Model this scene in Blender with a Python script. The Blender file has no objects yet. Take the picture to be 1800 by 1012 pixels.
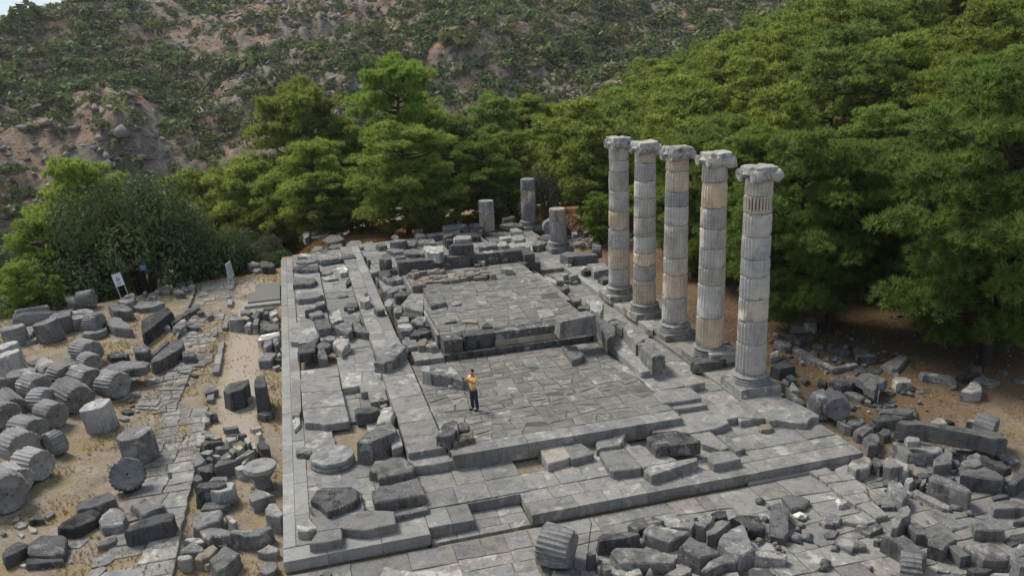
import bpy, bmesh, math, random
import numpy as np
from mathutils import Vector, Matrix, noise as mnoise
S = bpy.context.scene
COL = S.collection
R = math.radians
# ---------------------------------------------------------------- camera, sky, sun, exposure
CAMP = (1.564, -22.218, 14.432)
F_PX, ROLL, PITCH, YAW = 1416.24, -2.332, 16.241, 14.897
def cam_axes():
    p, y, r = R(PITCH), R(YAW), R(ROLL)
    fw = Vector((math.sin(y)*math.cos(p), math.cos(y)*math.cos(p), -math.sin(p)))
    ri = Vector((math.cos(y), -math.sin(y), 0)); up = ri.cross(fw)
    return fw, ri*math.cos(r)+up*math.sin(r), up*math.cos(r)-ri*math.sin(r)
FW, RI, UP = cam_axes()
cam = bpy.data.cameras.new('camera'); camo = bpy.data.objects.new('camera', cam); COL.objects.link(camo)
camo.matrix_world = Matrix(((RI.x, UP.x, -FW.x, CAMP[0]), (RI.y, UP.y, -FW.y, CAMP[1]), (RI.z, UP.z, -FW.z, CAMP[2]), (0, 0, 0, 1)))
cam.sensor_width = 36; cam.lens = 36*F_PX/1800; cam.clip_start = .1; cam.clip_end = 3000
S.camera = camo
def in_view(x, y, z, m=60):
    d = Vector((x, y, z))-Vector(CAMP); q = d.dot(FW)
    if q < 1: return False
    px = 900+F_PX*d.dot(RI)/q; py = 506-F_PX*d.dot(UP)/q
    return -m < px < 1800+m and -m < py < 1012+m
W = bpy.data.worlds.new('World'); S.world = W; W.use_nodes = True
SUN_EL, SUN_AZ = 52, -38          # light comes from behind the temple, upper left
nt = W.node_tree; bg = nt.nodes['Background']; sky = nt.nodes.new('ShaderNodeTexSky')
sky.sky_type = 'NISHITA'; sky.sun_disc = False; sky.sun_elevation = R(SUN_EL); sky.sun_rotation = R(SUN_AZ)
sky.air_density = 1.0; sky.dust_density = .5; sky.ozone_density = 1.0; sky.altitude = 100
hs = nt.nodes.new('ShaderNodeHueSaturation'); hs.inputs['Saturation'].default_value = .55      # thin high cloud: a paler, greyer sky
nt.links.new(sky.outputs[0], hs.inputs['Color']); mx = nt.nodes.new('ShaderNodeMix'); mx.data_type = 'RGBA'; mx.inputs[0].default_value = .7; mx.inputs[7].default_value = (2.1, 2.65, 3.3, 1)   # even veil of cloud over the whole sky
nt.links.new(hs.outputs[0], mx.inputs[6]); nt.links.new(mx.outputs[2], bg.inputs[0]); bg.inputs[1].default_value = .102
sl = bpy.data.lights.new('sun', 'SUN'); so = bpy.data.objects.new('sun', sl); COL.objects.link(so)
sl.energy = 2.15; sl.angle = R(20); sl.color = (1, .94, .85)
sd = Vector((math.sin(R(SUN_AZ))*math.cos(R(SUN_EL)), math.cos(R(SUN_AZ))*math.cos(R(SUN_EL)), math.sin(R(SUN_EL))))
so.rotation_euler = sd.to_track_quat('Z', 'Y').to_euler()
S.view_settings.view_transform = 'Standard'; S.view_settings.look = 'None'
S.view_settings.exposure = 0.92; S.view_settings.gamma = 1.0; S.view_settings.use_curve_mapping = False
random.seed(4); RNG = np.random.default_rng(11)
BLOCKS=[
(-0.5,-0.06,'m',0,'broken pale block lying between two standing drums at the far left',[(-15.15,28.6),(-14.93,29.35),(-14.31,29.41),(-13.98,28.58),(-14.0,27.56),(-14.65,27.82)]),
(-0.5,-0.31,'m',1,'small grey flat slab in front of the broken pale block lying between two',[(-14.7,27.7),(-14.37,28.0),(-13.81,27.92),(-13.63,27.27),(-14.14,27.12)]),
(-0.5,0.03,'m',0,'octagonal grey slab block between the ribbed drum and the long leaning beam',[(-10.24,28.79),(-9.83,29.19),(-9.36,28.75),(-8.48,26.82),(-8.28,26.14),(-9.41,26.82),(-10.11,28.1)]),
(-0.5,0.17,'m',0,'squarish dark block at the foot of the white sign posts',[(-10.56,31.53),(-9.65,31.41),(-8.84,30.11),(-8.99,29.66),(-10.01,30.08)]),
(-0.5,-0.18,'m',0,'flat cracked slab right of the white sign posts',[(-9.62,32.33),(-8.82,33.01),(-7.82,32.41),(-7.3,31.73),(-8.08,31.14),(-8.75,31.24)]),
(-0.5,-0.02,'d',0,'dark pointed block beside the weathered drum at the terrace edge',[(-14.05,35.68),(-13.87,36.4),(-13.36,35.39),(-12.9,33.49),(-13.42,33.71)]),
(-0.5,-0.34,'d',1,'middling dark flat slab behind the thin pale slab leaning on the upright grey drum',[(-14.56,34.36),(-14.12,35.1),(-13.8,35.16),(-13.56,34.31),(-14.25,34.05)]),
(-0.5,-0.36,'m',1,'small grey flat slab in front of the dark pointed block beside the weathered drum',[(-13.88,34.44),(-13.4,34.61),(-13.25,34.27),(-13.61,33.87)]),
(-0.5,-0.21,'m',0,'flat oval slab with pale rim lying between the drum rows',[(-12.92,32.54),(-12.29,32.85),(-11.5,32.13),(-11.49,31.6),(-12.5,31.67)]),
(-0.5,-0.32,'m',0,'thin pale slab leaning on the upright grey drum',[(-14.34,32.51),(-13.65,32.66),(-13.16,33.8),(-13.02,33.47),(-13.04,32.58),(-13.63,32.4),(-14.13,32.0)]),
(-0.5,0.14,'m',0,'cracked boulder directly behind the legs of the white sign',[(-10.17,32.56),(-9.99,33.43),(-9.5,34.0),(-9.28,33.52),(-9.16,32.14),(-9.52,31.74)]),
(-0.5,-0.34,'m',1,'small grey flat slab behind the flat cracked slab right of the white sign posts',[(-9.46,33.91),(-8.97,34.18),(-8.48,33.88),(-8.51,33.42),(-9.21,33.52)]),
(-0.5,-0.19,'d',0,'low dark slab lying between the black ended drum and a dark boulder',[(-9.12,22.73),(-8.6,22.91),(-7.93,22.39),(-7.97,21.91),(-8.77,22.1)]),
(-0.5,0.08,'d',0,'dark rounded boulder behind the dark slanting beams',[(-7.7,22.44),(-7.56,22.84),(-7.17,22.89),(-6.78,22.08),(-6.85,21.48),(-7.51,21.73)]),
(-0.5,-0.37,'m',0,'flat grey slab half sunk in the grass left of the drums',[(-13.1,23.42),(-12.76,24.02),(-12.28,24.09),(-12.22,23.69),(-12.34,23.24),(-12.82,23.07)]),
(-0.5,-0.28,'d',1,'small dark stone left of the small half drum with white flutes wedged',[(-12.42,21.98),(-12.24,22.62),(-11.79,22.62),(-11.77,22.2),(-12.13,21.41)]),
(-0.5,-0.24,'m',0,'flat smooth slab lying on top of the middle left drums',[(-11.29,22.12),(-11.13,23.4),(-10.56,23.31),(-10.24,22.68),(-10.31,22.1),(-10.81,21.82)]),
(0.1,0.47,'m',0,'large overlapping dark slab behind the pale hollowed drum',[(-8.55,18.29),(-8.11,19.0),(-7.67,19.4),(-6.7,19.02),(-6.24,18.62),(-6.35,17.88),(-7.07,17.94),(-7.53,17.69)]),
(-0.5,-0.38,'m',1,'tiny grey stone in front of the pale drum with a round hollowed end',[(-7.05,16.1),(-6.93,16.44),(-6.74,16.27),(-6.73,15.98),(-6.87,15.85)]),
(-0.5,-0.44,'w',1,'tiny tan flat slab behind the dark streaked upright drum standing beside the paved strip',[(-6.92,15.64),(-6.64,15.58),(-6.57,15.37),(-6.81,15.37)]),
(-0.5,-0.38,'m',1,'small grey flat slab behind the dark streaked upright drum standing beside the paved strip',[(-7.03,14.72),(-6.95,15.05),(-6.63,14.93),(-6.5,14.53),(-6.71,14.43)]),
(-0.5,-0.39,'l',1,'small pale flat slab behind the dark streaked upright drum standing beside the paved strip',[(-7.04,14.04),(-7.0,14.37),(-6.72,14.26),(-6.56,13.86),(-6.8,13.78)]),
(-0.5,-0.42,'m',1,'tiny grey stone behind the dark streaked upright drum standing beside the paved strip',[(-6.57,14.91),(-6.4,14.94),(-6.25,14.61),(-6.42,14.59)]),
(0.1,0.29,'l',1,'tiny pale stone left of the small round topped stone beside the paved strip edge',[(-4.02,6.64),(-3.97,6.72),(-3.9,6.6),(-3.95,6.56)]),
(-0.5,-0.1,'d',0,'broad dark slab behind the curved dark block at lower left',[(-6.96,5.86),(-6.95,6.29),(-6.02,6.53),(-5.73,6.2),(-5.71,5.91),(-6.28,5.73),(-6.87,5.67)]),
(-0.5,-0.14,'d',0,'curved dark block with a raised rim at lower left',[(-7.32,4.77),(-6.92,5.49),(-6.41,5.69),(-6.08,5.31),(-6.17,4.97),(-6.51,4.49),(-6.71,4.44),(-7.24,4.64)]),
(-0.5,-0.17,'m',0,'pale pitted block with three sockets beside the curved dark block',[(-6.07,4.84),(-6.01,5.18),(-5.8,5.5),(-5.52,5.38),(-5.18,4.84),(-5.19,4.28),(-5.45,4.25),(-5.85,4.31)]),
(-0.5,-0.18,'d',0,'large flat block with three dowel holes and a stepped front, lower left',[(-7.84,3.38),(-7.96,4.0),(-7.76,4.5),(-7.04,4.25),(-6.84,3.99),(-6.75,3.41),(-6.72,3.06),(-7.51,3.24)]),
(-0.5,-0.3,'d',1,'small dark stone in front of the large flat block',[(-7.8,2.98),(-7.86,3.3),(-6.74,2.96),(-6.71,2.82),(-7.17,2.87),(-7.45,2.9)]),
(-0.5,-0.13,'d',0,'dark cracked block at the lower left corner of the picture',[(-8.63,3.61),(-8.65,3.97),(-8.34,4.28),(-7.95,4.01),(-7.96,3.78),(-8.19,3.46),(-8.44,3.23)]),
(-0.5,-0.32,'m',0,'wedge shaped grey stone in front of the pitted block',[(-5.83,3.32),(-5.81,3.68),(-5.46,3.99),(-5.33,3.8),(-5.33,3.51),(-5.52,3.39)]),
(-0.5,-0.31,'m',1,'small grey stone behind the large flat block',[(-8.53,5.93),(-8.29,6.13),(-8.05,5.97),(-7.97,5.76),(-8.42,5.79)]),
(-0.5,-0.38,'m',1,'tiny grey stone left of the curved dark block with a raised rim at lower',[(-8.08,6.14),(-7.93,6.35),(-7.79,6.31),(-7.76,6.19),(-7.93,5.93)]),
(-0.5,-0.44,'l',1,'small pale flat slab behind the dark cracked block at the lower left corner',[(-8.98,5.88),(-8.88,6.16),(-8.58,5.95),(-8.55,5.73),(-8.75,5.65)]),
(-0.5,-0.45,'l',1,'tiny pale flat slab behind the dark cracked block at the lower left corner',[(-8.73,5.32),(-8.65,5.44),(-8.46,5.18),(-8.5,5.0)]),
(-0.5,-0.44,'l',1,'tiny pale flat slab behind the large flat block',[(-8.5,5.72),(-8.16,5.45),(-8.09,5.18),(-8.3,5.25)]),
(-0.5,-0.41,'m',1,'tiny grey stone behind the dark cracked block at the lower left corner',[(-9.11,6.18),(-9.04,6.5),(-8.9,6.42),(-8.9,6.16)]),
(-0.5,-0.41,'l',1,'tiny pale stone behind the dark cracked block at the lower left corner',[(-9.27,5.48),(-9.16,5.59),(-9.06,5.41),(-9.16,5.35)]),
(-0.5,-0.48,'m',1,'small grey flat slab in front of the curved dark block with a raised rim',[(-6.84,3.99),(-6.7,4.23),(-6.33,4.29),(-6.29,4.09),(-6.48,3.73),(-6.78,3.83)]),
(-0.5,-0.48,'m',1,'tiny grey flat slab right of the large flat block',[(-6.75,3.46),(-6.61,3.45),(-6.48,2.88),(-6.67,2.9)]),
(-0.5,-0.46,'m',0,'flat grey slab sunk in the sand near the bottom left',[(-5.86,2.39),(-5.89,3.0),(-5.67,3.2),(-5.28,2.98),(-5.24,2.61),(-5.34,2.43),(-5.56,2.37)]),
(-0.5,-0.45,'l',0,'pale broken slab at the bottom edge left of the paved strip',[(-5.88,1.96),(-5.83,2.28),(-5.51,2.34),(-5.37,2.21),(-5.47,1.91),(-5.61,1.71)]),
(-0.5,-0.44,'m',1,'tiny grey stone left of the L shaped broken slab behind the long slotted block',[(-5.2,5.3),(-5.08,5.5),(-4.98,5.38),(-5.02,5.13)]),
(-0.5,-0.44,'m',1,'tiny grey stone in front of the dark cracked block at the lower left corner',[(-8.08,3.24),(-7.97,3.33),(-7.89,3.22),(-7.88,3.09)]),
(-0.5,0.09,'d',0,'long dark block with a slotted front standing on the paved strip at lower left',[(-4.96,3.3),(-4.83,3.54),(-4.51,3.97),(-4.16,4.1),(-3.53,4.04),(-3.46,3.81),(-3.51,3.42),(-4.18,3.36),(-4.75,3.18)]),
(-0.35,-0.17,'m',0,'L shaped broken slab behind the long slotted block',[(-4.68,4.66),(-5.2,5.58),(-4.72,5.8),(-4.44,5.29),(-4.04,5.18),(-3.96,4.99),(-4.3,4.84),(-4.55,4.67)]),
(-0.5,-0.38,'d',0,'flat dark slab sprinkled with white lichen leaning on the carved block',[(-2.8,4.65),(-2.71,5.19),(-1.94,5.14),(-1.82,4.93),(-2.01,4.62),(-2.38,4.58)]),
(-0.5,-0.23,'m',0,'big pale speckled slab below the lichen sprinkled slab',[(-2.97,3.87),(-3.0,4.24),(-2.07,4.23),(-2.03,4.0),(-2.08,3.56),(-2.32,3.44),(-2.73,3.24),(-2.92,3.4)]),
(-0.5,-0.18,'m',0,'grey block with two sockets right of the bottom of the paved strip',[(-2.68,3.04),(-2.37,3.13),(-1.98,2.97),(-1.64,2.59),(-1.65,2.3),(-2.19,2.44),(-2.32,2.26),(-2.56,2.76)]),
(-0.5,-0.12,'m',0,"long low block with a pale ragged top near the platform's left corner",[(-1.67,2.36),(-1.63,2.53),(-1.25,2.36),(-0.71,2.41),(-0.34,2.43),(-0.36,2.24),(-0.75,1.99),(-1.19,2.05)]),
(-0.5,-0.05,'l',0,"light pointed boulder touching the platform's left edge",[(-0.58,3.45),(-0.47,3.79),(-0.26,3.77),(0.02,2.83),(-0.1,2.67),(-0.56,3.04)]),
(-0.5,-0.32,'l',0,'small light broken stone in the grass among the lower left blocks',[(-1.93,3.86),(-1.78,3.91),(-1.53,3.46),(-1.65,3.3),(-1.81,3.56)]),
(-0.5,-0.38,'m',1,'small grey stone behind the blue grey angular boulder beside the bottom',[(-3.18,2.96),(-3.1,3.08),(-2.67,2.89),(-2.5,2.54),(-2.66,2.51),(-2.98,2.75)]),
(-0.5,-0.24,'m',0,'blue grey angular boulder beside the bottom of the paved strip',[(-3.17,2.1),(-2.83,2.48),(-2.52,2.15),(-2.44,1.85),(-2.78,1.88),(-3.11,1.9)]),
(-0.5,-0.22,'l',0,'small cube like boulder at the bottom of the paved strip',[(-3.21,1.64),(-3.19,1.82),(-2.88,1.74),(-2.74,1.52),(-2.82,1.42),(-3.1,1.47)]),
(-0.5,-0.3,'w',0,'tan elongated stone between two grey blocks at the bottom',[(-2.73,1.56),(-2.64,1.83),(-2.19,2.22),(-2.03,1.94),(-2.26,1.53),(-2.51,1.4)]),
(-0.5,-0.44,'m',1,'tiny grey stone behind the big slanted smooth block with a bright edge, bottom centre',[(-2.13,2.37),(-1.84,2.36),(-1.78,2.25),(-2.02,2.2)]),
(-0.5,-0.14,'m',0,'big slanted smooth block with a bright edge, bottom centre left',[(-2.21,1.09),(-1.81,1.79),(-1.31,1.22),(-1.39,0.99),(-1.71,0.51),(-1.95,0.43)]),
(-0.5,-0.41,'l',0,'pale lens shaped stone near the platform corner',[(-0.85,1.53),(-0.49,1.77),(-0.15,1.42),(-0.24,1.28),(-0.53,1.29)]),
(-0.5,-0.39,'m',0,'rounded grey stone with a pale vein at the bottom beside the platform',[(-0.73,0.38),(-0.48,0.84),(-0.24,0.76),(-0.19,0.45),(-0.28,0.19),(-0.51,0.1)]),
(-0.5,-0.46,'l',1,'tiny pale stone in front of the tan elongated stone between two grey blocks',[(-2.44,1.39),(-2.28,1.47),(-2.27,1.34),(-2.34,1.32)]),
(-0.5,0.13,'m',0,'carved block with a recessed pale panel among the rubble left of the platform',[(-2.95,5.36),(-2.86,5.62),(-2.01,5.67),(-1.93,5.35),(-2.19,5.21),(-2.67,5.26)]),
(-0.5,-0.4,'m',1,'small grey flat slab right of the carved block with a recessed pale panel among',[(-2.73,6.73),(-2.56,7.04),(-2.04,6.92),(-2.02,6.6),(-2.45,6.75)]),
(-0.5,-0.31,'l',1,'tiny pale stone right of the carved block with a recessed pale panel among',[(-2.04,6.13),(-1.84,6.12),(-1.81,5.93),(-1.95,5.57),(-2.01,5.59)]),
(-0.5,-0.4,'l',1,'small pale flat slab right of the flat dark slab sprinkled with white lichen',[(-1.92,5.74),(-1.67,5.71),(-1.56,5.1),(-1.86,5.09)]),
(-0.5,-0.14,'m',0,'small round topped stone beside the paved strip edge',[(-3.22,6.79),(-3.14,7.07),(-2.95,6.82),(-2.84,6.47),(-3.02,6.35),(-3.17,6.47)]),
(-0.5,-0.16,'m',0,'five sided grey block beside the platform, below the pedestal basin',[(-1.18,4.69),(-0.96,5.13),(-0.63,4.84),(-0.28,4.43),(-0.6,4.43),(-1.02,4.31)]),
(-0.5,-0.26,'m',0,'wedge of grey stone at the left end of the rubble heap',[(-3.39,8.36),(-3.28,9.07),(-2.89,8.32),(-3.07,7.98),(-3.32,7.94)]),
(-0.5,-0.23,'m',0,'two lobed grey boulder in front of the rubble heap',[(-3.17,7.64),(-2.66,8.01),(-2.54,7.28),(-2.54,7.09),(-3.0,7.26)]),
(-0.5,-0.1,'m',0,'long straight sided block in front of the rubble heap',[(-2.51,7.33),(-2.39,7.75),(-1.72,7.64),(-1.69,7.5),(-1.97,7.4),(-2.44,7.18)]),
(-0.5,-0.29,'m',0,'long grooved stone leaning across the right of the rubble heap',[(-1.77,8.04),(-1.32,8.85),(-1.07,8.48),(-1.36,8.17),(-1.73,7.96)]),
(-0.5,-0.4,'l',1,'small pale stone in front of the long grooved stone leaning across',[(-1.6,7.85),(-1.41,8.39),(-1.05,8.54),(-1.34,8.09),(-1.5,7.75)]),
(-0.5,-0.15,'w',0,'pale sandy block on top of the rubble heap',[(-1.98,9.09),(-1.66,9.38),(-1.4,9.03),(-1.62,8.39),(-1.84,8.76)]),
(-0.5,-0.25,'m',1,'small grey stone behind the wedge of grey stone at the left end',[(-3.23,9.89),(-3.07,10.21),(-2.84,9.97),(-2.43,9.82),(-2.39,9.66),(-2.91,9.7),(-3.04,9.46)]),
(-0.5,-0.22,'m',1,'small grey stone behind the long straight sided block in front of the rubble heap',[(-2.63,9.18),(-2.55,9.36),(-2.11,9.13),(-2.07,8.9),(-2.49,8.91)]),
(-0.5,-0.29,'l',1,'small pale stone behind the wedge of grey stone at the left end',[(-3.23,9.11),(-2.95,9.33),(-2.66,9.05),(-2.81,8.75),(-3.09,8.92)]),
(-0.5,-0.36,'l',1,'tiny pale stone behind the long straight sided block in front of the rubble heap',[(-2.74,8.8),(-2.59,8.88),(-2.37,8.67),(-2.48,8.57)]),
(-0.5,-0.33,'m',1,'tiny grey stone behind the two lobed grey boulder in front of the rubble heap',[(-2.95,8.53),(-2.81,8.69),(-2.65,8.49),(-2.7,8.31)]),
(-0.5,-0.29,'l',1,'small pale stone behind the long straight sided block in front of the rubble heap',[(-2.35,8.46),(-2.14,8.86),(-1.96,8.38),(-1.98,8.12),(-2.39,8.2)]),
(-0.5,-0.29,'m',1,'tiny grey stone in front of the pale sandy block on top',[(-2.14,8.93),(-1.94,9.07),(-1.77,8.8),(-1.91,8.5)]),
(-0.5,-0.32,'l',1,'small pale stone behind the pale sandy block on top of the rubble heap',[(-2.31,10.22),(-1.87,10.14),(-1.86,9.87),(-2.16,9.72)]),
(-0.5,-0.39,'m',1,'tiny grey stone in front of the flat slab fragment above the rubble heap',[(-2.32,10.68),(-1.93,10.62),(-1.86,10.36),(-2.24,10.42)]),
(-0.5,-0.22,'l',1,'small pale stone right of the pale sandy block on top of the rubble heap',[(-1.53,9.72),(-1.35,9.81),(-1.23,9.17),(-1.35,9.0),(-1.52,9.42)]),
(-0.5,-0.36,'m',1,'tiny grey stone behind the pale sandy block on top of the rubble heap',[(-1.83,10.42),(-1.58,10.49),(-1.47,10.29),(-1.69,10.14)]),
(-0.5,-0.36,'w',1,'tiny tan stone left of the flat slab fragment above the rubble heap',[(-2.93,10.52),(-2.53,10.68),(-2.45,10.34),(-2.66,10.23)]),
(-0.5,-0.39,'m',1,'small grey stone in front of the lone small grey block on the bare path',[(-3.19,10.99),(-2.84,11.03),(-2.76,10.76),(-3.12,10.59)]),
(-0.5,-0.12,'m',0,'dark faceted stone at the right end of the rubble heap',[(-1.02,8.67),(-0.85,9.12),(-0.51,8.49),(-0.53,8.21),(-0.83,8.25)]),
(-0.5,-0.26,'m',1,'tiny grey stone left of the dark faceted stone at the right end',[(-1.27,9.11),(-1.11,9.13),(-1.04,8.67),(-1.16,8.65)]),
(-0.5,-0.2,'l',0,'light cubic stone just left of the round pedestal basin',[(-1.78,7.14),(-1.52,7.24),(-1.31,7.04),(-1.3,6.87),(-1.62,6.89)]),
(-0.5,-0.35,'l',1,'tiny pale stone in front of the lone small grey block on the bare path',[(-3.37,11.37),(-2.97,11.15),(-2.99,11.0),(-3.28,11.03)]),
(-0.5,-0.44,'m',0,'flat slab fragment above the rubble heap',[(-2.5,11.49),(-1.92,11.52),(-1.84,11.25),(-2.35,11.2)]),
(-0.5,-0.46,'l',0,'thin pointed pale slab above the rubble heap',[(-1.39,11.11),(-0.93,11.18),(-0.93,10.94),(-1.25,10.9)]),
(-0.5,-0.43,'l',1,'tiny pale flat slab in front of the thin pointed pale slab above the rubble',[(-1.14,10.48),(-0.92,10.56),(-0.85,10.3),(-1.0,10.12)]),
(-0.5,-0.27,'l',0,'lone small grey block on the bare path near the rubble heap',[(-3.37,13.09),(-3.12,13.26),(-2.87,12.95),(-2.79,12.74),(-3.11,12.69)]),
(-0.5,-0.35,'l',0,'lone pale flat block beside the platform with a lit corner',[(-1.08,12.24),(-0.85,12.46),(-0.41,12.25),(-0.47,12.06),(-0.74,11.94)]),
(-0.5,-0.34,'m',0,'low cracked stone on the path left of the creased boulder',[(-3.6,15.79),(-3.47,16.34),(-3.22,16.29),(-2.96,15.75),(-3.17,15.62),(-3.51,15.46)]),
(-0.5,0.2,'m',0,'large creased boulder on the bare path',[(-2.59,14.28),(-2.42,15.0),(-2.01,15.14),(-1.48,15.25),(-1.46,14.63),(-1.67,13.94),(-2.28,13.69)]),
(-0.5,-0.42,'l',1,'tiny pale flat slab in front of the large creased boulder on the bare path',[(-1.74,14.41),(-1.61,14.75),(-1.38,14.38),(-1.55,14.06)]),
(-0.5,0.75,'d',0,"tall dark upright block with a grooved top beside the platform's left edge",[(-1.14,13.22),(-1.06,14.28),(-0.68,14.18),(-0.59,13.3),(-0.58,12.44),(-1.08,12.54)]),
(-0.5,-0.44,'l',1,'tiny pale flat slab in front of the flat topped slab',[(-0.5,18.17),(-0.14,18.32),(-0.14,18.09),(-0.38,17.89)]),
(-0.5,-0.4,'m',1,'tiny grey stone in front of the thin slab splinter lying in dry grass',[(-4.92,17.13),(-4.84,17.42),(-4.55,17.41),(-4.43,17.26),(-4.67,17.14)]),
(-0.5,-0.39,'m',0,'thin slab splinter lying in dry grass on the left',[(-5.17,19.11),(-4.71,18.99),(-4.21,18.46),(-4.07,18.19),(-4.25,18.15),(-4.68,18.7)]),
(-0.5,-0.46,'m',1,'small grey flat slab behind the thin slab splinter lying in dry grass',[(-4.84,20.24),(-4.52,20.12),(-4.26,19.32),(-4.58,19.16)]),
(-0.5,-0.46,'m',1,'tiny grey stone behind the lone pale flat block beside the platform',[(-1.04,13.14),(-0.91,13.14),(-0.9,13.0),(-0.97,12.98)]),
(-0.5,0.29,'d',0,'long straight beam lying diagonally, left of its grooved neighbour',[(-7.88,26.83),(-6.82,29.09),(-6.29,28.11),(-6.88,26.11),(-7.44,24.13)]),
(-0.5,-0.2,'m',0,'long grooved beam lying diagonally beside the narrow footpath',[(-6.5,27.38),(-6.34,28.28),(-5.54,30.34),(-5.16,30.36),(-5.15,29.64),(-5.72,28.35),(-6.26,26.81)]),
(-0.5,-0.19,'m',1,'small grey stone behind the small dark block at the tip of the grooved beam',[(-5.57,30.65),(-5.1,30.72),(-5.0,29.87),(-5.37,30.03)]),
(-0.5,-0.19,'m',0,'small dark block at the tip of the grooved beam',[(-5.09,29.06),(-4.74,29.26),(-4.65,28.8),(-5.02,28.69)]),
(-0.5,-0.2,'m',0,'small dark stone standing alone at the end of the paved lane',[(-4.51,28.16),(-4.33,28.76),(-4.12,28.51),(-4.09,27.99),(-4.33,27.59)]),
(-0.5,-0.02,'m',0,'faceted grey boulder in front of the crossed beams',[(-6.13,25.87),(-5.74,27.11),(-5.47,26.84),(-5.36,26.02),(-5.62,25.22)]),
(-0.5,-0.21,'m',0,'rounded grey boulder right of the faceted one',[(-5.42,26.33),(-5.36,27.0),(-4.67,26.33),(-4.59,25.84),(-5.03,25.86)]),
(-0.5,-0.25,'l',0,'small whitish round stone between the beams',[(-6.74,26.7),(-6.69,27.38),(-6.41,26.88),(-6.35,26.4)]),
(-0.5,-0.35,'l',1,'tiny pale stone left of the small whitish round stone between the beams',[(-7.13,27.78),(-6.99,27.88),(-6.85,27.51),(-7.02,27.42)]),
(-0.5,0.19,'d',0,'massive straight dark beam pointing at the footpath',[(-6.43,19.69),(-5.63,22.57),(-5.26,22.48),(-5.05,22.0),(-5.09,21.24),(-5.62,20.08),(-6.0,19.52),(-6.28,19.39)]),
(-0.5,-0.32,'d',0,'thin slab leaning behind the massive dark beam',[(-6.98,21.4),(-6.4,24.23),(-6.14,24.19),(-6.69,21.54)]),
(-0.5,-0.06,'d',0,'short dark block at the right end of the massive beam',[(-5.16,21.2),(-4.9,21.35),(-4.48,21.06),(-4.36,20.64),(-4.4,20.29),(-4.96,20.38)]),
(-0.5,-0.36,'m',0,'narrow grey kerb stone lying at the edge of the footpath',[(-3.98,25.3),(-3.75,25.51),(-3.62,25.16),(-3.62,24.28),(-3.79,24.2)]),
(-0.5,-0.44,'l',1,'small pale flat slab in front of the narrow grey kerb stone',[(-3.96,23.55),(-3.94,24.38),(-3.68,24.28),(-3.64,23.7)]),
(-0.5,-0.45,'l',1,'small pale flat slab left of the narrow grey kerb stone lying at the edge',[(-4.44,23.49),(-4.39,24.17),(-4.18,24.08),(-4.17,23.52)]),
(-0.5,-0.45,'l',1,'small pale flat slab behind the broken paving slab lying left of the footpath, largest',[(-4.44,22.03),(-4.43,22.68),(-4.05,22.53),(-4.04,21.88)]),
(-0.5,-0.45,'l',1,'small pale flat slab right of the short dark block at the right end',[(-4.45,22.82),(-4.4,23.27),(-4.1,23.15),(-4.11,22.68)]),
(-0.5,-0.44,'l',1,'tiny pale stone behind the short dark block at the right end',[(-5.05,23.16),(-5.01,23.55),(-4.85,23.22)]),
(-0.5,-0.45,'m',1,'tiny grey flat slab behind the broken paving slab lying left of the footpath, largest',[(-3.83,21.83),(-3.78,22.2),(-3.61,22.07),(-3.63,21.82)]),
(-0.5,-0.44,'m',1,'tiny grey flat slab in front of the short dark block at the right end',[(-4.85,20.29),(-4.76,20.62),(-4.51,20.4),(-4.55,20.06)]),
(-0.5,-0.43,'m',0,'broken paving slab lying left of the footpath, largest of its line',[(-4.49,19.78),(-4.3,20.78),(-4.33,21.54),(-3.6,21.51),(-3.59,20.26),(-3.88,19.89),(-3.93,19.56)]),
(-0.5,0.09,'m',0,'big faceted stone at the left end of the pile beside the timber grating',[(-3.02,25.98),(-2.81,26.38),(-2.36,26.19),(-2.14,25.31),(-2.49,25.29),(-2.95,25.64)]),
(-0.5,-0.2,'w',1,'small tan stone behind the big faceted stone at the left end of the pile',[(-2.97,27.86),(-2.92,28.61),(-2.65,27.9),(-2.62,27.3)]),
(-0.5,-0.15,'m',1,'small grey stone behind the pinkish rounded stone in the pile beside the timber grating',[(-2.46,27.99),(-1.86,28.09),(-1.7,27.51),(-1.92,27.26),(-2.34,27.27)]),
(-0.5,-0.15,'w',0,'pinkish rounded stone in the pile beside the timber grating',[(-2.34,26.8),(-2.1,26.95),(-1.8,26.09),(-2.01,25.86),(-2.25,26.12)]),
(-0.5,-0.2,'m',1,'small grey stone right of the pinkish rounded stone in the pile',[(-1.82,26.74),(-1.53,27.7),(-1.28,27.01),(-1.49,26.28)]),
(-0.5,-0.21,'l',1,'small pale stone in front of the pinkish rounded stone in the pile',[(-2.13,25.15),(-1.93,25.85),(-1.7,25.6),(-1.76,24.7),(-2.03,24.81)]),
(-0.5,-0.06,'m',1,'small grey stone left of the flat slab against the platform edge above the pale',[(-1.67,24.66),(-1.54,25.54),(-1.27,25.59),(-1.34,24.53)]),
(-0.5,-0.35,'l',1,'tiny pale stone in front of the pinkish rounded stone in the pile',[(-2.39,25.71),(-2.26,25.89),(-2.16,25.54),(-2.29,25.44)]),
(-0.5,-0.35,'l',1,'tiny pale stone right of the big faceted stone at the left end',[(-2.04,24.82),(-1.83,25.03),(-1.78,24.71),(-1.95,24.63)]),
(-0.5,-0.19,'m',1,'small grey stone left of the thin slab lying across the top of the pile',[(-1.54,28.29),(-1.16,28.13),(-1.1,27.42),(-1.47,27.41)]),
(-0.5,-0.29,'m',0,'thin slab lying across the top of the pile beside the timber grating',[(-1.12,28.1),(-1.08,28.61),(-0.41,28.42),(-0.51,28.11)]),
(-0.5,-0.1,'m',1,'small grey stone in front of the thin slab lying across the top',[(-1.06,27.08),(-0.8,27.15),(-0.77,26.63),(-1.03,26.57)]),
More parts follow.
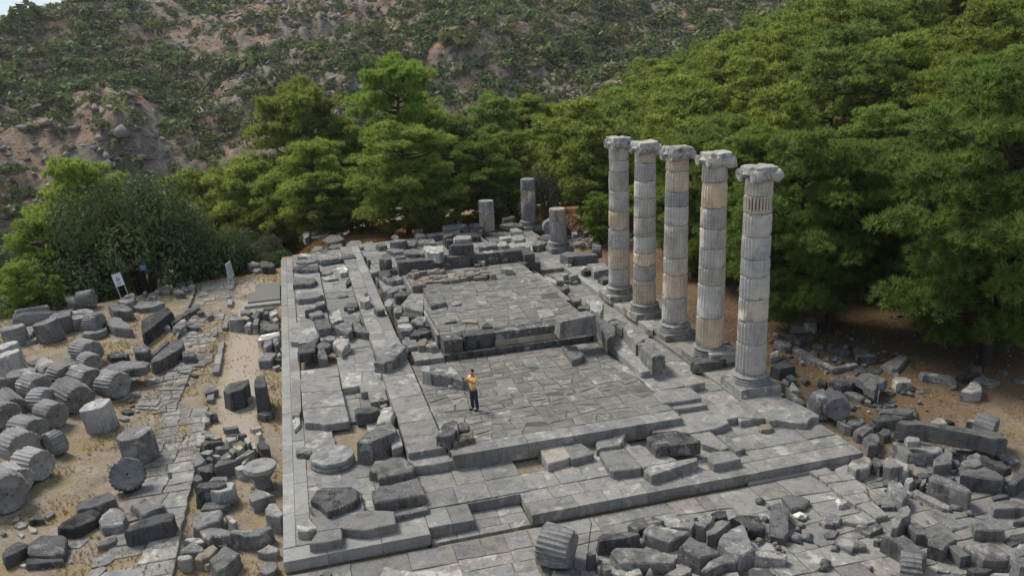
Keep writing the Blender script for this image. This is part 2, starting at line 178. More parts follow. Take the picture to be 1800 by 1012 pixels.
(-0.5,-0.15,'l',0,'pale square boulder in the pile against the platform edge',[(-0.76,27.14),(-0.3,27.54),(-0.22,26.75),(-0.57,26.06),(-0.71,26.45)]),
(-0.5,-0.25,'l',1,'small pale stone in front of the pale square boulder in the pile',[(-0.58,25.76),(-0.35,26.15),(-0.17,25.59),(-0.39,25.21)]),
(-0.5,-0.26,'m',1,'small grey stone in front of the pale square boulder in the pile',[(-1.29,25.12),(-0.94,25.76),(-0.57,25.45),(-1.19,24.47)]),
(-0.5,-0.21,'m',0,'flat slab against the platform edge above the pale lumpy boulder',[(-1.26,24.06),(-0.97,25.0),(-0.16,24.75),(-0.14,23.61),(-0.82,23.66)]),
(-0.5,-0.21,'d',1,'small dark stone behind the pale lumpy boulder lying against the platform edge',[(-1.23,23.91),(-0.91,23.93),(-0.9,23.34),(-1.2,23.31)]),
(-0.5,-0.13,'l',0,'pale lumpy boulder lying against the platform edge',[(-1.29,21.98),(-1.14,22.89),(-0.11,22.91),(-0.09,22.05),(-0.53,21.81),(-1.07,21.62)]),
(-0.5,0.12,'m',1,'small grey stone in front of the pale lumpy boulder lying against the platform edge',[(-0.93,20.17),(-0.78,20.89),(-0.49,20.91),(-0.49,20.25),(-0.8,19.73)]),
(-0.5,0.08,'m',0,'upright pale cube below the lumpy boulder',[(-0.47,20.62),(-0.41,21.06),(-0.17,21.1),(-0.12,20.22),(-0.33,20.04)]),
(-0.5,-0.2,'m',0,'flat topped slab against the platform edge above the upright grooved block',[(-1.22,19.06),(-0.84,19.77),(-0.28,19.55),(-0.31,19.19),(-0.55,18.56),(-1.14,18.67)]),
(-0.5,-0.32,'m',1,'small grey stone right of the flat topped slab',[(-0.45,18.87),(-0.29,19.42),(-0.09,19.34),(-0.09,18.73)]),
(-0.5,-0.19,'l',1,'tiny pale stone right of the flat topped slab',[(-0.27,19.29),(-0.11,19.53),(-0.06,19.08),(-0.19,19.01)]),
(-0.5,-0.17,'m',1,'middling grey stone right of the pale flat slab lying behind the long diagonal beams',[(-7.19,34.93),(-7.16,35.96),(-6.47,34.82),(-6.26,33.72),(-6.82,33.86)]),
(-0.5,-0.27,'m',1,'small grey stone behind the pale flat slab lying behind the long diagonal beams',[(-7.98,35.04),(-7.86,35.71),(-7.31,35.37),(-7.42,35.01)]),
(-0.5,-0.27,'l',1,'small pale stone behind the long grooved beam lying diagonally beside the narrow footpath',[(-6.77,35.55),(-6.63,36.13),(-6.22,35.21),(-6.34,34.85)]),
(-0.5,-0.16,'l',1,'small pale stone behind the small dark block at the tip of the grooved beam',[(-6.22,35.31),(-6.11,36.34),(-5.87,36.02),(-5.74,35.1)]),
(-0.5,-0.27,'l',1,'small pale stone behind the pale flat slab lying behind the long diagonal beams',[(-8.44,35.44),(-8.38,36.14),(-8.08,35.8),(-8.09,35.08)]),
(-0.5,-0.45,'l',0,'pale flat slab lying behind the long diagonal beams',[(-8.28,33.04),(-7.97,33.57),(-7.42,32.77),(-7.67,32.41)]),
(-0.5,-0.42,'w',1,'small tan flat slab behind the small dark block at the tip',[(-6.18,33.59),(-6.0,33.81),(-5.67,33.47),(-5.85,33.25)]),
(-0.5,-0.21,'m',1,'small grey stone behind the long grooved beam lying diagonally beside the narrow footpath',[(-7.23,37.03),(-6.98,37.58),(-6.6,36.97),(-6.72,36.15)]),
(-0.5,-0.28,'m',1,'small grey stone behind the flat cracked slab right of the white sign posts',[(-9.18,35.35),(-9.12,36.36),(-8.89,35.43),(-8.96,34.85)]),
(-0.5,-0.33,'m',1,'small grey stone behind the long straight beam lying diagonally, left of its grooved neighbour',[(-8.62,34.52),(-8.49,35.07),(-8.17,34.53),(-8.26,34.07)]),
(-0.5,-0.27,'m',1,'small grey stone right of the pale flat slab lying behind the long diagonal beams',[(-6.73,38.13),(-6.41,38.22),(-6.1,37.18),(-6.46,37.12)]),
(-0.3,0.19,'m',0,'upright grey rock in the golden grass behind the far left corner',[(1.82,47.67),(2.05,50.09),(2.43,49.47),(2.43,46.98),(2.01,45.99)]),
(-0.3,0.12,'m',1,'middling grey stone left of the dark slab sloping down in the golden grass',[(2.56,48.5),(2.98,51.11),(3.38,50.7),(3.19,48.2),(2.76,47.58)]),
(-0.3,0.03,'d',0,'dark slab sloping down in the golden grass at the far left corner',[(2.43,47.35),(3.2,48.63),(4.01,48.66),(4.03,46.99),(3.11,46.63)]),
(-0.2,0.2,'m',0,'big grey block on the golden bank behind the far left strips',[(3.36,44.92),(4.07,46.56),(4.85,46.39),(5.12,44.67),(4.51,43.62),(3.75,43.61)]),
(-0.2,0.19,'d',1,'middling dark stone in front of the big grey block on the golden bank',[(3.65,41.89),(3.93,42.84),(4.83,42.78),(4.75,41.74),(4.06,41.35)]),
(-0.2,0.11,'m',1,'middling grey stone left of the wide flat block across the far left strips',[(2.2,41.52),(2.66,43.07),(3.32,42.76),(3.2,41.93),(2.59,41.34)]),
(-0.2,0.18,'m',1,'middling grey stone behind the wide flat block across the far left strips',[(2.85,40.57),(3.12,41.65),(3.56,41.62),(3.65,40.54),(3.4,39.98)]),
(-0.2,0.26,'m',0,'layered moulded base block at the back edge, behind the wide flat block',[(5.07,41.96),(5.48,43.24),(6.32,43.22),(6.3,41.39),(5.78,40.57),(5.21,40.83)]),
(0.0,0.22,'m',0,'low step of the layered base block at the back edge',[(4.53,39.59),(5.08,41.05),(6.38,39.93),(6.33,38.77),(5.34,38.89)]),
(-0.2,0.19,'m',1,'middling grey stone right of the layered moulded base block at the back edge,',[(6.32,41.72),(6.75,42.99),(7.26,42.75),(7.26,41.28),(6.68,40.83)]),
(0.0,0.19,'m',1,'middling grey flat slab behind the jagged upright stone at the left end',[(7.18,41.29),(7.71,41.95),(8.41,41.44),(8.21,40.45),(7.39,40.48)]),
(-0.6,-0.16,'m',1,'middling grey stone left of the long flat block capping two smaller stones',[(-2.48,40.53),(-2.14,41.01),(-1.57,40.44),(-1.63,39.85),(-2.25,39.81)]),
(-0.6,-0.09,'m',0,'long flat block capping two smaller stones near the far left corner',[(-1.62,39.87),(-1.43,40.57),(-0.72,40.09),(-0.44,39.03),(-0.71,38.55),(-1.33,38.82)]),
(-0.7,-0.41,'m',1,'middling grey stone behind the thin slab lying across the top of the pile',[(-2.12,39.28),(-1.89,40.69),(-1.47,40.66),(-1.44,39.28),(-1.84,38.86)]),
(-0.7,-0.48,'m',1,'middling grey flat slab in front of the long flat block capping two smaller stones',[(-1.32,39.52),(-1.19,39.91),(-0.49,39.45),(-0.42,38.82),(-1.17,38.86)]),
(0.3,0.59,'l',0,'pale weathered block at the far left corner of the platform',[(1.21,38.2),(1.52,39.02),(2.07,38.56),(2.22,37.74),(2.04,37.62),(1.41,38.01)]),
(0.3,0.58,'m',0,'wide flat block across the far left strips of the platform',[(2.62,36.76),(2.84,38.13),(4.24,37.59),(4.24,36.23),(3.51,36.15),(2.87,35.94)]),
(0.3,0.54,'m',0,'dark slab with a pointed end beside the wide flat block',[(4.27,36.41),(4.51,38.21),(5.35,36.96),(5.38,36.32),(4.87,36.14),(4.28,36.2)]),
(0.3,0.44,'m',1,'middling grey flat slab in front of the pale weathered block at the far',[(1.1,36.83),(1.38,37.52),(2.55,37.19),(2.57,36.57),(1.89,36.28)]),
(0.3,0.57,'m',0,'long grey slab, farthest of the stack of slabs along the left strip',[(0.85,34.47),(0.95,34.99),(2.56,34.85),(2.67,34.42),(2.51,33.74),(1.4,33.86)]),
(0.4,0.63,'m',1,'middling grey flat slab left of the long grey slab, farthest of the stack',[(1.16,34.48),(1.27,35.58),(1.72,35.77),(1.87,34.93),(1.41,34.19)]),
(0.3,0.6,'m',0,'long layered slab, second from the far end of the left strip',[(0.79,30.08),(0.86,31.87),(2.17,31.47),(2.38,30.7),(2.33,30.39),(1.94,29.75)]),
(0.3,0.66,'m',0,'thick layered slab, third from the far end of the left strip',[(0.84,26.81),(1.1,27.28),(2.07,27.76),(2.5,26.98),(2.59,26.65),(2.05,26.3),(1.08,26.29)]),
(0.35,0.73,'m',0,'broken slab tilted on the left strip beyond the dark squarish block',[(1.38,23.39),(1.62,24.32),(2.16,25.17),(2.6,25.12),(2.59,24.31),(2.26,24.19),(1.88,23.57)]),
(0.3,0.65,'d',1,'small dark stone right of the broken slab tilted',[(2.27,24.59),(2.6,24.66),(2.62,24.32),(2.29,24.19)]),
(0.1,0.28,'m',1,'small grey flat slab behind the low grey slab',[(2.67,33.2),(2.9,34.38),(3.34,33.63),(3.54,33.36),(3.17,32.98)]),
(0.1,0.32,'m',0,'low grey slab in the second strip next to a large white faced block',[(2.75,32.13),(3.11,32.5),(3.51,32.85),(3.8,31.5),(3.13,31.37),(2.85,31.57)]),
(0.1,0.19,'l',1,'small pale flat slab in front of the low grey slab',[(3.3,30.71),(3.38,31.01),(3.76,31.01),(3.68,30.47)]),
(0.1,0.5,'l',0,'white faced block with a dark underside, far end of the second strip',[(3.82,34.01),(4.42,34.41),(4.58,32.56),(4.43,32.27),(3.94,31.95)]),
(0.1,0.36,'d',0,'striped rough stone in the second strip just nearer than the white faced block',[(4.1,29.73),(4.37,31.11),(4.71,31.22),(4.81,30.41),(4.48,29.89),(4.14,29.23)]),
(0.1,0.22,'d',1,'small dark flat slab behind the dark jagged stone at the edge',[(3.39,27.28),(3.62,27.7),(4.08,27.58),(4.1,27.28),(3.7,27.15)]),
(0.1,0.45,'d',0,'dark jagged stone at the edge between the second and third strips',[(3.63,24.3),(3.87,25.01),(4.48,24.76),(4.42,24.11),(4.01,24.01)]),
(0.15,0.38,'m',1,'small grey stone in front of the dark jagged stone at the edge',[(3.81,24.33),(3.92,24.41),(4.24,24.22),(4.2,23.77),(3.79,23.68)]),
(0.5,0.89,'l',0,'grey block standing on the third strip among far left strips',[(4.54,23.77),(4.64,24.42),(5.16,24.4),(5.14,23.52),(4.75,23.28)]),
(0.5,0.74,'d',1,'tiny dark stone behind the grey block standing on the third strip among far',[(4.99,25.49),(5.16,26.01),(5.21,25.4),(5.15,25.14)]),
(0.5,0.76,'m',1,'small grey stone right of the grey block standing on the third strip among far',[(5.17,22.22),(5.37,22.33),(5.77,22.1),(5.69,21.75),(5.31,21.79)]),
(1.0,1.25,'m',1,'tiny grey stone in front of the jagged upright stone at the left end',[(5.73,28.52),(6.17,28.83),(6.15,28.42),(5.76,28.34)]),
(1.2,1.8,'d',0,'jagged upright stone at the left end of the back wall of the cella',[(6.4,29.3),(6.72,30.64),(6.91,31.52),(7.17,31.59),(7.32,30.74),(7.2,29.12),(6.77,28.95)]),
(0.3,0.58,'m',1,'middling grey stone in front of the broken slab tilted',[(1.54,23.63),(1.96,23.94),(2.35,23.61),(2.43,22.71),(1.77,22.6),(1.62,23.13)]),
(0.3,0.7,'d',0,'dark squarish block in the middle of the left strip',[(1.83,21.59),(2.56,21.67),(2.69,20.1),(2.67,19.82),(2.0,19.68),(1.9,20.56)]),
(0.0,0.28,'m',1,'small grey stone left of the dark squarish block in the middle',[(1.07,22.79),(1.66,22.93),(1.66,22.7),(1.09,22.56)]),
(0.0,0.27,'m',1,'middling grey stone left of the dark squarish block in the middle',[(1.06,21.38),(1.61,21.44),(1.96,20.73),(1.91,20.55),(1.08,20.54)]),
(0.3,0.71,'m',0,'low dark block with a smooth front on the left strip, third nearest',[(0.84,16.58),(0.94,17.61),(2.0,18.58),(1.75,17.54),(1.67,16.49),(0.91,16.32)]),
(0.3,0.71,'l',0,'white topped rounded stone beside the dark squarish block',[(2.69,21.21),(2.95,22.94),(3.31,23.03),(3.36,21.84),(3.35,21.09),(2.81,20.73)]),
(0.1,0.56,'m',0,'pale grey boulder on the second strip behind two dark ones',[(3.33,20.99),(3.77,22.31),(4.15,22.54),(4.38,21.6),(4.27,20.9),(3.74,20.82)]),
(0.1,0.67,'m',0,'blue grey block with a flat slanting face on the second strip',[(2.82,20.27),(3.27,20.66),(3.81,20.44),(3.71,19.22),(3.45,18.65),(3.03,19.63)]),
(0.1,0.59,'m',0,'split dark block at the edge of the third strip',[(3.85,20.55),(4.19,20.49),(4.36,19.63),(4.54,18.87),(4.47,18.63),(4.13,18.9),(3.83,19.3)]),
(0.3,0.52,'m',1,'small grey stone behind the dark rounded stone squeezed behind a pale tipped boulder',[(2.15,18.84),(2.45,19.12),(2.84,18.9),(2.73,18.36),(2.41,18.36)]),
(0.3,0.64,'d',0,'dark rounded stone squeezed behind a pale tipped boulder',[(1.74,17.52),(2.08,18.07),(2.39,17.88),(2.51,17.21),(2.34,16.92),(1.84,16.99)]),
(0.3,0.71,'l',0,'pale boulder pointing toward the viewer on the left strips',[(2.57,17.34),(2.8,17.94),(3.43,17.75),(3.42,17.12),(3.1,16.52),(2.94,15.87),(2.79,16.52)]),
(0.3,0.71,'l',0,'pale square stone alone at the front of the left strip rubble',[(1.8,16.34),(1.88,16.9),(2.11,16.81),(2.23,15.59),(2.22,15.26),(1.81,15.42)]),
(0.3,0.41,'l',1,'tiny pale stone behind the pale boulder pointing toward the viewer on the left strips',[(3.02,19.21),(3.38,19.07),(3.48,18.76),(3.04,18.88)]),
(0.65,1.15,'m',0,'large fluted cornice block lying across the left wall strip',[(4.22,12.83),(4.77,13.81),(5.5,14.78),(5.8,14.43),(5.89,14.04),(5.21,12.87),(4.78,12.61),(4.61,12.47)]),
(0.0,0.46,'d',0,'round topped dark drum slab sunk in the gap of the left strips',[(2.96,9.32),(3.08,9.53),(3.71,9.58),(3.98,9.28),(3.95,9.04),(3.62,8.75),(3.02,8.85)]),
(0.25,0.43,'w',0,'small cream coloured stone perched above the round dark drum slab',[(4.06,10.17),(4.26,10.32),(4.32,9.98),(4.27,9.83),(4.07,9.86)]),
(0.0,0.43,'m',1,'tiny grey stone in front of the small cream coloured stone perched above the round',[(4.03,9.49),(4.34,9.59),(4.34,9.33),(4.09,9.14)]),
(0.0,0.85,'l',0,'tall pale stone leaning on the fluted base block',[(3.62,6.96),(3.92,7.92),(4.09,8.3),(4.4,8.22),(4.46,7.72),(4.18,6.98),(3.83,6.88)]),
(0.0,0.84,'m',0,'massive carved base block with a deep slot in its top',[(2.78,5.45),(3.19,6.33),(3.59,6.69),(4.17,6.92),(4.34,6.34),(4.28,5.93),(3.57,5.43),(3.25,5.21)]),
(0.0,0.21,'l',1,'small pale stone behind the small rectangular block',[(0.45,9.77),(0.59,10.12),(0.73,10.07),(0.75,9.34),(0.5,8.82)]),
(0.0,0.2,'l',0,'small rectangular block at the left of the round layered base',[(0.51,6.85),(0.53,7.28),(0.8,7.18),(1.11,6.66),(1.1,6.47),(0.55,6.6)]),
(0.0,0.2,'l',1,'small pale stone in front of the small rectangular block',[(0.51,6.75),(0.53,7.25),(0.83,7.18),(1.11,6.74),(1.07,6.48),(0.55,6.6)]),
(0.3,0.56,'m',0,'big oval slab with a small hollow, lying on a square plinth',[(1.17,3.06),(1.41,3.14),(2.34,2.81),(2.54,2.46),(2.42,1.93),(1.93,1.59),(1.45,1.46),(1.23,2.04),(0.97,2.44)]),
(0.0,0.29,'m',0,'square plinth slab under the big oval slab with the hollow',[(0.91,2.51),(2.64,2.91),(2.63,1.41),(1.65,1.5),(1.11,1.74)]),
(0.0,0.4,'m',0,'smooth irregular slab lying behind the rectangular block with rough front',[(3.02,4.06),(3.31,4.76),(3.98,4.81),(4.3,4.6),(4.61,3.8),(4.48,3.49),(4.13,3.38),(3.29,3.32),(3.29,3.85)]),
(0.0,0.38,'m',0,'thick rectangular block with a rough speckled front, left front of the platform',[(2.94,2.59),(3.2,2.82),(4.07,2.97),(4.62,3.12),(4.69,1.76),(4.32,1.78),(2.98,1.78)]),
(0.0,0.17,'m',0,'low white speckled block under the thick rectangular block',[(3.55,1.29),(4.68,1.45),(4.66,1.2),(3.58,1.08)]),
(0.65,1.06,'m',0,'grey faceted boulder at the corner of the left wall strip nearest the man',[(5.6,4.67),(6.0,5.51),(6.45,5.78),(6.57,5.3),(6.4,4.66),(6.02,4.25),(5.7,4.57)]),
(0.6,0.73,'l',0,'flat white stone beside the grey faceted boulder',[(6.52,5.47),(6.76,6.03),(7.04,6.0),(6.96,5.38),(6.66,5.27)]),
(0.6,0.82,'w',0,'tan rectangular block in front of the flat white stone',[(6.16,4.57),(6.35,4.91),(6.99,4.92),(6.95,4.42),(6.46,4.33),(6.15,4.24)]),
(0.65,1.21,'l',0,'upright pale grey slab standing on edge behind the man',[(6.12,11.12),(6.22,11.28),(6.53,11.22),(6.42,10.42),(6.09,10.74)]),
(0.6,1.08,'m',0,'long slanting block propped on small stones behind the man',[(6.42,10.47),(7.04,11.48),(7.3,11.32),(7.84,10.12),(7.8,9.47),(7.6,9.36),(6.9,10.19)]),
(0.6,0.71,'l',1,'tiny pale stone in front of the long slanting block propped on small stones',[(7.08,9.97),(7.33,10.01),(7.41,9.7),(7.07,9.74)]),
(0.6,0.71,'l',1,'tiny pale stone right of the upright pale grey slab standing on edge',[(7.41,9.52),(7.51,9.71),(7.62,9.54),(7.55,9.38)]),
(1.0,1.22,'l',1,'small pale stone left of the long curved moulding stone lying left of the cella',[(6.04,17.81),(6.24,18.78),(6.68,18.6),(6.57,17.73)]),
(1.0,1.26,'l',1,'small pale stone in front of the long curved moulding stone',[(5.83,16.97),(5.97,17.38),(6.53,17.29),(6.63,16.64),(6.31,16.64)]),
(1.0,1.33,'m',1,'small grey stone behind the squared grey slab on the step at the left front',[(5.88,16.44),(6.28,16.41),(6.62,16.27),(6.36,15.86),(5.91,16.04)]),
(1.0,1.26,'l',1,'middling pale stone right of the long curved moulding stone lying left of the cella',[(6.63,17.71),(7.15,18.35),(7.54,18.18),(7.37,17.27),(6.65,17.29)]),
(1.0,1.26,'m',1,'tiny grey stone behind the dark elongated stone lying on the rubble',[(6.8,16.97),(6.94,17.32),(7.2,17.14),(7.19,16.81)]),
(1.0,1.26,'d',1,'small dark stone behind the dark elongated stone lying on the rubble',[(7.21,16.67),(7.39,17.28),(7.74,17.13),(7.67,16.62),(7.41,16.46)]),
(1.0,1.25,'m',0,'dark elongated stone lying on the rubble left of the cella front',[(6.26,15.53),(6.65,16.26),(7.17,16.45),(7.4,15.7),(7.34,15.6),(6.72,15.22)]),
(0.85,1.05,'m',0,'squared grey slab on the step at the left front of the cella',[(5.84,15.42),(6.11,15.93),(6.57,15.56),(6.47,14.45),(5.96,14.36)]),
(0.85,1.13,'w',0,'tan edged block between two grey ones at the left front of the cella',[(6.47,14.69),(6.69,15.09),(7.04,15.26),(7.04,14.71),(6.8,14.09),(6.46,14.11)]),
(0.85,1.13,'m',1,'small grey stone right of the tan edged block between two grey ones',[(6.82,14.09),(7.08,14.57),(7.4,14.44),(7.34,13.88),(7.01,13.78)]),
(1.5,1.62,'d',0,'small dark stone lying on the front edge of the cella floor',[(9.69,14.39),(9.98,14.86),(10.23,14.56),(10.13,14.15),(9.75,14.24)]),
(1.5,1.58,'w',1,'small tan flat slab left of the small dark stone lying on the front edge',[(8.92,15.61),(9.13,15.93),(9.68,15.84),(9.65,15.18)]),
(1.5,1.58,'m',1,'small grey flat slab right of the dark elongated stone lying on the rubble',[(8.12,15.8),(8.23,16.16),(8.76,16.15),(8.7,15.76)]),
(1.5,1.72,'m',1,'large grey flat slab right of the twisted dark carved fragment with long folds',[(8.58,19.67),(7.9,18.56),(8.03,21.9),(8.85,21.9),(8.76,18.81),(7.87,18.42)]),
(1.0,1.38,'m',1,'middling grey stone right of the grey block with a sloped top',[(6.4,22.47),(6.99,23.08),(7.38,22.57),(7.22,22.12),(6.47,21.94)]),
(1.0,1.29,'m',0,'grey block with a sloped top on the left slabs of the cella',[(5.86,23.71),(6.27,24.42),(6.92,23.97),(6.87,23.63),(6.37,23.31)]),
(1.0,1.48,'m',0,'twisted dark carved fragment with long folds left of the cella',[(6.49,20.11),(7.17,21.76),(7.69,22.74),(8.12,22.56),(8.02,21.4),(7.24,20.42),(7.4,18.23),(6.89,19.02)]),
(1.0,1.27,'l',1,'small pale stone left of the twisted dark carved fragment with long folds',[(6.16,20.67),(6.57,20.5),(6.45,19.33),(6.03,19.36)]),
(1.0,1.26,'d',0,'long curved moulding stone lying left of the cella',[(6.33,18.81),(6.51,19.47),(6.99,18.97),(7.53,18.32),(6.89,18.29)]),
(1.0,1.26,'m',1,'middling grey flat slab in front of the jagged upright stone at the left end',[(6.19,28.73),(6.91,28.73),(6.91,27.57),(6.42,26.38),(6.15,27.91)]),
(1.0,1.25,'m',1,'middling grey stone behind the grey block with a sloped top on the left slabs',[(6.37,26.41),(6.72,26.85),(7.47,26.53),(7.42,26.15),(6.7,25.88)]),
(1.0,1.27,'m',1,'small grey stone in front of the jagged upright stone at the left end',[(6.94,28.57),(6.99,28.98),(7.58,29.15),(7.5,28.54)]),
(1.0,1.23,'l',1,'small pale stone in front of the grey block with a sloped top',[(5.76,21.76),(6.03,22.14),(6.23,21.57),(6.0,20.86),(5.71,20.99)]),
(1.5,1.88,'w',0,'brown rough block at the left end of the pinkish low wall',[(7.41,22.11),(7.76,23.03),(8.3,22.89),(8.26,22.1),(7.78,21.95)]),
(1.5,1.7,'l',1,'small pale stone in front of the flat pale slab on the back wall',[(7.5,27.18),(7.92,27.31),(8.09,26.81),(7.55,26.53)]),
(1.5,1.57,'l',1,'small pale flat slab left of the small dark stone lying on the front edge',[(9.04,18.76),(9.31,19.19),(9.61,18.98),(9.55,18.7),(9.17,18.55)]),
(1.5,1.76,'l',0,'slender pale stone leaning against the back wall of the cella',[(12.13,27.5),(12.36,28.09),(12.79,26.31),(12.6,25.96)]),
(1.5,1.65,'m',1,'small grey stone in front of the slender pale stone leaning against the back wall',[(12.08,26.41),(12.52,26.54),(12.41,26.05),(12.04,26.0)]),
(1.5,1.6,'m',1,'small grey flat slab left of the slender pale stone leaning against the back wall',[(11.32,26.96),(11.48,27.22),(12.21,27.0),(12.1,26.72)]),
(1.5,1.8,'l',0,'whitish oval stone near the back right corner of the cella',[(13.21,24.15),(13.62,24.38),(13.96,24.13),(13.85,23.56),(13.4,23.56)]),
(0.0,0.29,'m',0,'bevelled block with a ridge lying in a gap in front of the paved porch',[(11.24,2.98),(11.45,3.57),(12.0,4.43),(12.83,4.09),(12.79,3.85),(12.19,3.03),(11.5,3.05)]),
(0.3,0.68,'m',0,'thick rectangular slab lying skewed on the front right terrace',[(13.03,2.54),(13.73,2.77),(14.33,2.69),(14.73,1.66),(14.64,1.5),(13.24,1.68),(13.0,1.64)]),
(0.0,0.22,'m',0,'narrow loose slab pointing at the viewer beside the thick skewed slab',[(15.96,2.64),(16.14,2.72),(16.37,2.42),(16.41,1.26),(16.0,1.28),(15.96,1.76)]),
(0.0,0.2,'w',0,'small sandy brick like stone lying on the front right terrace',[(17.8,2.66),(18.05,2.94),(18.4,2.84),(18.34,2.53),(18.09,2.41),(17.81,2.51)]),
(0.9,1.49,'m',0,'tilted pale block at the corner where the porch wall meets the cella step',[(15.45,13.74),(15.82,13.72),(15.86,12.27),(15.39,11.23),(14.76,10.66),(14.95,11.53)]),
(0.9,1.39,'l',0,'long pale block leaning beside the tilted corner block',[(15.98,13.57),(16.42,13.93),(16.74,12.87),(16.65,12.52),(16.28,12.28),(16.07,11.99)]),
(0.9,1.55,'l',0,'rear one of two rough grey wall blocks in line on the porch side wall',[(16.09,11.84),(16.38,12.04),(16.38,10.05),(15.94,9.77),(15.8,9.71)]),
(0.9,1.52,'m',0,'front one of two rough grey wall blocks in line on the porch side wall',[(15.91,9.87),(16.49,9.93),(16.48,8.34),(16.36,7.87),(15.9,7.85),(15.59,7.57)]),
(0.6,0.91,'m',0,'flat thick slab lying alone in the far right corner of the porch floor',[(13.07,12.21),(13.66,11.86),(13.68,10.73),(13.41,10.51),(12.9,10.28)]),
(0.3,0.56,'l',0,'small pale cube at the foot of the middle column',[(18.22,13.81),(18.49,14.16),(18.53,13.68),(18.39,13.47)]),
(0.3,0.68,'d',0,'large tan topped drum slab lying against the second column',[(18.05,8.69),(18.34,9.21),(19.84,9.73),(19.99,8.89),(19.93,8.38),(19.21,8.24),(18.16,8.34)]),
(0.6,0.95,'l',0,'pale flat slab resting on the tan topped drum slab',[(19.03,9.08),(19.58,9.42),(20.82,8.93),(20.61,8.24),(19.26,8.34),(18.98,8.56)]),
(1.5,2.28,'m',0,'tall dark faced corner block closing the cella step on the right',[(12.94,12.71),(14.58,12.69),(14.67,11.87),(13.16,11.86),(12.85,11.74)]),
(0.9,1.62,'l',0,'white cube block standing at the right end of the cella step',[(15.96,16.07),(16.51,16.15),(16.58,15.66),(16.14,14.67),(15.84,14.23),(15.58,14.91)]),
(0.3,0.82,'m',0,'rough round ended stone lying in the side passage nearest the cella step',[(16.31,20.56),(16.57,20.89),(16.65,19.23),(16.45,18.82),(16.03,18.83)]),
(0.3,0.85,'l',0,'left one of two pale blocks leaning together by the side passage',[(16.03,24.48),(16.4,25.24),(16.49,23.29),(16.26,22.44),(15.98,23.13)]),
(0.3,0.81,'l',0,'right one of two pale blocks leaning together by the side passage',[(16.75,24.94),(17.14,25.4),(17.22,23.93),(16.93,23.07),(16.58,23.42)]),
(0.3,0.74,'m',1,'middling grey stone in front of the right one of two pale blocks',[(15.52,21.52),(16.05,22.57),(16.96,22.28),(16.86,21.86),(15.7,21.09)]),
(0.3,0.58,'l',1,'small pale stone left of the white cube block standing at the right end',[(17.17,20.0),(17.79,20.08),(17.69,19.44),(16.95,18.77),(16.94,19.26)]),
(0.3,0.58,'m',1,'small grey stone in front of the rough round ended stone',[(16.11,18.5),(16.5,18.97),(16.89,18.49),(16.64,17.96)]),
(0.6,0.9,'m',1,'small grey stone left of the left one of two pale blocks',[(15.19,23.86),(15.58,24.28),(15.88,23.95),(15.6,22.91)]),
(0.3,0.62,'l',1,'small pale stone right of the right one of two pale blocks',[(17.57,25.56),(18.07,25.76),(17.97,25.17),(17.57,24.93)]),
(0.3,0.61,'l',1,'small pale stone in front of the long dark block',[(17.91,24.99),(18.57,25.33),(18.53,24.93),(17.88,24.6)]),
(0.3,0.77,'m',0,'striped broken slab propped left of the farthest tall column',[(19.84,26.75),(21.08,26.66),(20.86,25.84),(20.72,24.81),(19.46,24.52)]),
(0.3,0.62,'d',1,'small dark stone left of the striped broken slab propped',[(19.05,25.74),(19.68,26.56),(19.61,25.49),(19.1,25.29)]),
(0.3,0.61,'m',1,'small grey stone in front of the striped broken slab propped',[(19.36,23.57),(20.0,24.11),(20.29,23.77),(19.97,23.11),(19.43,22.95)]),
(0.3,0.44,'l',1,'small pale stone behind the right one of two pale blocks',[(18.86,28.35),(19.37,28.48),(19.19,27.98),(18.91,27.99)]),
(0.3,0.8,'m',0,'worn boulder supporting the left side of the second farthest tall column',[(19.1,17.61),(19.34,17.83),(19.54,16.79),(19.17,16.18),(18.68,16.54)]),
(1.5,1.84,'l',0,'carved pale capital fragment with a curl, on a block behind the cella',[(16.06,31.89),(16.34,32.47),(17.07,32.55),(16.99,31.46),(16.69,31.04),(16.06,31.07)]),
(1.3,1.63,'l',0,'wide pale block under the carved capital fragment',[(15.47,30.73),(15.66,31.3),(16.92,30.85),(16.77,29.6),(16.59,29.18),(15.54,29.42)]),
(0.9,1.53,'m',0,'dark streaked wall block at the back right corner of the cella',[(15.2,27.85),(15.87,28.26),(15.48,25.68),(15.28,25.55),(14.96,25.7),(14.95,26.59)]),
(0.6,1.14,'m',0,'grey cube right of the streaked wall block behind the cella',[(16.17,28.39),(16.95,28.4),(16.62,26.81),(16.13,26.8),(16.08,27.73)]),
(0.6,0.94,'d',1,'small dark stone behind the dark streaked wall block at the back right corner',[(16.63,30.76),(17.04,30.95),(16.88,30.14),(16.49,30.07)]),
(0.3,0.78,'m',0,'rounded block on three small stones left of the nearest short column',[(17.97,33.26),(18.72,34.9),(19.41,34.72),(19.32,33.47),(18.4,33.06),(18.0,32.97)]),
(0.3,0.97,'d',1,'middling dark stone right of the rounded block on three small stones',[(18.83,34.82),(19.7,35.6),(20.32,35.16),(19.8,33.77),(19.31,34.0)]),
(0.5,0.86,'m',1,'middling grey stone left of the carved pale capital fragment with a curl,',[(15.86,35.56),(16.57,35.66),(16.55,34.66),(16.13,34.01),(15.71,34.49)]),
(0.5,0.86,'m',1,'middling grey stone right of the flat pale slab behind the right end',[(15.37,35.8),(15.63,35.38),(15.52,34.02),(14.92,34.03)]),
(0.3,0.91,'d',0,'long dark block lying between the nearest short column and the tall ones',[(18.85,29.36),(19.61,30.02),(20.85,29.71),(21.17,28.55),(21.15,28.06),(19.06,28.29)]),
(0.3,0.44,'l',1,'small pale stone right of the left one of two pale blocks',[(18.85,28.38),(19.4,28.49),(19.14,27.91),(18.86,27.92)]),
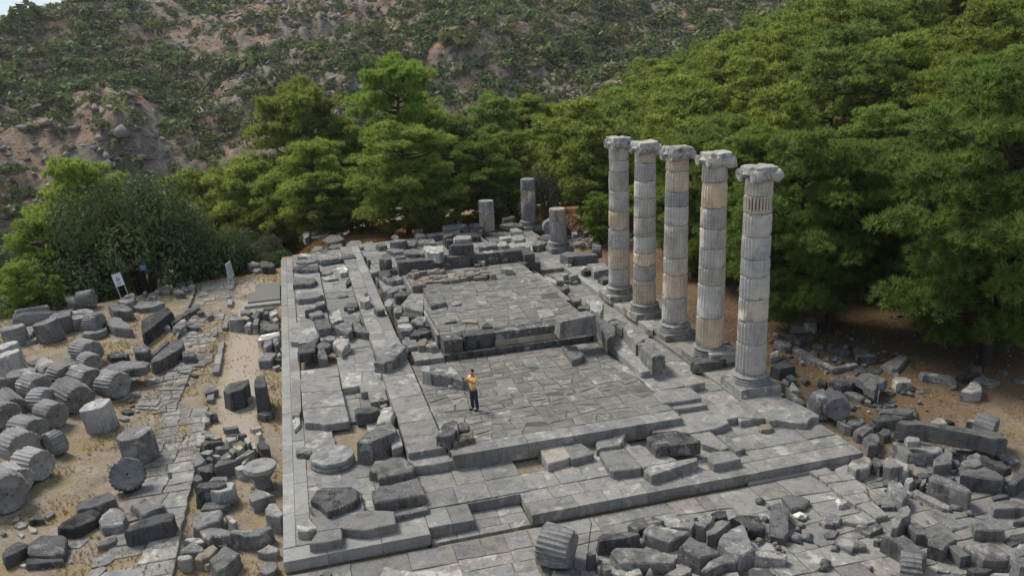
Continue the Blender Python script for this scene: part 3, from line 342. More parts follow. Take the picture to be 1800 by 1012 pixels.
(0.5,0.69,'l',1,'middling pale flat slab behind the carved pale capital fragment with a curl,',[(18.13,39.99),(18.77,40.35),(18.87,38.63),(18.04,38.71)]),
(0.5,0.77,'m',1,'middling grey flat slab behind the carved pale capital fragment with a curl,',[(17.76,41.87),(18.72,42.11),(19.4,41.59),(19.17,40.82),(17.93,40.73)]),
(0.5,0.81,'l',1,'middling pale stone left of the carved pale capital fragment with a curl,',[(16.48,37.0),(17.44,37.01),(17.31,36.31),(16.32,35.88)]),
(0.3,0.38,'l',1,'tiny pale flat slab left of the whitish oval stone near the back right corner',[(14.27,29.5),(14.45,29.76),(14.55,29.26),(14.39,29.11)]),
(0.5,0.75,'m',1,'small grey stone behind the long dark block',[(22.18,36.43),(22.72,36.82),(22.34,35.42),(21.91,35.31)]),
(0.3,0.54,'m',1,'small grey stone left of the weathered drum fragment behind the long dark block',[(21.39,33.88),(21.95,34.2),(21.76,33.14),(21.24,33.1)]),
(0.4,0.78,'m',1,'small grey stone behind the weathered drum fragment behind the long dark block',[(23.34,36.7),(23.67,36.87),(23.37,35.73),(22.88,35.49)]),
(2.0,2.56,'l',0,'white weathered block standing on the back wall of the cella, left of centre',[(9.17,28.53),(9.4,29.15),(10.52,28.63),(10.28,26.84),(9.83,26.36),(9.25,27.08)]),
(2.0,2.26,'l',0,'flat pale slab on the back wall of the cella, between the jagged and white blocks',[(7.93,29.02),(8.21,29.73),(9.3,29.59),(9.35,28.37),(9.09,28.02),(8.13,28.46)]),
(2.0,2.21,'l',1,'small pale stone left of the flat pale slab on the back wall',[(7.32,28.15),(7.49,28.65),(7.95,28.32),(7.99,27.85),(7.53,27.83)]),
(2.0,2.78,'d',0,'dark faced block standing on the back wall of the cella, right of centre',[(10.73,27.53),(10.99,28.02),(11.53,27.64),(12.2,27.33),(12.14,26.64),(11.77,26.81),(10.83,27.25)]),
(2.6,2.92,'l',0,'pale round edged block on top of the dark faced block',[(11.34,29.08),(11.66,29.46),(12.51,29.18),(12.43,28.31),(12.13,27.94),(11.25,28.23)]),
(1.2,1.72,'m',1,'small grey stone left of the dark faced block standing on the back wall',[(11.7,33.88),(11.96,34.32),(12.25,34.04),(12.12,33.4),(11.6,33.09)]),
(1.5,1.78,'m',0,'flat pale slab behind the right end of the cella back wall',[(13.35,30.94),(13.78,31.8),(14.69,31.51),(14.62,30.35),(13.74,29.99),(13.32,30.31)]),
(1.5,1.78,'l',1,'middling pale flat slab right of the flat pale slab behind the right end',[(14.62,30.61),(15.07,31.46),(15.52,31.39),(15.32,30.03),(14.99,29.66),(14.66,30.08)]),
(0.5,1.15,'d',0,'dark block just left of the leftmost short column',[(15.04,41.4),(15.44,41.72),(16.19,41.18),(15.93,39.59),(14.91,40.26)]),
(0.5,0.89,'m',0,'long smooth grey slab on the heap left of the leftmost short column',[(13.06,42.66),(13.33,42.88),(15.12,43.06),(15.16,42.33),(14.17,41.43),(12.85,41.06)]),
(0.5,0.94,'d',0,'flat black sided slab among the heap under the pine branch',[(11.24,39.97),(11.91,40.13),(12.58,39.96),(12.58,39.32),(11.44,38.93)]),
(0.5,1.18,'d',1,'middling dark stone in front of the long smooth grey slab on the heap',[(12.22,38.03),(12.62,38.46),(13.08,38.24),(13.07,37.62),(12.18,36.84)]),
(0.5,0.94,'m',0,'broad dark slab in front of the leftmost short column',[(13.17,38.75),(13.86,39.05),(15.17,38.9),(15.04,37.24),(14.19,37.65)]),
(0.5,0.87,'m',1,'large grey flat slab behind the white weathered block standing on the back wall',[(10.18,38.09),(10.52,38.67),(11.57,38.32),(11.45,36.62),(10.68,36.69)]),
(0.5,0.88,'m',1,'middling grey stone left of the flat black sided slab among the heap under',[(10.4,40.68),(10.67,41.19),(11.17,40.31),(11.14,39.38),(10.45,39.4)]),
(0.5,0.76,'d',1,'small dark stone left of the flat black sided slab among the heap under',[(10.78,42.72),(11.12,43.23),(11.47,42.9),(11.34,42.12)]),
(0.5,0.98,'d',1,'middling dark stone behind the flat pale slab on the back wall of the cella,',[(9.36,38.23),(9.82,38.9),(10.06,37.31),(9.7,35.78),(9.25,36.27)]),
(0.5,0.86,'m',1,'middling grey stone in front of the broken round drum lying among the dark heap',[(7.59,36.24),(8.04,36.57),(8.94,35.88),(8.78,35.15),(8.15,35.18)]),
(0.5,0.81,'m',1,'middling grey stone behind the jagged upright stone at the left end',[(7.06,38.37),(7.5,39.04),(7.87,38.57),(7.88,37.71),(7.29,37.7)]),
(0.5,0.7,'l',1,'small pale stone in front of the long smooth grey slab on the heap',[(13.58,41.04),(13.89,41.39),(14.25,41.22),(14.06,40.65)]),
(0.5,0.7,'m',1,'small grey stone behind the broad dark slab in front of the leftmost short column',[(14.28,41.37),(14.74,41.65),(14.99,41.02),(14.39,40.98)]),
(0.5,0.91,'l',0,'white topped stone at the end of the pine branch',[(14.74,46.13),(15.2,46.29),(15.23,45.12),(14.71,44.62)]),
(0.5,1.35,'d',0,'big black block in the shade between the two farther short columns',[(19.35,47.84),(20.41,48.17),(20.45,47.26),(19.78,45.89),(19.02,46.29)]),
(0.5,0.91,'m',1,'middling grey stone in front of the big black block in the shade',[(18.42,43.55),(19.59,44.49),(19.71,43.65),(19.28,43.11),(18.36,42.82)]),
(0.5,0.77,'m',1,'middling grey flat slab in front of the big black block in the shade',[(17.91,41.65),(18.68,41.98),(19.65,41.5),(19.38,40.58),(17.94,40.76)]),
(0.5,0.71,'d',1,'small dark stone right of the big black block in the shade',[(20.02,45.78),(20.68,46.05),(21.14,45.61),(20.68,45.05)]),
(0.5,0.86,'m',1,'middling grey stone behind the white topped stone at the end of the pine branch',[(15.18,49.05),(16.12,50.72),(16.68,50.87),(16.08,49.44),(15.15,47.82)]),
(0.5,0.73,'m',1,'small grey stone behind the white topped stone at the end of the pine branch',[(17.03,52.16),(17.47,52.39),(17.33,51.77),(16.94,51.75)]),
(0.5,0.89,'m',1,'small grey stone in front of the dark block just',[(15.48,40.49),(15.92,40.95),(15.94,39.93),(15.55,39.14)]),
(0.5,0.63,'m',1,'small grey flat slab behind the broken round drum lying among the dark heap',[(8.69,41.78),(9.11,42.54),(9.25,41.19),(8.93,40.72)]),
(-0.4,0.51,'l',0,'upright broken drum half with a white inner face, right edge of the platform',[(20.93,3.96),(21.24,4.27),(21.83,4.35),(21.69,3.59),(21.51,3.49),(21.27,3.58)]),
(-0.35,-0.15,'l',1,'tiny pale stone left of the long pale stone lying at the right platform edge',[(21.33,2.68),(21.48,2.74),(21.67,2.26),(21.53,2.09),(21.4,2.29)]),
(-0.35,-0.14,'m',1,'small grey stone left of the long pale stone lying at the right platform edge',[(21.7,2.55),(21.97,2.75),(22.5,2.67),(22.4,2.36),(22.0,2.13),(21.72,2.24)]),
(-0.35,-0.21,'l',1,'tiny pale stone in front of the toothed half drum',[(21.58,2.97),(21.74,3.03),(21.9,2.89),(21.86,2.79)]),
(-0.35,-0.12,'l',0,'long pale stone lying at the right platform edge',[(21.44,1.84),(22.28,2.12),(22.55,2.09),(22.43,1.77),(21.52,1.38),(21.41,1.56)]),
(-0.35,-0.25,'l',1,'tiny pale stone in front of the long pale stone',[(21.54,1.8),(21.8,1.95),(21.74,1.65),(21.57,1.57)]),
(-0.35,-0.06,'m',0,'flat topped dark stone at the right corner of the platform',[(21.27,1.07),(21.77,1.3),(22.07,1.23),(21.72,0.63),(21.35,0.43),(21.04,0.47)]),
(-0.35,-0.12,'m',1,'small grey stone right of the flat topped dark stone at the right corner',[(22.2,1.34),(22.57,1.57),(22.75,1.36),(22.52,1.08),(22.22,1.06)]),
(-0.35,0.02,'m',1,'small grey stone in front of the broad flat slab in front',[(22.63,2.21),(23.14,2.33),(23.5,2.27),(23.97,1.87),(23.54,1.8),(22.98,1.78),(22.64,1.9)]),
(-0.35,-0.14,'m',0,'broad flat slab in front of the small blue sign on the right',[(23.54,3.03),(23.78,3.15),(25.06,2.71),(24.83,2.4),(24.33,2.26),(23.86,2.6),(23.47,2.82)]),
(0.2,0.78,'m',0,'very long dark beam bridging the rubble on the right',[(22.01,0.31),(22.31,0.45),(22.99,0.02),(24.99,-1.53),(24.74,-1.97),(24.35,-1.82),(22.8,-0.19),(22.23,0.02)]),
(-0.35,0.06,'m',0,'big tilted slab under the left end of the very long beam',[(21.93,0.31),(22.22,0.4),(22.55,0.22),(23.21,-0.69),(23.0,-1.06),(22.29,-0.87),(21.77,-0.68)]),
(0.35,0.51,'l',1,'small pale stone behind the big tilted slab under the left end',[(21.88,-0.34),(22.07,-0.28),(22.35,-0.51),(22.18,-0.78),(21.77,-0.63)]),
(-0.35,-0.28,'m',0,'flat plate at the foot of the small blue sign on the right',[(23.75,3.81),(24.17,3.99),(24.57,3.71),(24.51,3.4),(24.03,3.58)]),
(-0.35,-0.17,'m',1,'small grey stone in front of the large flat block',[(23.28,4.98),(23.62,5.12),(24.0,4.89),(23.98,4.36),(23.64,4.23),(23.47,4.82)]),
(-0.35,-0.21,'l',1,'tiny pale stone left of the flat plate at the foot',[(23.66,4.05),(24.08,4.33),(24.07,4.07),(23.83,3.82)]),
(-0.35,-0.3,'l',1,'tiny pale stone behind the long pale stone lying at the right platform edge',[(23.19,3.93),(23.36,3.99),(23.37,3.86),(23.23,3.83)]),
(-0.35,-0.3,'l',1,'tiny pale stone left of the broad flat slab in front',[(23.28,3.41),(23.42,3.44),(23.43,3.31),(23.29,3.28)]),
(-0.35,-0.32,'m',1,'small grey flat slab right of the flat plate at the foot',[(24.63,4.22),(24.93,4.19),(25.25,3.86),(24.76,3.74),(24.51,3.92)]),
(-0.35,-0.31,'w',1,'tiny tan flat slab right of the broad flat slab in front',[(24.98,3.31),(25.15,3.37),(25.27,3.28),(25.16,3.2)]),
(-0.35,0.05,'l',0,'pale speckled boulder below the right corner of the platform',[(19.25,-0.65),(19.67,-0.41),(20.27,-0.31),(20.34,-0.52),(20.13,-0.82),(19.81,-1.06),(19.32,-1.06)]),
(-0.35,-0.01,'m',0,'round stone touching the pale speckled boulder below the platform corner',[(20.19,-0.72),(20.53,-0.41),(20.67,-0.52),(20.53,-0.9),(20.24,-1.1)]),
(-0.35,0.11,'l',1,'small pale stone right of the boulder with a white left end in the middle',[(20.5,-1.0),(20.81,-0.75),(21.03,-1.01),(21.27,-1.34),(20.91,-1.68),(20.34,-1.59)]),
(-0.35,-0.13,'m',1,'small grey stone in front of the small diamond shaped stone alone on earth',[(21.47,6.4),(21.31,5.64),(21.36,4.91),(21.25,4.53),(20.84,4.43),(20.67,4.58)]),
(-0.35,-0.09,'m',0,'low block under the short fluted drum behind the nearest tall column',[(25.17,11.94),(25.34,12.13),(26.66,11.8),(26.4,11.32),(25.4,11.46)]),
(-0.35,-0.02,'d',1,'small dark stone left of the low block under the short fluted drum',[(23.98,11.18),(24.29,11.3),(24.77,10.86),(24.54,10.46),(24.13,10.38),(23.97,10.81)]),
(-0.35,-0.29,'m',1,'middling grey flat slab behind the small diamond shaped stone alone on earth',[(24.89,10.89),(25.06,10.94),(25.08,9.17),(24.84,7.64),(24.74,7.67),(24.68,9.21)]),
(-0.35,-0.12,'m',1,'middling grey flat slab left of the narrow kerb stone slab',[(24.44,10.31),(24.81,10.46),(24.7,8.71),(24.83,7.48),(25.84,7.62),(25.98,7.35),(25.91,7.27),(24.52,7.28),(24.34,8.63)]),
(-0.35,-0.27,'m',1,'small grey flat slab in front of the low block under the short fluted drum',[(25.14,11.19),(25.46,11.19),(25.87,10.78),(25.45,10.58),(25.09,10.72)]),
(-0.35,-0.18,'m',1,'small grey stone right of the low block under the short fluted drum',[(25.77,10.58),(26.15,10.74),(26.13,10.2),(25.99,10.01),(25.64,10.21)]),
(-0.35,-0.14,'l',1,'tiny pale stone behind the narrow kerb stone slab behind the L shaped kerb',[(26.08,9.86),(26.41,10.21),(26.59,10.02),(26.21,9.69)]),
(-0.35,-0.07,'m',1,'small grey stone behind the narrow kerb stone slab behind the L shaped kerb',[(25.94,9.34),(26.18,9.48),(26.74,9.38),(26.64,8.72),(26.4,8.58),(26.06,8.83)]),
(-0.35,-0.29,'m',0,'narrow kerb stone slab behind the L shaped kerb on the right',[(25.81,9.56),(26.22,9.75),(26.23,8.16),(25.86,8.08)]),
(-0.35,-0.19,'m',1,'small grey stone in front of the low block under the short fluted drum',[(25.01,9.7),(25.34,9.92),(25.39,9.55),(25.13,9.3)]),
(-0.35,-0.23,'m',1,'tiny grey stone left of the narrow kerb stone slab behind the L shaped kerb',[(25.62,9.8),(25.9,9.93),(25.94,9.68),(25.64,9.45)]),
(-0.35,-0.29,'w',1,'small tan flat slab left of the narrow kerb stone slab',[(25.09,8.81),(25.48,9.11),(25.69,9.03),(25.3,8.62)]),
(-0.35,0.17,'d',0,'dark pyramid shaped boulder with a white spot in the shade',[(26.56,8.56),(27.34,9.07),(27.51,8.94),(27.0,7.37),(26.74,7.37),(26.08,7.62)]),
(-0.35,0.08,'d',0,"thick slab right of the nearest tall column's base",[(21.94,8.29),(22.99,8.74),(22.9,7.92),(22.91,7.81),(22.04,7.73)]),
(-0.35,-0.12,'d',1,'small dark stone left of the small diamond shaped stone alone on earth',[(22.02,7.25),(22.49,7.47),(22.4,6.91),(22.16,6.81)]),
(-0.35,-0.2,'m',0,'small diamond shaped stone alone on earth right of the nearest tall column',[(22.67,7.0),(22.95,7.34),(23.11,7.23),(22.94,6.8),(22.62,6.63)]),
(-0.35,-0.23,'l',1,'tiny pale stone behind the small diamond shaped stone alone on earth',[(23.85,8.91),(24.11,9.03),(24.1,8.76),(23.87,8.69)]),
(-0.35,-0.12,'m',1,'small grey stone in front of the thick slab',[(21.47,6.88),(21.9,7.2),(21.96,6.79),(21.64,6.44),(21.47,6.6)]),
(-0.35,-0.02,'l',1,'small pale stone in front of the small diamond shaped stone alone on earth',[(21.39,6.08),(21.96,6.62),(21.67,5.8),(21.54,5.48),(21.35,5.73)]),
(-0.35,-0.12,'d',1,'small dark stone behind the upright broken drum half with a white inner face,',[(23.08,6.37),(23.42,6.63),(23.49,6.21),(23.13,5.88),(22.99,6.02)]),
(-0.35,-0.01,'m',0,'large flat block right of the nearest tall column, left one of a pair',[(23.39,5.98),(23.73,6.33),(24.71,6.54),(24.68,5.39),(23.53,5.36)]),
(0.0,0.32,'m',0,'large flat slab overlapping its neighbour, right one of the pair',[(24.2,5.28),(24.65,5.59),(25.02,5.45),(25.29,4.68),(23.96,3.83),(23.9,4.38),(24.2,4.82)]),
(-0.35,-0.2,'m',1,'middling grey flat slab behind the large flat slab overlapping its neighbour, right one',[(25.43,7.04),(25.63,7.22),(26.45,7.01),(26.78,6.63),(26.27,6.31),(25.42,6.74)]),
(-0.35,0.07,'m',0,'leaning triangular slab behind the striped white stone on the right',[(26.7,6.67),(28.24,7.36),(28.43,7.29),(28.35,6.99),(27.12,6.09),(26.7,6.05)]),
(-0.35,0.13,'l',0,'pale striped squat stone near the small blue sign on the right',[(25.74,4.9),(26.1,5.15),(26.54,4.98),(26.6,4.67),(26.33,4.4),(25.63,4.48)]),
(-0.35,-0.12,'d',1,'small dark stone left of the pale striped squat stone near the small blue sign',[(26.72,6.05),(27.04,6.13),(26.79,5.63),(26.41,5.58)]),
(-0.35,-0.11,'l',1,"small pale stone behind the thick slab right of the nearest tall column's base",[(23.08,10.11),(23.61,10.25),(23.22,9.6),(22.76,9.55)]),
(-0.35,-0.19,'d',1,"tiny dark stone behind the thick slab right of the nearest tall column's base",[(23.29,9.69),(23.72,9.74),(23.57,9.46),(23.24,9.48)]),
(-0.35,-0.27,'l',1,'tiny pale stone left of the large flat block right of the nearest tall column,',[(24.29,7.58),(24.44,7.68),(24.42,7.48),(24.3,7.42)]),
(-0.35,-0.15,'m',1,'small grey stone right of the leaning triangular slab behind the striped white stone',[(28.81,7.45),(29.14,7.6),(29.34,7.36),(28.98,6.95),(28.67,6.96)]),
(-0.35,-0.16,'m',1,'small grey stone behind the pale striped squat stone near the small blue sign',[(28.21,6.83),(28.51,6.82),(28.23,6.29),(28.06,6.1),(27.86,6.13)]),
(-0.35,0.06,'m',0,'long tapering slab lying between the striped stone and the pine trunk',[(27.53,5.29),(27.73,5.32),(28.13,4.92),(28.59,4.59),(28.39,4.09),(28.24,3.96),(27.9,4.66),(27.4,4.95)]),
(-0.35,-0.01,'d',0,'dark flat boulder at the left foot of the nearest pine trunk',[(28.86,4.58),(29.33,4.79),(29.84,4.69),(29.97,4.35),(29.33,4.3),(28.85,4.1)]),
(-0.35,0.22,'l',0,'pale triangular faced boulder in front of the nearest pine trunk',[(27.37,2.81),(28.42,3.39),(28.72,3.37),(28.51,2.91),(28.16,2.51),(27.69,2.51)]),
(-0.35,-0.02,'m',0,'humped grey boulder touching the nearest pine trunk',[(29.13,4.01),(29.91,4.28),(29.99,4.06),(30.09,3.45),(29.59,3.37),(29.2,3.6)]),
(-0.35,-0.24,'d',0,'dark thin L shaped slab alone on earth near the pine',[(26.38,4.31),(26.68,4.47),(27.23,4.26),(27.17,4.01),(26.45,3.92)]),
(-0.35,-0.28,'l',0,'thin pale stone in the middle of the bare earth on the right',[(27.0,3.07),(27.33,3.2),(27.6,3.14),(27.51,2.92),(27.15,2.8)]),
(-0.35,-0.28,'l',1,'tiny pale stone right of the thin pale stone in the middle',[(27.6,3.14),(27.87,3.26),(27.81,3.06),(27.57,2.98)]),
(-0.35,-0.16,'m',0,'pale stone at the right picture edge beside the pine',[(30.95,3.59),(31.17,3.65),(31.37,3.43),(31.22,3.29),(30.88,3.38)]),
(-0.35,-0.23,'l',1,'tiny pale stone left of the dark flat boulder at the left foot',[(30.05,6.21),(30.26,6.29),(30.38,6.19),(30.17,6.06)]),
(-0.35,-0.04,'d',1,'small dark stone behind the dark flat boulder at the left foot',[(30.27,5.31),(30.64,5.37),(30.85,5.19),(30.56,4.89),(30.11,4.96)]),
(-0.35,-0.12,'d',1,'tiny dark stone left of the pale stone at the right picture edge',[(31.09,4.5),(31.5,4.64),(31.46,4.35),(31.12,4.19)]),
(-0.35,-0.33,'m',1,'small grey flat slab left of the thin pale stone in the middle',[(27.18,3.6),(27.57,3.71),(27.78,3.37),(27.3,3.29)]),
(-0.35,-0.32,'m',1,'tiny grey flat slab left of the thin pale stone in the middle',[(26.37,2.94),(26.78,2.99),(26.88,2.83),(26.61,2.68),(26.32,2.71)]),
(-0.35,-0.32,'m',1,'small grey flat slab in front of the thin pale stone in the middle',[(25.97,1.86),(26.73,1.89),(26.65,1.77),(25.95,1.64)]),
(-0.35,-0.25,'m',1,'tiny grey stone behind the large half buried toothed drum at the right end',[(26.26,1.33),(26.43,1.35),(26.57,1.25),(26.43,1.15)]),
(-0.35,-0.15,'l',0,'folded pale stone behind the very long beam',[(24.62,1.45),(25.24,1.71),(25.38,1.62),(25.19,1.09),(24.75,1.18)]),
(-0.35,-0.21,'d',1,'tiny dark stone behind the very long dark beam bridging the rubble on the right',[(25.39,1.54),(25.64,1.52),(25.6,1.16),(25.33,1.18)]),
(-0.35,0.05,'m',0,"angular block with a broad flat top just below the very long beam's middle",[(22.36,-1.27),(22.92,-1.04),(23.33,-0.99),(23.28,-1.16),(22.73,-1.71),(21.95,-1.73)]),
(-0.35,-0.16,'m',1,'tiny grey stone behind the angular block with a broad flat top just',[(22.98,-0.58),(23.53,-0.32),(23.64,-0.43),(23.27,-0.68)]),
(-0.35,-0.13,'m',1,'small grey stone behind the rounded ridged boulder left of the white flecked stone',[(23.98,-0.41),(24.21,-0.42),(24.35,-0.87),(24.32,-1.12),(23.73,-1.29),(23.75,-0.91)]),
(-0.35,-0.16,'m',1,'small grey stone behind the rough white flecked stone lying in the right part',[(24.58,-0.89),(24.8,-0.84),(24.97,-1.35),(24.75,-1.46),(24.58,-1.28)]),
(-0.35,-0.19,'m',1,'small grey flat slab right of the rough white flecked stone',[(24.99,-1.29),(25.35,-1.29),(25.51,-1.48),(25.34,-2.04),(24.9,-2.13),(24.83,-1.73)]),
(0.1,0.31,'m',0,'rough white flecked stone lying in the right part of the big heap',[(23.65,-1.94),(23.8,-2.06),(23.74,-2.39),(24.03,-2.56),(23.95,-3.0),(23.56,-3.09),(23.57,-2.69),(23.5,-2.37)]),
(-0.35,0.11,'m',0,'rounded ridged boulder left of the white flecked stone',[(22.96,-1.85),(23.61,-1.53),(23.95,-1.53),(23.97,-1.72),(23.62,-2.2),(23.2,-2.23),(22.94,-2.08)]),
(-0.35,0.15,'l',1,'tiny pale stone behind the large half buried toothed drum at the right end',[(25.44,0.49),(25.73,0.75),(25.92,0.61),(25.74,0.38)]),
(-0.35,-0.16,'l',1,'tiny pale stone left of the angular block with a broad flat top just',[(22.52,-0.98),(22.93,-0.75),(22.94,-0.81),(22.65,-1.02)]),
(-0.35,0.15,'d',0,'tall slanting smooth block at the right picture edge',[(23.27,-3.52),(24.19,-2.95),(24.84,-2.66),(25.47,-2.58),(24.92,-3.21),(24.0,-3.45),(23.42,-3.68)]),
(-0.35,0.26,'l',0,'boulder with a white left end in the middle of the right rubble',[(20.14,-1.43),(20.55,-1.04),(20.7,-1.09),(20.66,-1.26),(20.73,-1.64),(20.26,-1.59)]),
(-0.35,-0.14,'w',0,'flat tan topped stone beside the boulder with the white left end',[(21.04,-1.4),(21.42,-1.0),(21.74,-1.05),(21.57,-1.59),(21.26,-1.71)]),
(-0.35,-0.17,'d',1,'tiny dark stone right of the flat tan topped stone beside the boulder',[(21.26,-1.71),(21.62,-1.61),(21.74,-1.77),(21.54,-1.93),(21.3,-1.9)]),
(-0.35,-0.08,'l',1,'tiny pale stone in front of the flat tan topped stone beside the boulder',[(20.51,-2.01),(20.74,-1.86),(20.91,-1.93),(20.81,-2.11),(20.55,-2.19)]),
(-0.35,-0.08,'d',1,'tiny dark stone in front of the flat tan topped stone beside the boulder',[(20.91,-2.04),(21.14,-2.06),(20.92,-2.32),(20.73,-2.31)]),
(-0.35,-0.05,'m',1,'tiny grey stone in front of the flat tan topped stone beside the boulder',[(20.68,-2.51),(21.12,-2.16),(21.26,-2.16),(21.06,-2.37),(20.82,-2.5)]),
(-0.35,0.11,'m',0,'long broken slab tilting toward the viewer in the right rubble',[(19.66,-2.17),(19.91,-2.1),(20.06,-2.37),(19.91,-2.8),(19.73,-3.05),(19.33,-3.27),(19.3,-3.01),(19.45,-2.53)]),
(-0.35,-0.21,'m',0,'long narrow slab with white dots on its end in the right rubble',[(20.43,-2.46),(20.66,-2.38),(20.79,-2.7),(20.94,-3.63),(20.79,-3.73),(20.58,-3.55),(20.5,-3.02)]),
(-0.35,0.25,'m',0,'big roof shaped block with a ridge line in the right rubble',[(20.89,-2.65),(21.41,-2.22),(21.52,-2.32),(21.68,-3.04),(21.65,-3.41),(21.55,-3.74),(21.34,-3.82),(21.15,-3.23),(20.95,-2.95)]),
(-0.35,0.18,'d',0,'large block with a square notch and white spotted front in the right rubble',[(22.09,-2.72),(22.77,-2.21),(22.92,-2.5),(23.43,-2.39),(23.52,-2.83),(23.38,-3.29),(23.12,-3.47),(22.86,-3.21),(22.49,-2.97)]),
(-0.35,-0.26,'d',1,'tiny dark flat slab left of the wide slab with a wavy top',[(22.72,-3.49),(23.08,-3.45),(23.33,-3.59),(23.16,-3.69),(22.62,-3.66)]),
(-0.35,-0.04,'m',0,'wide slab with a wavy top at the right picture edge',[(22.06,-4.11),(22.26,-4.03),(22.71,-4.09),(23.13,-4.29),(23.7,-4.64),(23.58,-4.89),(22.6,-4.65),(21.85,-4.39)]),
(-0.35,0.01,'m',0,'stepped square block standing at the lower right',[(20.75,-4.65),(20.92,-4.57),(21.43,-4.79),(21.13,-5.15),(21.19,-5.26),(21.12,-5.51),(20.95,-5.5),(20.32,-5.19)]),
(-0.35,-0.23,'m',1,'small grey flat slab in front of the long broken slab tilting toward the viewer',[(19.03,-2.71),(19.24,-2.58),(19.56,-2.74),(19.61,-3.02),(19.39,-3.09),(18.84,-2.95)]),
(-0.35,0.2,'l',0,'knobbly white crusted boulder at the lower right',[(18.28,-4.08),(18.88,-3.71),(19.15,-3.71),(19.05,-3.96),(18.81,-4.17),(18.47,-4.23),(18.06,-4.55),(17.9,-4.5)]),
(-0.35,0.01,'m',0,'smooth oval stone beside the white crusted boulder',[(18.66,-4.3),(18.87,-4.19),(19.01,-4.33),(18.84,-4.86),(18.75,-4.96),(18.54,-4.8)]),
(-0.35,-0.32,'m',1,'small grey flat slab behind the blocky stone with a pale patch',[(20.22,-3.59),(20.49,-3.53),(20.68,-3.99),(20.77,-4.59),(20.06,-4.62)]),
(-0.35,-0.18,'m',1,'tiny grey stone in front of the wide slab with a wavy top',[(22.03,-4.97),(22.26,-4.91),(22.52,-4.86),(22.66,-5.05),(22.4,-5.14)]),
(-0.35,0.17,'m',0,'big slanted block with a bright ridge, lower right',[(17.31,-4.77),(17.44,-4.68),(17.64,-4.88),(18.01,-4.84),(18.05,-5.15),(17.92,-5.9),(17.65,-6.08),(17.46,-5.9),(17.52,-5.35),(17.41,-5.06)]),
(-0.35,0.05,'m',0,'blocky stone with a pale patch on its dark front, lower right',[(18.68,-5.13),(19.36,-4.88),(19.46,-5.18),(19.44,-5.43),(19.02,-5.59),(18.62,-5.78),(18.36,-5.45)]),
(-0.35,0.02,'m',0,'rounded twin lobed stone, lower right',[(18.97,-5.61),(19.18,-5.6),(19.26,-5.79),(19.21,-5.98),(19.23,-6.19),(18.88,-6.15),(18.91,-6.0)]),
(-0.35,0.07,'m',0,'wide flat topped block with a black underside near the bottom right',[(19.3,-5.79),(19.81,-5.84),(20.11,-5.86),(20.28,-6.0),(20.17,-6.58),(19.98,-6.71),(19.64,-6.64),(19.34,-6.5)]),
(-0.35,-0.12,'m',1,'small grey stone in front of the wide flat topped block with a black underside',[(18.73,-6.56),(18.99,-6.49),(19.26,-6.55),(19.49,-6.7),(19.18,-6.79),(18.82,-6.74)]),
(-0.35,0.29,'m',0,'pointed smooth block at the bottom right picture edge',[(19.75,-7.01),(20.09,-6.89),(20.22,-6.97),(20.27,-7.18),(19.97,-7.46),(19.67,-7.36)]),
(-0.35,-0.25,'l',1,'tiny pale stone left of the pointed smooth block at the bottom right picture edge',[(19.24,-6.81),(19.4,-6.73),(19.98,-6.92),(19.95,-7.05)]),
(-0.35,-0.24,'m',1,'small grey stone behind the pointed smooth block at the bottom right picture edge',[(20.91,-6.11),(21.28,-5.9),(21.34,-6.09),(21.02,-6.39),(20.77,-6.35)]),
(-0.35,-0.31,'m',1,'small grey flat slab behind the pointed smooth block at the bottom right picture edge',[(21.07,-5.55),(21.51,-5.35),(21.98,-5.42),(21.78,-5.75),(21.08,-5.85)]),
(-0.35,-0.2,'m',1,'small grey stone in front of the rounded twin lobed stone, lower right',[(17.89,-6.43),(18.5,-6.44),(18.59,-6.66),(18.3,-6.79)]),
(-0.35,-0.27,'m',1,'tiny grey stone in front of the rounded twin lobed stone, lower right',[(18.09,-6.16),(18.29,-6.12),(18.48,-6.27),(18.3,-6.34)]),
(-0.35,-0.02,'m',0,'tall pitted slab with a rounded bottom end, lying toward the viewer',[(15.16,-2.22),(15.36,-1.99),(15.61,-1.93),(15.8,-2.04),(15.78,-2.39),(15.08,-3.42),(14.8,-3.55),(14.49,-3.31)]),
(-0.35,-0.17,'m',0,'flat angular slab just behind the tall pitted slab',[(16.16,-1.37),(16.36,-1.34),(16.78,-1.48),(16.95,-1.86),(16.54,-2.18),(16.03,-2.15)]),
(-0.35,-0.17,'l',0,'small fluted fragment in front of the raised kerb of the pavement',[(17.62,-2.2),(17.77,-2.1),(18.04,-2.27),(17.95,-2.42),(17.6,-2.45)]),
(-0.35,-0.18,'m',1,'small grey flat slab behind the knobbly white crusted boulder at the lower right',[(18.87,-2.38),(19.33,-2.27),(19.56,-2.51),(19.59,-2.99),(19.23,-3.07),(18.85,-2.78)]),
(-0.35,-0.26,'l',1,'tiny pale stone in front of the pale speckled boulder below the right corner',[(19.35,-0.96),(19.51,-0.9),(19.54,-1.08),(19.4,-1.12)]),
(-0.35,-0.26,'l',1,'tiny pale stone behind the long broken slab tilting toward the viewer',[(20.53,-1.6),(20.71,-1.5),(20.76,-1.63),(20.63,-1.75)]),
(-0.35,-0.18,'m',1,'small grey stone in front of the small fluted fragment in front',[(16.47,-2.99),(16.86,-2.65),(17.17,-2.9),(17.19,-3.15),(16.96,-3.31),(16.68,-3.3),(16.52,-3.2)]),
(-0.35,-0.21,'m',0,'wedge shaped slab with a sharp corner, between the two lower right heaps',[(17.3,-3.65),(17.52,-3.49),(17.75,-3.71),(18.07,-3.71),(18.05,-3.96),(17.49,-4.08)]),
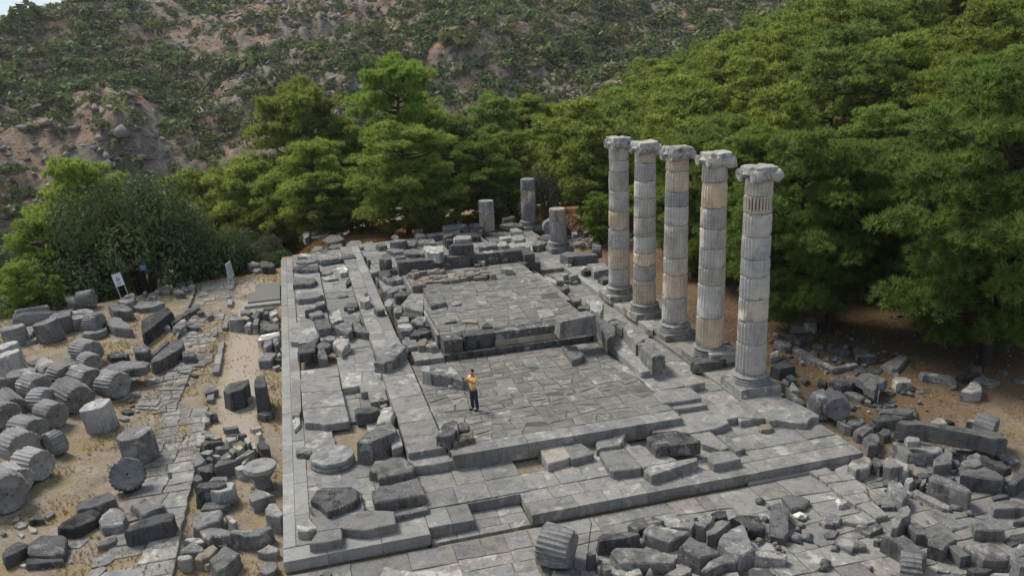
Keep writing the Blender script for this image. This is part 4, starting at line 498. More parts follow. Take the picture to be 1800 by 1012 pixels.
(-0.35,-0.21,'m',0,'five sided flat slab in the middle of the paved area, lower right',[(16.17,-4.11),(16.51,-3.83),(16.97,-4.16),(17.02,-4.49),(16.91,-4.66),(16.58,-4.55),(16.39,-4.66)]),
(-0.35,-0.27,'m',1,'small grey flat slab left of the five sided flat slab in the middle',[(16.24,-3.52),(16.57,-3.45),(16.75,-3.6),(16.45,-3.81),(16.17,-3.76)]),
(-0.35,-0.26,'l',1,'tiny pale flat slab in front of the flat angular slab just',[(15.97,-2.29),(16.27,-2.25),(16.41,-2.54),(16.12,-2.64),(15.96,-2.44)]),
(-0.35,-0.13,'l',1,'small pale stone right of the long pale edged slab',[(13.83,-4.15),(13.91,-4.14),(14.4,-4.29),(14.37,-4.38),(14.22,-4.45),(13.72,-4.32)]),
(-0.35,-0.14,'m',1,'tiny grey stone in front of the long pale edged slab',[(13.39,-4.92),(13.64,-4.65),(13.69,-4.82),(13.6,-4.99)]),
(-0.35,-0.18,'l',1,'tiny pale stone in front of the wedge shaped slab with a sharp corner,',[(17.32,-4.46),(17.57,-4.29),(17.74,-4.3),(17.51,-4.57)]),
(-0.35,0.06,'m',0,'broad wedge topped block at the back of the bottom centre heap',[(10.85,-1.98),(11.11,-1.81),(11.68,-2.16),(12.13,-2.53),(12.07,-2.66),(11.5,-2.76),(11.3,-2.8),(10.8,-2.22)]),
(-0.35,0.02,'m',0,'wide speckled block at the front of the bottom centre heap',[(9.46,-2.78),(9.64,-2.56),(10.86,-2.97),(11.15,-3.64),(11.07,-3.75),(10.16,-3.48),(9.53,-3.31)]),
(-0.35,0.17,'m',0,'pale patched five sided block in the centre of the bottom heap',[(11.39,-3.33),(12.0,-2.83),(12.44,-3.88),(12.33,-3.99),(11.71,-4.05),(11.55,-3.81)]),
(-0.35,0.13,'m',0,'slanting ribbed block in the lower part of the bottom heap',[(11.46,-4.53),(11.96,-4.12),(12.67,-3.9),(12.8,-3.99),(12.72,-4.38),(12.6,-4.48),(12.11,-4.49),(11.63,-4.63)]),
(-0.35,0.22,'m',0,'large smooth upright wedge in the bottom heap, right side',[(12.55,-3.58),(13.09,-3.07),(13.75,-2.89),(13.8,-3.01),(13.6,-3.55),(13.4,-4.16),(13.31,-4.22),(12.75,-4.36),(12.57,-3.88)]),
(-0.35,0.06,'m',0,'leaning rough slab behind the smooth upright wedge',[(12.65,-2.65),(13.18,-2.26),(13.44,-2.24),(13.65,-2.42),(13.42,-2.61),(12.77,-3.0),(12.51,-3.01)]),
(-0.35,0.19,'m',1,'small grey stone left of the leaning rough slab behind the smooth upright wedge',[(12.4,-2.47),(12.63,-2.23),(13.01,-1.98),(13.17,-2.15),(12.97,-2.46),(12.62,-2.7)]),
(-0.35,0.0,'m',0,'white frosted stone at the back of the bottom heap',[(11.76,-1.99),(12.24,-1.78),(12.64,-1.86),(12.57,-2.16),(12.28,-2.43),(12.16,-2.24)]),
(-0.35,-0.09,'m',1,'small grey stone behind the leaning rough slab behind the smooth upright wedge',[(13.4,-1.64),(13.61,-1.61),(13.88,-1.7),(13.78,-2.0),(13.37,-1.91)]),
(-0.35,-0.03,'m',0,'flat smooth block to the right behind the bottom heap',[(13.76,-2.2),(14.08,-2.09),(14.77,-2.22),(14.51,-2.99),(14.2,-3.04),(13.94,-2.95),(14.07,-2.58)]),
(-0.35,-0.04,'l',0,'long pale edged slab lying below the tall pitted slab',[(13.05,-4.0),(13.25,-3.95),(14.01,-4.07),(14.3,-4.43),(14.22,-4.49),(13.24,-4.16)]),
(-0.35,-0.05,'m',1,'small grey stone in front of the long pale edged slab',[(12.9,-4.71),(13.08,-4.62),(13.54,-4.73),(13.48,-5.17),(13.23,-5.21),(12.75,-5.05)]),
(-0.35,-0.08,'m',1,'small grey stone in front of the pale patched five sided block in the centre',[(10.55,-4.1),(11.22,-3.79),(11.46,-4.05),(11.36,-4.19),(10.97,-4.28)]),
(-0.35,-0.15,'l',1,'small pale stone left of the broad wedge topped block at the back',[(11.18,-1.1),(11.47,-1.03),(11.59,-1.24),(11.61,-1.52),(11.22,-1.44)]),
(-0.35,-0.08,'m',1,'small grey stone in front of the slanting ribbed block in the lower part',[(11.89,-4.59),(12.4,-4.5),(12.59,-4.65),(12.49,-4.92)]),
(-0.35,0.15,'m',0,'rectangular block with a straight front edge right of the lone bottom drum',[(9.35,-1.98),(9.52,-1.88),(10.3,-2.1),(10.59,-2.3),(10.55,-2.39),(10.19,-2.42),(9.3,-2.21)]),
(-0.35,0.14,'m',0,'narrow upright block right of the lone bottom drum',[(8.72,-2.67),(8.8,-2.61),(9.0,-2.7),(8.95,-2.85),(8.68,-2.85)]),
(-0.35,-0.17,'l',0,'pyramid like small stone in front of the straight edged block',[(9.51,-2.57),(9.87,-2.74),(9.92,-3.04),(9.6,-3.25),(9.55,-2.96)]),
(-0.35,-0.16,'m',1,'small grey flat slab left of the broad wedge topped block at the back',[(10.65,-1.29),(11.06,-1.0),(11.67,-1.04),(11.88,-1.39),(11.46,-1.63),(10.8,-1.72)]),
(-0.35,-0.17,'l',1,'small pale stone in front of the pyramid like small stone in front',[(9.27,-3.36),(9.39,-3.27),(9.89,-3.3),(10.08,-3.45),(10.05,-3.71),(9.58,-3.82)]),
(-0.35,-0.17,'l',1,'tiny pale stone in front of the narrow upright block',[(8.93,-2.98),(9.01,-2.87),(9.07,-2.93),(8.95,-3.17)]),
(-0.35,-0.08,'m',1,'tiny grey stone left of the pyramid like small stone in front',[(9.0,-3.18),(9.13,-3.09),(9.28,-3.14),(9.24,-3.35),(9.04,-3.37)]),
(-0.35,-0.17,'m',0,'square rimmed block cut by the bottom edge under the lone drum',[(7.62,-2.71),(8.43,-2.99),(8.26,-3.46),(7.46,-3.19)]),
(-0.35,-0.19,'l',0,'whitish flat slab at the bottom edge in front of the platform steps',[(2.73,-1.32),(2.9,-0.88),(3.16,-1.07),(3.76,-1.51),(3.93,-1.89),(2.71,-1.55)]),
(-0.35,-0.24,'m',1,'tiny grey stone right of the rounded grey stone with a pale vein',[(1.02,-0.63),(1.15,-0.51),(1.29,-0.48),(1.38,-0.67),(1.31,-0.81)]),
]
SLABS=[
(0.0,0.3,'m',[(0.44,22.62),(1.05,22.74),(1.06,21.29),(1.01,19.29),(0.49,19.63)]),
(0.0,0.3,'m',[(0.87,14.01),(2.63,13.69),(2.62,12.03),(0.88,12.36)]),
(0.0,0.3,'m',[(0.88,12.32),(2.63,12.0),(2.65,10.28),(0.87,10.56)]),
(0.0,0.3,'m',[(0.87,10.52),(2.65,10.23),(2.69,8.67),(2.67,8.6),(1.66,8.66),(1.51,8.87),(0.92,9.12)]),
(0.0,0.3,'m',[(0.7,13.92),(0.84,13.86),(0.82,10.58),(0.72,9.95),(0.44,10.06),(0.5,14.4)]),
(0.0,0.3,'l',[(2.69,14.07),(3.66,13.81),(3.55,12.25),(2.67,12.2)]),
(0.0,0.3,'m',[(3.57,12.19),(3.74,13.78),(4.75,13.6),(4.59,11.38),(3.75,11.42),(3.76,12.17)]),
(0.0,0.0,'m',[(1.19,4.82),(2.61,4.73),(2.65,3.55),(1.18,4.12)]),
(0.0,0.3,'m',[(0.47,1.74),(0.84,1.81),(1.08,1.06),(0.79,0.97),(0.48,1.08)]),
(0.0,0.3,'m',[(0.81,0.29),(1.08,0.87),(1.8,0.81),(1.78,0.18),(0.95,0.24)]),
(0.0,0.3,'m',[(0.89,1.79),(2.82,1.56),(3.53,1.22),(3.5,0.46),(2.55,0.41),(1.85,0.79),(1.08,0.87)]),
(0.0,0.5,'m',[(4.08,6.86),(4.45,6.8),(4.45,6.36),(4.42,5.33),(3.99,5.16)]),
(0.0,0.35,'m',[(4.45,4.55),(6.11,4.63),(6.37,4.02),(6.33,3.84),(5.3,3.78),(4.65,3.89)]),
(1.5,1.62,'w',[(8.48,23.52),(9.36,23.42),(10.21,23.33),(11.05,24.31),(9.83,24.85),(9.03,25.0),(8.03,24.85)]),
(1.5,1.72,'w',[(7.92,24.71),(8.4,25.28),(9.99,25.39),(10.08,25.86),(8.06,26.24),(7.67,25.6)]),
(1.5,1.74,'w',[(11.01,23.86),(11.13,25.32),(12.79,24.89),(12.64,22.95),(11.96,22.96),(10.86,22.96)]),
(1.5,1.66,'w',[(9.32,23.19),(10.16,23.1),(10.92,23.25),(10.89,24.23),(9.61,24.2)]),
(0.0,0.3,'l',[(9.33,4.32),(9.59,4.57),(10.11,4.42),(10.24,4.16),(10.15,2.71),(9.99,2.64),(9.2,2.49)]),
(0.0,0.3,'m',[(10.24,4.16),(10.94,4.51),(11.12,4.37),(11.07,4.04),(10.88,3.56),(11.05,2.77),(10.98,2.67),(10.11,2.54)]),
(0.0,0.3,'m',[(11.23,2.64),(11.31,2.74),(12.23,2.7),(12.26,1.22),(12.17,1.16),(11.19,1.25),(11.13,1.38)]),
(0.0,0.3,'m',[(12.28,2.78),(12.84,2.78),(13.44,1.78),(13.65,1.21),(12.29,1.15)]),
(0.0,0.35,'m',[(12.19,0.91),(12.38,1.08),(13.11,1.09),(14.34,1.11),(14.26,0.89),(12.27,0.48)]),
(0.0,0.3,'m',[(15.01,2.9),(15.83,2.88),(15.81,1.46),(15.45,1.39),(15.08,2.05)]),
(0.0,0.3,'m',[(15.08,1.4),(15.79,1.2),(15.8,0.95),(15.78,0.58),(14.7,0.54),(14.71,1.03)]),
(0.0,0.3,'m',[(11.58,5.7),(11.75,5.72),(13.76,4.44),(13.96,4.44),(13.02,3.91),(11.45,4.48)]),
(0.0,0.3,'m',[(13.97,4.36),(14.97,4.84),(17.5,4.95),(18.0,5.18),(18.09,3.53),(17.97,3.27),(17.41,3.55),(16.94,3.53),(16.84,3.23),(16.15,2.98),(15.04,2.96),(14.57,3.34),(13.75,3.49)]),
(0.0,0.28,'m',[(17.39,3.53),(18.06,3.59),(17.99,3.27),(17.36,3.24)]),
(0.0,0.3,'m',[(18.07,4.98),(18.5,4.74),(18.43,3.17),(18.0,3.26)]),
(0.0,0.3,'m',[(18.57,4.67),(20.15,4.54),(20.44,3.29),(20.46,2.65),(20.33,2.47),(20.07,2.57),(19.8,2.37),(19.62,2.21),(19.28,2.34),(18.64,2.95),(18.46,3.16)]),
(0.3,0.6,'m',[(14.59,9.73),(16.96,9.34),(17.6,6.53),(16.63,6.45),(16.64,7.65),(15.24,7.71)]),
(0.3,0.62,'m',[(15.18,7.59),(15.09,8.39),(16.62,7.61),(16.57,6.42),(15.13,6.3)]),
(0.3,0.65,'m',[(14.93,6.09),(15.23,6.28),(16.5,6.2),(16.68,6.13),(16.66,5.1),(16.59,5.0),(14.94,5.08)]),
(0.3,0.5,'m',[(15.05,5.31),(16.69,4.98),(16.66,4.63),(14.97,4.7)]),
(0.3,0.9,'m',[(15.24,11.96),(15.94,12.78),(16.56,11.32),(16.58,8.06),(16.42,7.73),(16.1,7.85),(15.19,7.82)]),
(0.3,0.9,'m',[(15.51,15.04),(15.78,14.26),(15.94,12.78),(15.24,11.96)]),
(1.4,1.52,'m',[(13.07,16.14),(13.78,16.07),(13.65,14.91),(12.83,14.7)]),
(-0.6,-0.2,'m',[(18.05,-0.19),(18.79,-0.16),(18.8,-0.64),(18.13,-0.58)]),
(-0.6,-0.2,'m',[(18.16,-0.59),(18.82,-0.64),(18.74,-1.14),(18.14,-1.09)]),
(-0.6,-0.2,'m',[(18.13,-1.15),(18.73,-1.19),(19.01,-1.46),(18.96,-1.99),(18.1,-1.95),(18.11,-1.47)]),
(-0.6,-0.2,'m',[(18.09,-1.98),(18.92,-2.0),(18.8,-2.51),(18.14,-2.54)]),
(-0.6,-0.22,'m',[(19.03,-0.32),(19.63,-0.17),(19.24,-1.16),(18.79,-1.12),(18.86,-0.68)]),
(-0.6,-0.22,'m',[(18.78,-1.17),(19.22,-1.18),(19.28,-1.63),(18.95,-2.17),(19.02,-1.92)]),
(-0.6,-0.2,'m',[(18.13,-2.59),(18.8,-2.54),(18.69,-3.43),(18.19,-3.45),(18.22,-2.97)]),
(-0.6,-0.2,'m',[(17.18,-3.24),(18.13,-2.94),(18.15,-3.58),(17.71,-3.61),(17.47,-3.48)]),
]
DRUMS=[
((-11.07, 28.24, 0.11),(-10.33, 27.93, 0.11),0.64,-0.5,'ribbed grey drum lying on a low dark slab right end of back row'),
((-11.82, 33.78, 0.09),(-12.76, 33.98, 0.09),0.62,-0.5,'weathered drum lying at the terrace edge below the dark bushy tree'),
((-15.86, 31.7, -0.06),(-14.21, 32.55, -0.06),0.47,-0.5,'longest row of grey drum halves lying along the left terrace edge'),
((-15.71, 30.66, -0.06),(-13.7, 31.14, -0.06),0.47,-0.5,'second row of grey drum pieces lying below the terrace edge'),
((-9.59, 22.21, 0.11),(-10.54, 23.47, 0.11),0.64,-0.5,'drum with a black shaded end lying alone in the left grass'),
((-11.29, 20.8, -0.09),(-11.91, 21.73, -0.09),0.44,-0.5,'small half drum with white flutes wedged beside the dark upright drum'),
((-9.28, 20.73, -0.01),(-9.88, 21.67, -0.01),0.52,-0.5,'drum slice with a slanting smooth face behind the pale drums'),
((-10.08, 18.94, 0.11),(-10.75, 19.74, 0.11),0.64,-0.5,'grey drum with fine flutes squeezed in the middle of the left group'),
((-8.88, 18.22, 0.09),(-9.76, 19.09, 0.09),0.62,-0.5,'broken drum with white flutes and a black end left of the pale drum'),
((-7.31, 16.71, 0.13),(-8.13, 17.42, 0.13),0.67,-0.5,'pale drum with a round hollowed end and a hole in its centre'),
((-10.93, 17.73, 0.11),(-11.79, 18.86, 0.11),0.64,-0.5,'fluted drum with a smooth dark round end, left of the middle'),
((-8.81, 15.64, 0.17),(-9.81, 16.86, 0.17),0.71,-0.5,'largest dark ended drum in the centre of the left group'),
((-10.12, 15.9, 0.11),(-10.88, 16.37, 0.11),0.64,-0.5,'broken drum with white toothed flutes below the dark ended drum'),
((-9.42, 14.14, 0.11),(-10.14, 14.66, 0.11),0.64,-0.5,'blue grey drum with a stained end in the lower left group'),
((-11.51, 15.56, 0.09),(-12.42, 16.99, 0.09),0.62,-0.5,'drum lying on its side with fine diagonal flutes at the left edge'),
((-11.48, 14.77, 0.09),(-12.17, 15.46, 0.09),0.62,-0.5,'drum with a dark pitted face at the left picture edge'),
((-12.75, 18.58, 0.04),(-13.41, 19.24, 0.04),0.57,-0.5,'dark drum half hidden at the far left behind the finely fluted one'),
((-9.86, 12.66, 0.09),(-10.79, 13.39, 0.09),0.62,-0.5,'drum with a jagged dark end lying behind two others at lower left'),
((-9.85, 10.98, 0.15),(-10.53, 11.73, 0.15),0.69,-0.5,'broad drum with a pale worn side and a dark hollow end at lower left'),
((-8.76, 11.59, 0.01),(-9.09, 11.27, 0.01),0.54,-0.5,'smaller drum lying tilted with its smooth end facing right'),
((-8.83, 9.24, 0.09),(-9.66, 9.93, 0.09),0.62,-0.5,'short pale fluted drum with a dark circular end lying on sand'),
((-9.33, 8.27, 0.04),(-10.04, 9.0, 0.04),0.57,-0.5,'fluted drum fragment close to the large drum with a pale pitted round face'),
((-9.36, 6.98, 0.21),(-9.81, 7.77, 0.21),0.75,-0.5,'large drum with a pale pitted round face cut by the left edge'),
((-5.51, 6.97, 0.11),(-5.48, 7.63, 0.11),0.64,-0.5,'short drum leaning with its round smooth face with two holes toward the viewer'),
((21.87, 29.29, 0.84),(21.32, 29.55, 0.84),0.57,0.3,'weathered drum fragment behind the long dark block'),
((20.92, 37.94, 0.89),(21.24, 39.14, 0.89),0.62,0.3,'fluted grey drum standing behind the nearest short column'),
((21.54, 3.01, 0.19),(21.98, 3.9, 0.19),0.57,-0.35,'toothed half drum leaning on the white faced drum half'),
((25.15, -1.05, 0.36),(24.77, -0.5, 0.36),0.75,-0.35,'large half buried toothed drum at the right end of the very long beam'),
((16.96, -6.53, 0.19),(16.82, -6.41, 0.19),0.57,-0.35,'fluted drum chunk at the bottom edge, lower right'),
((8.32, -2.53, 0.26),(7.56, -1.94, 0.26),0.64,-0.35,'large fluted drum lying alone at the bottom centre'),
]
UPDRUMS=[
((-14.85, 27.75, 0.47),0.97,0.66,-0.5,6.0,'fluted drum standing at the left end of the back row, at the picture edge'),
((-13.09, 27.54, 0.64),1.14,0.71,-0.5,14.0,'dark streaked fluted drum leaning left, third from the left in the back row'),
((-12.67, 29.0, 0.5),1.0,0.64,-0.5,3.0,'upright grey drum with shallow flutes behind the dark streaked leaning drum'),
((-11.8, 29.26, 0.21),0.71,0.54,-0.5,2.0,'narrow drum section with black and white striped flutes in the back row'),
((-10.52, 27.17, -0.15),0.35,0.68,-0.5,0.0,'low dark drum slab under the ribbed upright drum'),
((-14.18, 24.0, 0.56),1.06,0.66,-0.5,10.0,'upright grey fluted drum behind the pale leaning one at the left picture edge'),
((-13.42, 21.61, 0.82),1.32,0.66,-0.5,14.0,'pale fluted drum leaning at the left picture edge'),
((-12.22, 19.52, 0.43),0.93,0.71,-0.5,0.0,'dark upright drum with a smooth top among the left drums'),
((-7.7, 13.4, 0.64),1.14,0.66,-0.5,10.0,'pale upright drum with a hollowed top standing in the open grass'),
((-5.56, 9.75, 0.68),1.18,0.68,-0.5,8.0,'dark streaked upright drum standing beside the paved strip'),
((-2.06, 5.31, -0.01),0.49,0.45,-0.5,0.0,'fluted drum fragment close to the carved block with a recessed pale panel among'),
((8.64, 36.82, 1.29),0.79,0.66,0.5,0.0,'broken round drum lying among the dark heap behind the cella'),
((26.64, 12.62, 0.33),0.68,0.7,-0.35,0.0,'short fluted drum on a block in the shade behind the nearest tall column'),
]
COLS=[(19.29, 5.48, [1.05, 2.4, 3.42, 4.35, 5.29, 6.03, 6.97, 7.89, 8.62, 9.29]), (19.11, 8.56, [1.05, 2.47, 4.02, 4.83, 5.71, 6.6, 7.53, 8.67, 9.47]), (19.37, 12.67, [1.05, 2.4, 3.57, 4.44, 6.09, 6.99, 7.71, 8.72, 9.34]), (19.37, 16.16, [1.05, 2.34, 3.16, 3.85, 4.78, 5.82, 6.82, 7.72, 8.66, 9.27]), (19.36, 19.74, [1.05, 2.12, 3.37, 4.44, 5.5, 6.71, 7.77, 8.4, 9.19])]# ---------------------------------------------------------------- helpers
def tag(o, label=None, cat=None, group=None, kind=None):
    if label: o['label'] = label
    if cat: o['category'] = cat
    if group: o['group'] = group
    if kind: o['kind'] = kind
    return o
def link(name, me, mat=None, parent=None, loc=(0, 0, 0), rz=0, color=None):
    o = bpy.data.objects.new(name, me); COL.objects.link(o)
    if mat is not None and me is not None and not me.materials: me.materials.append(mat)
    o.location = loc; o.rotation_euler = (0, 0, rz)
    if parent: o.parent = parent
    if color: o.color = (*color, 1)
    return o
def empty(name, loc=(0, 0, 0), rz=0):
    o = bpy.data.objects.new(name, None); COL.objects.link(o); o.location = loc; o.rotation_euler = (0, 0, rz)
    o.empty_display_size = .2
    return o
def mesh_np(name, V, F, smooth=False):
    me = bpy.data.meshes.new(name); V = np.asarray(V, np.float32); F = np.asarray(F, np.int32); k = F.shape[1]
    me.vertices.add(len(V)); me.vertices.foreach_set('co', V.ravel())
    me.loops.add(F.size); me.loops.foreach_set('vertex_index', F.ravel())
    me.polygons.add(len(F)); me.polygons.foreach_set('loop_start', np.arange(0, F.size, k, dtype=np.int32))
    me.update(calc_edges=True)
    if smooth: me.polygons.foreach_set('use_smooth', np.ones(len(F), bool))
    return me
def vn(x, y, s=1.0, seed=0):
    """value noise 0..1 on arrays"""
    x = np.asarray(x, float)*s+seed*17.3; y = np.asarray(y, float)*s+seed*9.1
    xi = np.floor(x); yi = np.floor(y); u = x-xi; v = y-yi; u = u*u*(3-2*u); v = v*v*(3-2*v)
    h = lambda a, b: np.modf(np.abs(np.sin(a*127.1+b*311.7+seed*74.7)*43758.5453))[0]
    return (h(xi, yi)*(1-u)+h(xi+1, yi)*u)*(1-v)+(h(xi, yi+1)*(1-u)+h(xi+1, yi+1)*u)*v
def fbm(x, y, s, seed=0, o=4):
    t = 0; a = .5
    for i in range(o): t = t+a*vn(x, y, s*2**i, seed+i); a *= .5
    return t/(1-.5**o)
# ---------------------------------------------------------------- materials
def new_mat(name):
    m = bpy.data.materials.new(name); m.use_nodes = True; n = m.node_tree; b = n.nodes['Principled BSDF']
    b.inputs['Specular IOR Level'].default_value = .25
    return m, n, b
class NB:
    def __init__(s, n): s.n = n
    def node(s, t, **k):
        x = s.n.nodes.new(t)
        for a, v in k.items(): setattr(x, a, v)
        return x
    def l(s, a, b): s.n.links.new(a, b)
    def noise(s, vec, scale, detail=4, rough=.6, dist=0):
        x = s.node('ShaderNodeTexNoise'); x.inputs['Scale'].default_value = scale; x.inputs['Detail'].default_value = detail
        x.inputs['Roughness'].default_value = rough; x.inputs['Distortion'].default_value = dist
        s.l(vec, x.inputs['Vector']); return x.outputs['Fac']
    def ramp(s, f, a, b, ca=0., cb=1.):
        x = s.node('ShaderNodeMapRange'); x.inputs['From Min'].default_value = a; x.inputs['From Max'].default_value = b
        x.inputs['To Min'].default_value = ca; x.inputs['To Max'].default_value = cb
        s.l(f, x.inputs['Value']); return x.outputs['Result']
    def mix(s, f, a, b, mode='MIX'):
        x = s.node('ShaderNodeMix', data_type='RGBA', blend_type=mode)
        if isinstance(f, (int, float)): x.inputs[0].default_value = f
        else: s.l(f, x.inputs[0])
        for i, c in ((6, a), (7, b)):
            if isinstance(c, tuple): x.inputs[i].default_value = (*c, 1)
            else: s.l(c, x.inputs[i])
        return x.outputs[2]
    def math(s, op, a, b=0.):
        x = s.node('ShaderNodeMath', operation=op)
        for i, c in ((0, a), (1, b)):
            if isinstance(c, (int, float)): x.inputs[i].default_value = c
            else: s.l(c, x.inputs[i])
        return x.outputs[0]
    def scalevec(s, v, sc):
        x = s.node('ShaderNodeMapping'); x.inputs['Scale'].default_value = sc; s.l(v, x.inputs['Vector']); return x.outputs[0]
    def bump(s, h, st, dist, prev=None):
        x = s.node('ShaderNodeBump'); x.inputs['Strength'].default_value = st; x.inputs['Distance'].default_value = dist
        s.l(h, x.inputs['Height'])
        if prev is not None: s.l(prev, x.inputs['Normal'])
        return x.outputs[0]
def obj_vec(b, rnd=40.):
    tc = b.node('ShaderNodeTexCoord'); oi = b.node('ShaderNodeObjectInfo')
    cb = b.node('ShaderNodeCombineXYZ'); m = b.math('MULTIPLY', oi.outputs['Random'], rnd)
    for i in range(3): b.l(m, cb.inputs[i])
    a = b.node('ShaderNodeVectorMath', operation='ADD'); b.l(tc.outputs['Object'], a.inputs[0]); b.l(cb.outputs[0], a.inputs[1])
    return a.outputs[0], oi
def stone_mat(name, base, pale, dark, pale_amt=.5, dark_amt=.5, spots=.6, tan_amt=.15, vein=.4):
    m, n, bs = new_mat(name); b = NB(n); v, oi = obj_vec(b)
    big = b.noise(v, .9, 5, .62); mid = b.noise(v, 1.75, 6, .6, .5); fine = b.noise(v, 14, 5, .7)
    vv = b.scalevec(v, (.7, .7, 3.2)); st = b.noise(vv, 1.7, 5, .7, .6)
    c = b.mix(b.ramp(fine, .3, .7), tuple(x*.8 for x in base), tuple(x*1.2 for x in base))
    c = b.mix(b.math('MULTIPLY', b.ramp(st, .52, .62), vein), c, tuple(x*.62 for x in base))
    c = b.mix(b.math('MULTIPLY', b.ramp(b.noise(v, .6, 5, .7), .52, .6), tan_amt), c, (base[0]*1.75, base[1]*1.4, base[2]*1.05))
    pr = b.math('MULTIPLY', b.ramp(oi.outputs['Random'], .15, .95, .12, 1.25), pale_amt)
    c = b.mix(b.math('MULTIPLY', b.ramp(mid, .545, .62), pr), c, pale)
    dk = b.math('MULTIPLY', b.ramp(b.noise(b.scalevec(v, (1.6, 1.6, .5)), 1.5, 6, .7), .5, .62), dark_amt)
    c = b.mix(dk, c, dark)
    vo = b.node('ShaderNodeTexVoronoi', feature='F1'); vo.inputs['Scale'].default_value = 9; b.l(v, vo.inputs['Vector'])
    rr = b.ramp(b.noise(v, 22, 2), .3, .7, .10, .24)
    sp = b.math('MULTIPLY', b.math('LESS_THAN', vo.outputs['Distance'], rr), b.ramp(b.noise(v, 1.1, 3), .5, .6))
    c = b.mix(b.math('MULTIPLY', sp, spots), c, tuple(min(x*1.15, .62) for x in pale))
    at = b.node('ShaderNodeAttribute', attribute_name='stain'); c = b.mix(at.outputs['Fac'], c, (.02, .018, .017))
    c = b.mix(1.0, c, oi.outputs['Color'], 'MULTIPLY')
    b.l(b.mix(b.ramp(oi.outputs['Random'], 0, 1), c, b.mix(1., c, (1.22, 1.2, 1.18), 'MULTIPLY')), bs.inputs['Base Color'])
    bs.inputs['Roughness'].default_value = .9
    h = b.math('ADD', b.math('MULTIPLY', mid, .6), b.math('MULTIPLY', fine, .35))
    nb = b.bump(h, .55, .06); nb = b.bump(b.noise(v, 45, 3, .7), .35, .012, nb); b.l(nb, bs.inputs['Normal'])
    return m
M = {}
M['stone'] = stone_mat('weathered_grey_marble', (.148, .145, .139), (.40, .385, .355), (.032, .031, .031), .6, .6, .9, .15)
M['paving'] = stone_mat('paving_marble', (.20, .193, .18), (.42, .40, .365), (.065, .063, .06), .55, .45, .4, .2)
M['column'] = stone_mat('column_marble', (.44, .42, .385), (.58, .555, .51), (.10, .098, .095), .45, .3, .15, .3, .45)
M['capital'] = stone_mat('capital_marble', (.33, .32, .30), (.50, .48, .44), (.07, .07, .07), .4, .85, .2, .1)
M['drum'] = stone_mat('drum_marble', (.185, .18, .174), (.42, .405, .38), (.04, .04, .04), .5, .5, .5, .1)
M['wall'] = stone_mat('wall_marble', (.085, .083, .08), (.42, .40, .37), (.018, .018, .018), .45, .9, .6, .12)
M['concrete'] = stone_mat('pale_strip_marble', (.235, .23, .215), (.36, .35, .325), (.11, .11, .105), .45, .25, .3, .15)
M['limestone'] = stone_mat('hillside_limestone', (.20, .175, .155), (.33, .30, .27), (.08, .073, .068), .5, .4, 0., .3)
TONE = {'p': (.82, .81, .79), 'm': (1, 1, 1), 'd': (.62, .63, .66), 'l': (1.75, 1.72, 1.66), 'w': (1.4, 1.22, .98)}
def tone(t, j=.14):
    k = 1+random.uniform(-j, j); return tuple(c*k for c in TONE[t])
